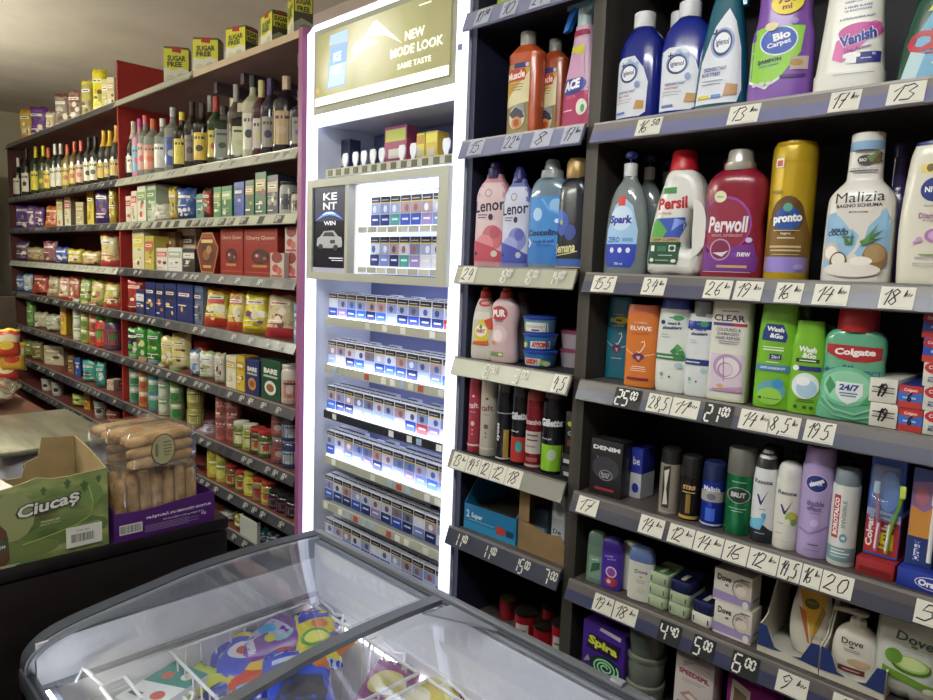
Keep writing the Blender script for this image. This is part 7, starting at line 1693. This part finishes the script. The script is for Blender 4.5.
def row(bay, si, items):
    n = len(items)
    for i, it in enumerate(items):
        kind, x0, x1, yt, c1, c2, c3, desc = it[:8]
        dy = it[8] if len(it) > 8 else 0
        where = f'{ONE[i]} from the red divider, near {SHN[si]}' if bay == 0 else f'{ONE[i]} from the far end, far {FARN[si]}'
        if kind.startswith('stack'):
            n_ = int(kind[5]); k2 = kind[7:]; ch = .082 if k2 == 'can' else .105
            if k2 == 'flatcan': k2, ch = 'can', .047
            names = {2: ['lower', 'upper'], 3: ['lowest', 'middle', 'topmost'], 4: ['lowest', 'second', 'third', 'topmost']}[n_]
            for k in range(n_):
                zz = RZ[si] + (ch + .0012) * k
                t = goods(k2, bay, si, x0, x1, 0, c1, c2, c3, f'{desc}, {names[k]} of stack {where}', dy, zz, 'stacked tins', (it[9] if len(it) > 9 else None))
        else:
            goods(kind, bay, si, x0, x1, yt, c1, c2, c3, f'{desc}, {where}', dy, None, None, it[9] if len(it) > 9 else None)


# sugar free boxes on the near top board
for k, (mid, yt, rz) in enumerate(((178, 49, 56), (208.5, 40, 44), (242, 29, 16), (275, 15, -8), (300, -3, -20))):
    z0 = RZ[0] + .0006; Y = YF + .075
    X = Xat(mid, Y, z0); w_ = .112 if k < 3 else .115
    h = Zat(yt, X, Y) - z0
    lab = ('yellow and white sugar-free box next to the red divider on the top board', 'yellow and white sugar-free box, second along the top board', 'yellow and black sugar-free box, third along, turned to show its side', 'yellow and black sugar-free box, fourth along, strongly turned', 'yellow and black sugar-free box, last along, beside the mauve upright')[k]
    t = thing('sweetener_box', lab, 'box', (X, Y, z0), math.radians(rz), 'sugar-free boxes on the top board')
    b = MB().box(-w_ / 2, w_ / 2, -.035, .035, 0, h, mat('5a5c2c', .45), .002)
    b.build('box_body', t)
    yc, wc_ = ('d3cf3a', 'd5d4c0')
    dec = [('R', -.5, 0, .5, .94, yc), ('P', [(-.5, 0), (.5, 0), (.5, .40), (.2, .46), (-.1, .38), (-.5, .44)], wc_), ('E', .2, .2, .2, .12, 'b9b69a'), ('E', -.2, .16, .22, .11, 'c6c3aa'), ('P', [(-.16, .86), (.2, .84), (.2, 1), (-.16, 1)], 'a8342f'),
           ('T', 'SUGAR', .02, .70, .15, '4f5220', .74, 0, 3, .05), ('T', 'FREE', -.06, .54, .14, '4f5220', .6, 0, 3, .05)]
    decal(b, dec, w_, h, .07, 'front_print', t, fine=1)
    side = [('R', -.5, 0, .5, .94, '3a3a22' if k > 1 else '4a4a2c'), ('P', [(-.5, 0), (.5, 0), (.5, .32), (-.1, .42), (-.5, .3)], '8f8d74'), ('R', -.45, .55, .45, .88, 'bdb838' if k > 1 else '7a7a34'), ('T', 'SUGAR', 0, .78, .13, '3a3c18', .8, 0, 0, .05), ('T', 'FREE', 0, .62, .12, '3a3c18', .66, 0, 0, .05), ('E', .1, .2, .3, .1, '6f6d58'), ('R', -.2, .9, .2, 1, '8f2f2c')]
    decal(b, side, .07, h, .07, 'side_print', t, fine=1, face='side')

DK, GN = '1a1a1c', '22301f'
row(0, 1, [('fizz', 120, 130, 122, DK, 'b9b3a0', 'cfcabf', 'black sparkling wine bottle with pale foil'), ('spirit', 132, 139, 119.5, 'c58aa8', 'c04a8a', '5aa0b8', 'pink bottle with a bright pink cap'), ('spirit', 137.5, 146, 116, 'clear', 'b9505a', 'c99a90', 'clear bottle with a red cap'), ('wide', 143, 155, 119.5, 'clear', 'c8603a', 'c98a70', 'clear bottle with an orange cap'),
           ('spirit', 154, 167, 119, 'clear', 'd0cfc8', 'd8d6d0', 'clear bottle with a white cap'), ('spirit', 164, 175, 108, 'clear', 'b9bac0', '2f4a9a', 'tall clear bottle with blue label'), ('spirit', 173, 186, 112.5, '2a261c', 'c9b83a', 'd3c13a', 'dark bottle with yellow cap and label'), ('wine', 184, 196, 102, '2a221e', '2a2420', '6a5a50', 'dark brown tall bottle'), ('spirit', 193, 204, 104, '1f1a16', '2a2418', 'd0b030', 'dark bottle with a slanted yellow label'),
           ('wine', 202, 210, 96, '4a3020', '8a8a84', 'b9a48a', 'amber bottle with a grey cap', .06), ('wine', 207, 217, 97, '2f3f24', 'a83a30', 'c9b030', 'green bottle with red cap, yellow label'), ('flask', 214, 226, 107, '1e2a1c', '22261e', '6f7a68', 'dark green square bottle'), ('spirit', 223, 233, 99, '2a2218', 'c9c2a6', 'cdb83a', 'dark bottle with cream cap, yellow label', .05), ('wine', 227, 238, 85, '5a5048', '9a9a96', '8f8578', 'tall brownish bottle with a silver neck', .03),
           ('flask', 231, 244, 104, '17181a', 'b3ad90', 'b9bf9a', 'black square bottle with pale green label'), ('spirit', 242, 255.5, 76, 'a9a890', '20242f', 'c3c2b0', 'pale bottle with a dark blue cap'), ('wine', 251.5, 262, 81, '4a1c22', 'b9ad7a', 'b3a9a4', 'red bottle with a straw cap'), ('wine', 260, 274, 79, '1f1a2c', '3a2a5a', '8a8578', 'dark bottle with a violet cap'), ('wide', 272, 292, 77, '17161c', 'b9a48a', 'b49a72', 'big black bottle with a tan label'), ('spirit', 289, 297, 91, '2a2a3a', '4a3a7a', '7a7a70', 'dark bottle beside the mauve upright')])
row(0, 2, [('box', 126, 131, 196, 'cfc9bc', 'b9443a', '8a5a3a', 'small white and red box'), ('box', 131.5, 137, 191, 'd3cdc0', 'b9443a', '7a8a4a', 'white and red box'), ('box', 137.5, 146, 186, 'cfd0bf', '7a9a5a', 'b9503a', 'white and green box'), ('box', 146.5, 156, 184, 'b9c2ac', '5f8a5a', 'd8d8cc', 'pale green box', .01), ('bag', 156, 170, 203, 'c9c8ba', '9aa08a', 'b3b3a4', 'low white packet'), ('bag', 171, 179, 187, 'c4ae3a', '8a7a2a', 'd8cf8a', 'yellow coffee packet'), ('bag', 179.5, 195, 188, '3a5a9a', '26407a', 'c9d0d8', 'blue coffee bag'), ('box', 196, 204, 194, '4a8a7a', '2f6a5a', 'b9c8b0', 'teal box'),
           ('bag', 205, 213, 188, 'a03a34', '3a4a2c', 'c9a85a', 'red coffee packet'), ('box', 213.5, 221, 187, '3a7a44', '8a9a4a', 'c9b07a', 'green box'), ('box', 221.5, 232, 186, '2f6a3c', '8fae6a', 'c9c8a4', 'darker green box'), ('box', 234, 244, 182, '26439a', '1a2f74', '9ab0d8', 'royal blue coffee box'), ('box', 245, 254, 180, '2a5a36', 'a9965a', '7a2f2c', 'green and gold coffee box'), ('box', 255, 266, 172, '1f5a38', 'b9a86a', '8a3a30', 'tall green coffee box'), ('box', 267, 278, 175, '2a2f40', 'b3a688', '8f8a78', 'navy and cream coffee box'), ('tall', 279, 290, 182, '9a9a98', '2a2c34', '3a3c44', 'grey coffee tin'), ('tall', 290.5, 297, 192, 'a9a48c', '3a3a30', '5a5a4c', 'small tin beside the mauve upright')])
row(0, 3, [('box', 132.6, 144.5, 230, 'c4bfa4', 'c9b44a', '8fa04a', 'cream and yellow box'), ('box', 145, 154, 236, 'b3a84a', 'b8503a', '6a8a3a', 'yellow box with red fruit'), ('slab', 155, 176, 232, '6a4a36', '8a6a4a', '4a3426', 'brown box behind white ones', .08), ('box', 156.5, 167.5, 248, 'c9c6c0', 'b9504a', 'd8d6d0', 'low white box with red foot'), ('box', 168, 182, 247.5, 'cfcfca', '9aa89a', 'b9b9b0', 'low white and grey box'), ('box', 182.5, 195, 249, '2f2a28', 'c9c6c0', '4a4440', 'low black and white box'), ('slab', 177, 196, 229, 'b9a898', '5a3a2c', '8a4a3a', 'upper brown and white chocolate box', .12)])
# hexagonal praline box and the two red cherry boxes, the small red and white boxes
Y = YF + .03; z3 = RZ[3] + .0006
Xa, Xb = Xat(196.5, Y, z3), Xat(219, Y, z3); w_ = Xb - Xa; h = Zat(232, (Xa + Xb) / 2, Y) - z3
t = thing('chocolate_box', 'six-sided red chocolate box with gold edges on the near chocolate shelf', 'box', ((Xa + Xb) / 2, Y, z3))
hexp = [(-.28 * w_, 0), (.28 * w_, 0), (.5 * w_, .62 * h), (.22 * w_, h), (-.22 * w_, h), (-.5 * w_, .62 * h)]
b = MB().prism(hexp, 0, .045, mat('8f2a22', .35), 'y'); b.build('box_body', t, smooth=False)
sc_ = lambda k: [(p[0] / w_ * k, .5 + (p[1] / h - .5) * k) for p in hexp]
decal(b, [('P', sc_(.95), 'b8923f'), ('P', sc_(.90), '6b241c'), ('E', 0, .5, .28, .24, '3f241a'), ('E', -.05, .45, .16, .13, '8a5a34'), ('E', .08, .58, .12, .1, 'a9783f'), ('R', -.25, .74, .25, .82, 'd0b878'), ('R', -.2, .86, .2, .92, 'a8342f'), ('R', -.18, .14, .18, .2, 'c9a85a')], w_, h, .045, 'front_print', t, fine=1)
for k, (a, b_) in enumerate(((220.5, 243), (244, 277))):
    Xa, Xb = Xat(a, Y, z3), Xat(b_, Y, z3); w_ = Xb - Xa; h = Zat(228.5, (Xa + Xb) / 2, Y) - z3
    t = thing('chocolate_box', ('red cherry chocolate box beside the six-sided one', 'wider red cherry chocolate box beside the small white and red boxes')[k], 'box', ((Xa + Xb) / 2, Y, z3), 0, 'red cherry boxes')
    b = MB().box(-w_ / 2, w_ / 2, 0, .045, 0, h, mat('8d2822', .35), .0015); b.build('box_body', t, smooth=False)
    decal(b, [('T', 'Cherry Queen', 0, .80, .10, 'c9a890', .86, .1, 0, .02), ('R', -.44, .70, .44, .705, 'b05a4a'), ('E', .0, .42, .26, .16, '3a1418'), ('E', -.06, .40, .14, .10, '6a1a20'), ('E', -.09, .44, .05, .03, 'c9a4a0'), ('E', .12, .37, .12, .08, '4a2418'), ('E', .14, .39, .05, .03, '8a6a50'), ('R', -.22, .20, .22, .25, 'b0824a'), ('R', -.44, .08, .44, .1, 'b05a4a')], w_, h, .045, 'front_print', t, fine=1)
for k, (a, b_, zz, lab) in enumerate(((270, 284, 0, 'white and red praline box before the wide cherry box'), (284.6, 297.5, 0, 'white and red praline box, lower of two beside the mauve upright'), (284.6, 297.5, 1, 'white and red praline box, upper of two beside the mauve upright'))):
    Yp = YF + .005 + (.022 if k else 0)
    Xa, Xb = Xat(a, Yp, z3), Xat(b_, Yp, z3); w_ = (Xb - Xa) * .98; h = .098
    t = thing('praline_box', lab, 'box', ((Xa + Xb) / 2, Yp, z3 + zz * .0995), 0, 'white and red praline boxes')
    b = MB().box(-w_ / 2, w_ / 2, 0, .022 if not k else .06, 0, h, mat('b9b2aa', .4), .001); b.build('box_body', t, smooth=False)
    decal(b, [('E', 0, .82, .4, .22, '8a3a34'), ('E', -.1, .4, .24, .16, 'a8443c'), ('E', .16, .3, .2, .16, 'b8605a'), ('R', -.4, .06, .4, .14, 'a04038')], w_, h, .05, 'front_print', t, fine=1)
NV = '232c66'
row(0, 4, [('bag', 121, 135, 277, 'a8332c', '8a2824', 'c9604a', 'red crisp bag'), ('box', 136, 144.5, 290, '2a3060', 'c9cad8', '6a70a0', 'blue spotted box'), ('box', 145.5, 155.5, 282, NV, '1a2250', 'd0a850', 'navy snack box with gold wafers'), ('box', 156, 164.5, 283, NV, '1a2250', 'c9803a', 'navy snack box with orange wafers'), ('box', 165, 176.5, 283, NV, '1a2250', 'd8c05a', 'navy snack box with yellow wafers'), ('box', 177, 193, 284, NV, '26306e', 'd3b23a', 'wide navy snack box'), ('box', 193.5, 203, 286, '5a6a86', '3a4a6a', '8a9ab0', 'slate blue box', .01),
           ('lean', 206, 227, 287, 'd0bf3a', 'b8402c', 'e0d690', 'yellow crisp bag with red foot'), ('lean', 228, 243.5, 290, 'cbbd5a', 'b84a34', 'd8d09a', 'narrower yellow crisp bag'), ('lean', 244.5, 267, 291, 'd2c22c', '9a8a2a', '6a3a6a', 'bright yellow crisp bag with violet spot'), ('lean', 268, 293, 291, 'c9bb94', 'a8323c', 'b8504a', 'cream and red crisp bag'), ('box', 293.5, 298, 304, '6aa0c0', '4a80a8', 'c0d8e0', 'thin light blue box')])
row(0, 5, [('bag', 128, 138, 328, '2a3230', '4a9a4a', 'a9b0a0', 'black and green packet'), ('bag', 138.5, 148, 326, '4a9a3c', '2f7a2c', 'c9d08a', 'green packet'), ('bag', 149, 162, 327, '3f8f3a', '2a6a2a', 'd0cf9a', 'wide green packet'), ('bag', 163, 177, 336, 'c9bd7a', 'a99a5a', 'd8d0a4', 'straw pasta bag'), ('bag', 174, 190, 333, 'd0c48a', 'b3a560', 'c2b26a', 'large straw pasta bag', .03), ('tub', 193, 214, 340, 'b8483a', 'a83a30', 'c9a89a', 'red tub set back', .12), ('bag', 192, 201, 350, 'c9cdd0', '5a86b8', 'd8dad8', 'white and blue packet'), ('bag', 201.5, 216, 351, 'cfcfc6', '8aa06a', '8a5a3a', 'white packet with brown picture'), ('bag', 216.5, 225.5, 353, 'c9c6b8', 'a9a48c', 'd6d2c4', 'pale packet'), ('box', 226, 236, 356, 'cdc9b4', 'b9a85a', 'b3ac90', 'cream box'), ('box', 236.5, 244.5, 356, 'c9aa3a', 'a8862a', 'd8c88a', 'mustard yellow box'), ('tall', 281, 295.6, 364, 'c0b8b0', 'b9b4ac', 'a8604a', 'white snack canister')])
for a, b_, yt, c, c2, lab in ((245.5, 259, 359.5, '26305e', 'c9884a', 'navy pasta box with white lettering beside the mustard box'), (261, 280, 360, '1f4a36', 'd8d8d0', 'dark green pasta box with white lettering beside the canister')):
    Y = YF + .022; z5 = RZ[5] + .0006
    Xa, Xb = Xat(a, Y, z5), Xat(b_, Y, z5); w_ = Xb - Xa; h = Zat(yt, (Xa + Xb) / 2, Y) - z5
    t = thing('pasta_box', lab, 'box', ((Xa + Xb) / 2, Y, z5))
    b = MB().box(-w_ / 2, w_ / 2, 0, .06, 0, h, mat(c, .4), .0012); b.build('box_body', t, smooth=False)
    decal(b, [('T', 'BARE', 0, .72, .13, 'd8d8d0', .7, 0, 0, .06), ('R', -.36, .56, .36, .61, 'b9b9b0'), ('E', 0, .3, .3, .18, c2), ('E', 0, .3, .2, .1, '8a5a34')], w_, h, .06, 'front_print', t, fine=1)
row(0, 6, [('stack3 can', 128.5, 139, 0, '5f8f7a', 'c9cfc4', '3a7a5a', 'green and white tin'), ('stack3 can', 139, 149, 0, 'c08a4a', 'd8cfb0', 'a8503a', 'orange tin'), ('stack3 can', 148.5, 158, 0, '4f8aa0', 'd0d4cc', '5a9a6a', 'teal tin'), ('stack3 can', 158.5, 169, 0, 'b3b8a4', '6a9a6a', 'c9ccc0', 'white tin'), ('stack3 can', 170, 181, 0, '6a9a5a', 'c9cdb8', '3f7a44', 'light green tin'), ('stack2 jar', 187, 203, 0, '8f8a4a', 'a9a05a', 'c3bd84', 'olive jar', 0, .042), ('jar', 203, 214, 421, '7a6a7a', '6a4a5a', 'a9a4a8', 'small violet jar'), ('stack4 flatcan', 215.5, 226, 0, 'a86a64', 'c98a80', '8a4a48', 'pink flat tin'), ('stack4 flatcan', 226, 237, 0, 'b0706a', 'c99088', '8a4a48', 'rosy flat tin', .03), ('jar', 233, 246, 421, '5a6a34', 'c9c9b8', 'd0c890', 'pickle jar with a white lid'), ('jar', 242, 256, 424, '7a8a3a', 'c6c6b6', 'b9b86a', 'green jar with a white lid'), ('jar', 249.5, 261, 427, '4a3a24', 'a83a34', 'a8a070', 'brown jar with a red lid'), ('jar', 257.5, 272, 430, '4a5a34', 'b03c38', 'c0b490', 'green jar with a red lid'), ('stack2 tall', 271, 281, 0, '6a4a4a', '9a9a96', 'a8504a', 'maroon tall can'), ('stack2 tall', 281.5, 294, 0, '2a3a5a', '8a8f96', 'a8b0b8', 'navy tall can')])
row(0, 7, [('jar', 190, 199, 466, '5a1f24', '3a1a1c', '8a4a44', 'dark red jar'), ('jar', 198, 207, 468, '6a2428', '3a1a1c', '9a5a4a', 'maroon jar'), ('stack2 can', 207, 216, 0, 'c2b23a', 'a9a040', 'd3c86a', 'yellow corn tin'), ('stack2 can', 216, 226, 0, 'b9b048', '8a9a3a', 'd0c870', 'yellow and green tin'), ('jar', 225.5, 235, 464, '5f4a2a', 'a8362f', 'b0a06a', 'jar with a red lid'), ('jar', 235, 244, 470, '6f6a34', 'b03a32', 'a9a870', 'second jar with a red lid'), ('jar', 243.5, 252, 471, 'b3a83a', 'b8b04a', 'cfc880', 'mustard jar'), ('jar', 252, 262, 477, '8a7a3a', 'a83a30', '8a4a6a', 'golden jar with a red lid'), ('jar', 261, 270, 481, '9a8f3a', 'b04a3a', 'b0a860', 'olive yellow jar'), ('jar', 268, 276, 489, '2f1c24', '2a2a2c', '6a4a58', 'dark plum jar'), ('jar', 276, 285, 493, '2f1a22', '2a2a2c', '6f4a56', 'dark plum jar with black lid'), ('jar', 285, 298, 497, '2a1a22', '242426', '6a5560', 'large dark plum jar', 0, .048)])
row(0, 8, [('bag', 222, 236, 511, '8a8a84', '6a6a66', 'a9a9a0', 'grey packet'), ('bag', 236, 250, 515, 'b0a84a', '8a8434', 'c9c48a', 'yellow packet in the bin'), ('bag', 257, 268, 528, '3f7a8a', '2a5a6a', 'a9c4c8', 'teal packet'), ('bag', 268, 282, 532, '2a3a4a', '1f2a36', '6a8090', 'dark blue packet'), ('bag', 282, 298, 540, '7a6a54', '5a4c3c', 'a99a84', 'brown packet')])
# the white bin on the bottom shelf
Y = YF + .005; z8 = RZ[8] + .0006
Xa, Xb = Xat(240, Y, z8), Xat(257, Y, z8)
t = thing('plastic_bin', 'white plastic bin on the bottom shelf of the near red unit', 'bin', ((Xa + Xb) / 2, Y, z8))
w_ = Xb - Xa
q = MB().box(-w_ / 2, w_ / 2, 0, .004, 0, .09, mat('b9bab4', .4)); q.box(-w_ / 2, -w_ / 2 + .004, .0045, .015, 0, .09, mat('b9bab4', .4)); q.box(w_ / 2 - .004, w_ / 2, .0045, .015, 0, .09, mat('b9bab4', .4))
q.build('bin_walls', t, smooth=False)
MB().box(-w_ / 2 - .004, w_ / 2 + .004, -.003, .0, .084, .092, mat('c6c7c0', .4), .001).build('bin_rim', t, smooth=False)

# far bay
row(1, 0, [('bag', 22, 33, 109, 'c2a23a', 'a8762a', 'b9b9a0', 'orange and yellow bag'), ('bag', 33, 47, 107, '6a3a86', '4f2a6a', 'a98ac0', 'purple bag'), ('bag', 47.5, 56, 111, 'b9b49a', '8a4a6a', 'c9b45a', 'small pale bag'), ('bag', 57, 70, 94, '8a7a70', '6a3a34', 'b9b4a8', 'grey and maroon snack bag'), ('bag', 70.5, 83, 90, '8f8272', '6f3f38', 'bdb8aa', 'grey snack bag'), ('bag', 83.5, 94, 81, 'a9a05a', 'c0b43a', '8a8478', 'yellow and grey bag'), ('bag', 94.5, 106, 69, 'cfc42a', 'b0a624', 'd8d06a', 'tall bright yellow bag'), ('box', 106.5, 112, 79, 'b9b070', 'c9c49a', 'a9a05a', 'straw box'), ('box', 112.5, 117, 77, 'c4bb98', 'b9a97a', 'a99a70', 'cream box beside the red divider')])
row(1, 1, [('wine', 12, 22, 158, DK, 'b9b9b0', 'b9b5a4', 'dark wine bottle with a pale cap'), ('wine', 22, 32, 149, '1c2018', '1f1f1c', 'cfcbb8', 'dark wine bottle with cream label'), ('wine', 31, 40, 147, '26301c', 'c9b82a', 'cdbf2c', 'wine bottle with yellow cap and label'), ('wine', 38.5, 45, 146, '2a2f1a', 'c4b42c', '5a5f2a', 'wine bottle with yellow cap, dark label'), ('wine', 43.5, 51, 148, '3a3a20', 'c0603a', 'cdbb3a', 'wine bottle with orange cap'), ('wine', 50, 57, 144.5, '2a2f24', 'c2c1b8', 'cbc8b6', 'wine bottle with white cap and label'), ('wine', 55.5, 63, 144, '262a22', 'bdbcb2', 'c6c2b0', 'wine bottle with whitish cap'), ('wine', 62, 70.5, 145, '7a6a3a', 'b0503c', 'b8a850', 'amber wine bottle with a red cap'), ('wine', 69, 77, 142, '5a4a2a', 'b04a38', 'c0a45a', 'amber wine bottle with a rusty cap'), ('wine', 75.5, 85, 141, '2a201c', 'b8605a', 'c9a890', 'dark wine bottle with pink cap'),
           ('wine', 83, 91, 138, '20201c', '24241f', 'c9c5b0', 'black wine bottle with a big white label'), ('wine', 89.5, 99, 137, '1c1e1a', '20201c', 'cbc6b0', 'black wine bottle with a wide cream label'), ('fizz', 97, 105, 131, '1a1c18', 'c4962e', 'b89a34', 'sparkling wine with gold foil'), ('fizz', 103, 112, 131, '1a1c18', 'c4a030', '8a7a3a', 'sparkling wine with yellow gold foil'), ('fizz', 109.5, 117, 126, '1c1a18', 'b98a34', 'b0a060', 'sparkling wine with dark gold foil')])
row(1, 2, [('bag', 12.5, 28, 203, '5a3f8a', '4a3070', '8a7a5a', 'violet biscuit bag'), ('bag', 28.5, 36.5, 206, '7a5a8a', '5f3f74', 'c9c0c9', 'purple and white bag'), ('bag', 37, 45, 207, '6f4a86', '4a2f66', 'c0b4c4', 'purple packet'), ('lean', 46, 58, 205, 'b8602c', 'a04f24', 'c98a4a', 'orange packet'), ('box', 59.5, 67, 199, 'c9c4a4', 'c0a43a', '9a4a34', 'white and yellow box'), ('box', 67.5, 75, 197, 'c6bfa6', 'a8503a', '8a8a5a', 'cream and red box'), ('box', 75.5, 91, 202, 'b3a67a', '9a8a5a', '7a8a6a', 'wide tan box'), ('box', 91.5, 97, 189, 'c0ae34', '9a8a2a', '8a6a3a', 'narrow yellow box'), ('bag', 97.5, 110.5, 187, '4a3470', '362458', '8a6a9a', 'dark violet packet'), ('bag', 111, 118, 186, 'c2ae3a', 'a08a2c', 'd0c47a', 'yellow packet beside the divider')])
row(1, 3, [('bag', 18, 29, 241, '4f3a5a', '3a2a44', '7a6a80', 'dull purple bag'), ('bag', 29.5, 45, 247, 'b0a078', '8a7a54', '8a4a3a', 'noodle packet'), ('bag', 45.5, 57, 241, '8a5a62', '6a3a44', 'c0b4aa', 'rosy packet'), ('bag', 57.5, 69, 247, '4a5fa8', '32468a', 'c9cdd4', 'blue and white packet'), ('bag', 69.5, 84, 249, 'c0b24a', 'a8963a', 'd0c880', 'yellow noodle bag'), ('bag', 84.5, 102, 251, 'b9a87a', 'a07a3a', 'c9b890', 'straw noodle bag'), ('bag', 103, 118, 233, 'c4bb86', 'b0443c', 'b88a4a', 'tall cream bag with red top')])
row(1, 4, [('bag', 17, 25, 275, '5f7fb0', '3a5a8a', 'c9cdd0', 'blue and white packet'), ('bag', 25.5, 33, 274, 'b9bfc0', '4a6aa0', '9ab0c0', 'white packet with blue top'), ('lean', 34, 48, 274, 'a83f30', '8a3226', 'c9a24a', 'red and yellow packet'), ('lean', 48.5, 59, 276, 'b3a486', '8a7a5a', '9a5a44', 'beige packet'), ('lean', 59.5, 69, 276, 'b9a58a', 'a0443a', 'cfc6b0', 'beige packet with red top'), ('lean', 69.5, 80, 276, '9a5a44', 'a8402f', 'c2b090', 'rusty packet'), ('lean', 80.5, 91, 278, '8a9a5a', '5a7a3a', 'b9b48a', 'green packet'), ('lean', 91.5, 104.5, 280, 'b3a25a', '8a9a4a', '9a4a3a', 'yellow green packet'), ('lean', 105, 119, 282, 'a9a85a', 'b0503a', 'c9c290', 'olive packet beside the divider')])
row(1, 5, [('jar', 27, 36, 301, '5f8a4a', '4a7a3a', '8aa86a', 'green jar'), ('bag', 36, 47.5, 312, 'a9a890', '8a8a74', 'bdbca8', 'pale packet'), ('bag', 48, 60, 314, 'b0ae9a', '6a7a5a', '9a9a84', 'pale grey packet'), ('box', 61, 72.5, 305, 'c2a83a', 'b8803a', 'a8503a', 'yellow and orange box'), ('stack3 can', 73, 81, 0, 'b0b4a8', '7a9a6a', 'c6c8b8', 'white and green tin'), ('stack3 can', 81, 90, 0, '9aa04a', 'c4be8a', '5a7a3a', 'lime tin'), ('stack3 can', 89.5, 98, 0, 'a85a48', 'c0b8a4', '8a3a30', 'red and white tin'), ('tub', 95.5, 108, 314, 'a83c30', '3f8a3a', 'b9584a', 'red tub with a green lid'), ('tub', 105.5, 118, 316, '4a3a54', '2f6a34', '9a3a34', 'dark tub with a green lid')])
row(1, 6, [('bag', 24, 33, 340, '6a7a3a', '4f5a2c', '8a8a5a', 'olive packet'), ('bag', 33.5, 43, 341, '7a7040', '5a5230', '9a9060', 'brown green packet'), ('box', 44, 70, 346, 'b0aa90', '9a947a', 'bdb8a4', 'long pale box'), ('box', 71, 77.5, 356, '7a5a34', '5f4426', '8a6a44', 'brown box'), ('box', 78, 84, 358, '2f4a9a', '233a7a', '6a86c0', 'blue box'), ('flat', 84.5, 97, 360, '4a9a8f', '357a72', 'b9c8c0', 'teal packet'), ('flat', 97.5, 106, 362, '4f9f94', '3a7f76', 'c0cfc6', 'teal packet next along'), ('box', 106.5, 121, 380, 'b9b0a0', 'b0503f', 'c9c4b8', 'white box with red foot')])
row(1, 7, [('pot', 41, 52, 377, 'a9aaa4', '2a2a2c', 'c9c9c4', 'white pot with a black lid'), ('pot', 51, 62, 380, '9a9c98', '2a2a2c', 'bdbdb8', 'grey pot with a black lid'), ('bag', 74, 87, 394, '9aae4a', '7a8e36', 'b9c480', 'light green packet'), ('box', 88, 93, 393, 'b8862f', '9a6a24', 'c9a85a', 'orange box'), ('pot', 93.5, 108, 399, '8f9088', '3a3a38', 'b9b9b0', 'pale pot'), ('bag', 108, 120, 410, '8a342c', '6a2722', 'a8604a', 'dull red packet')])
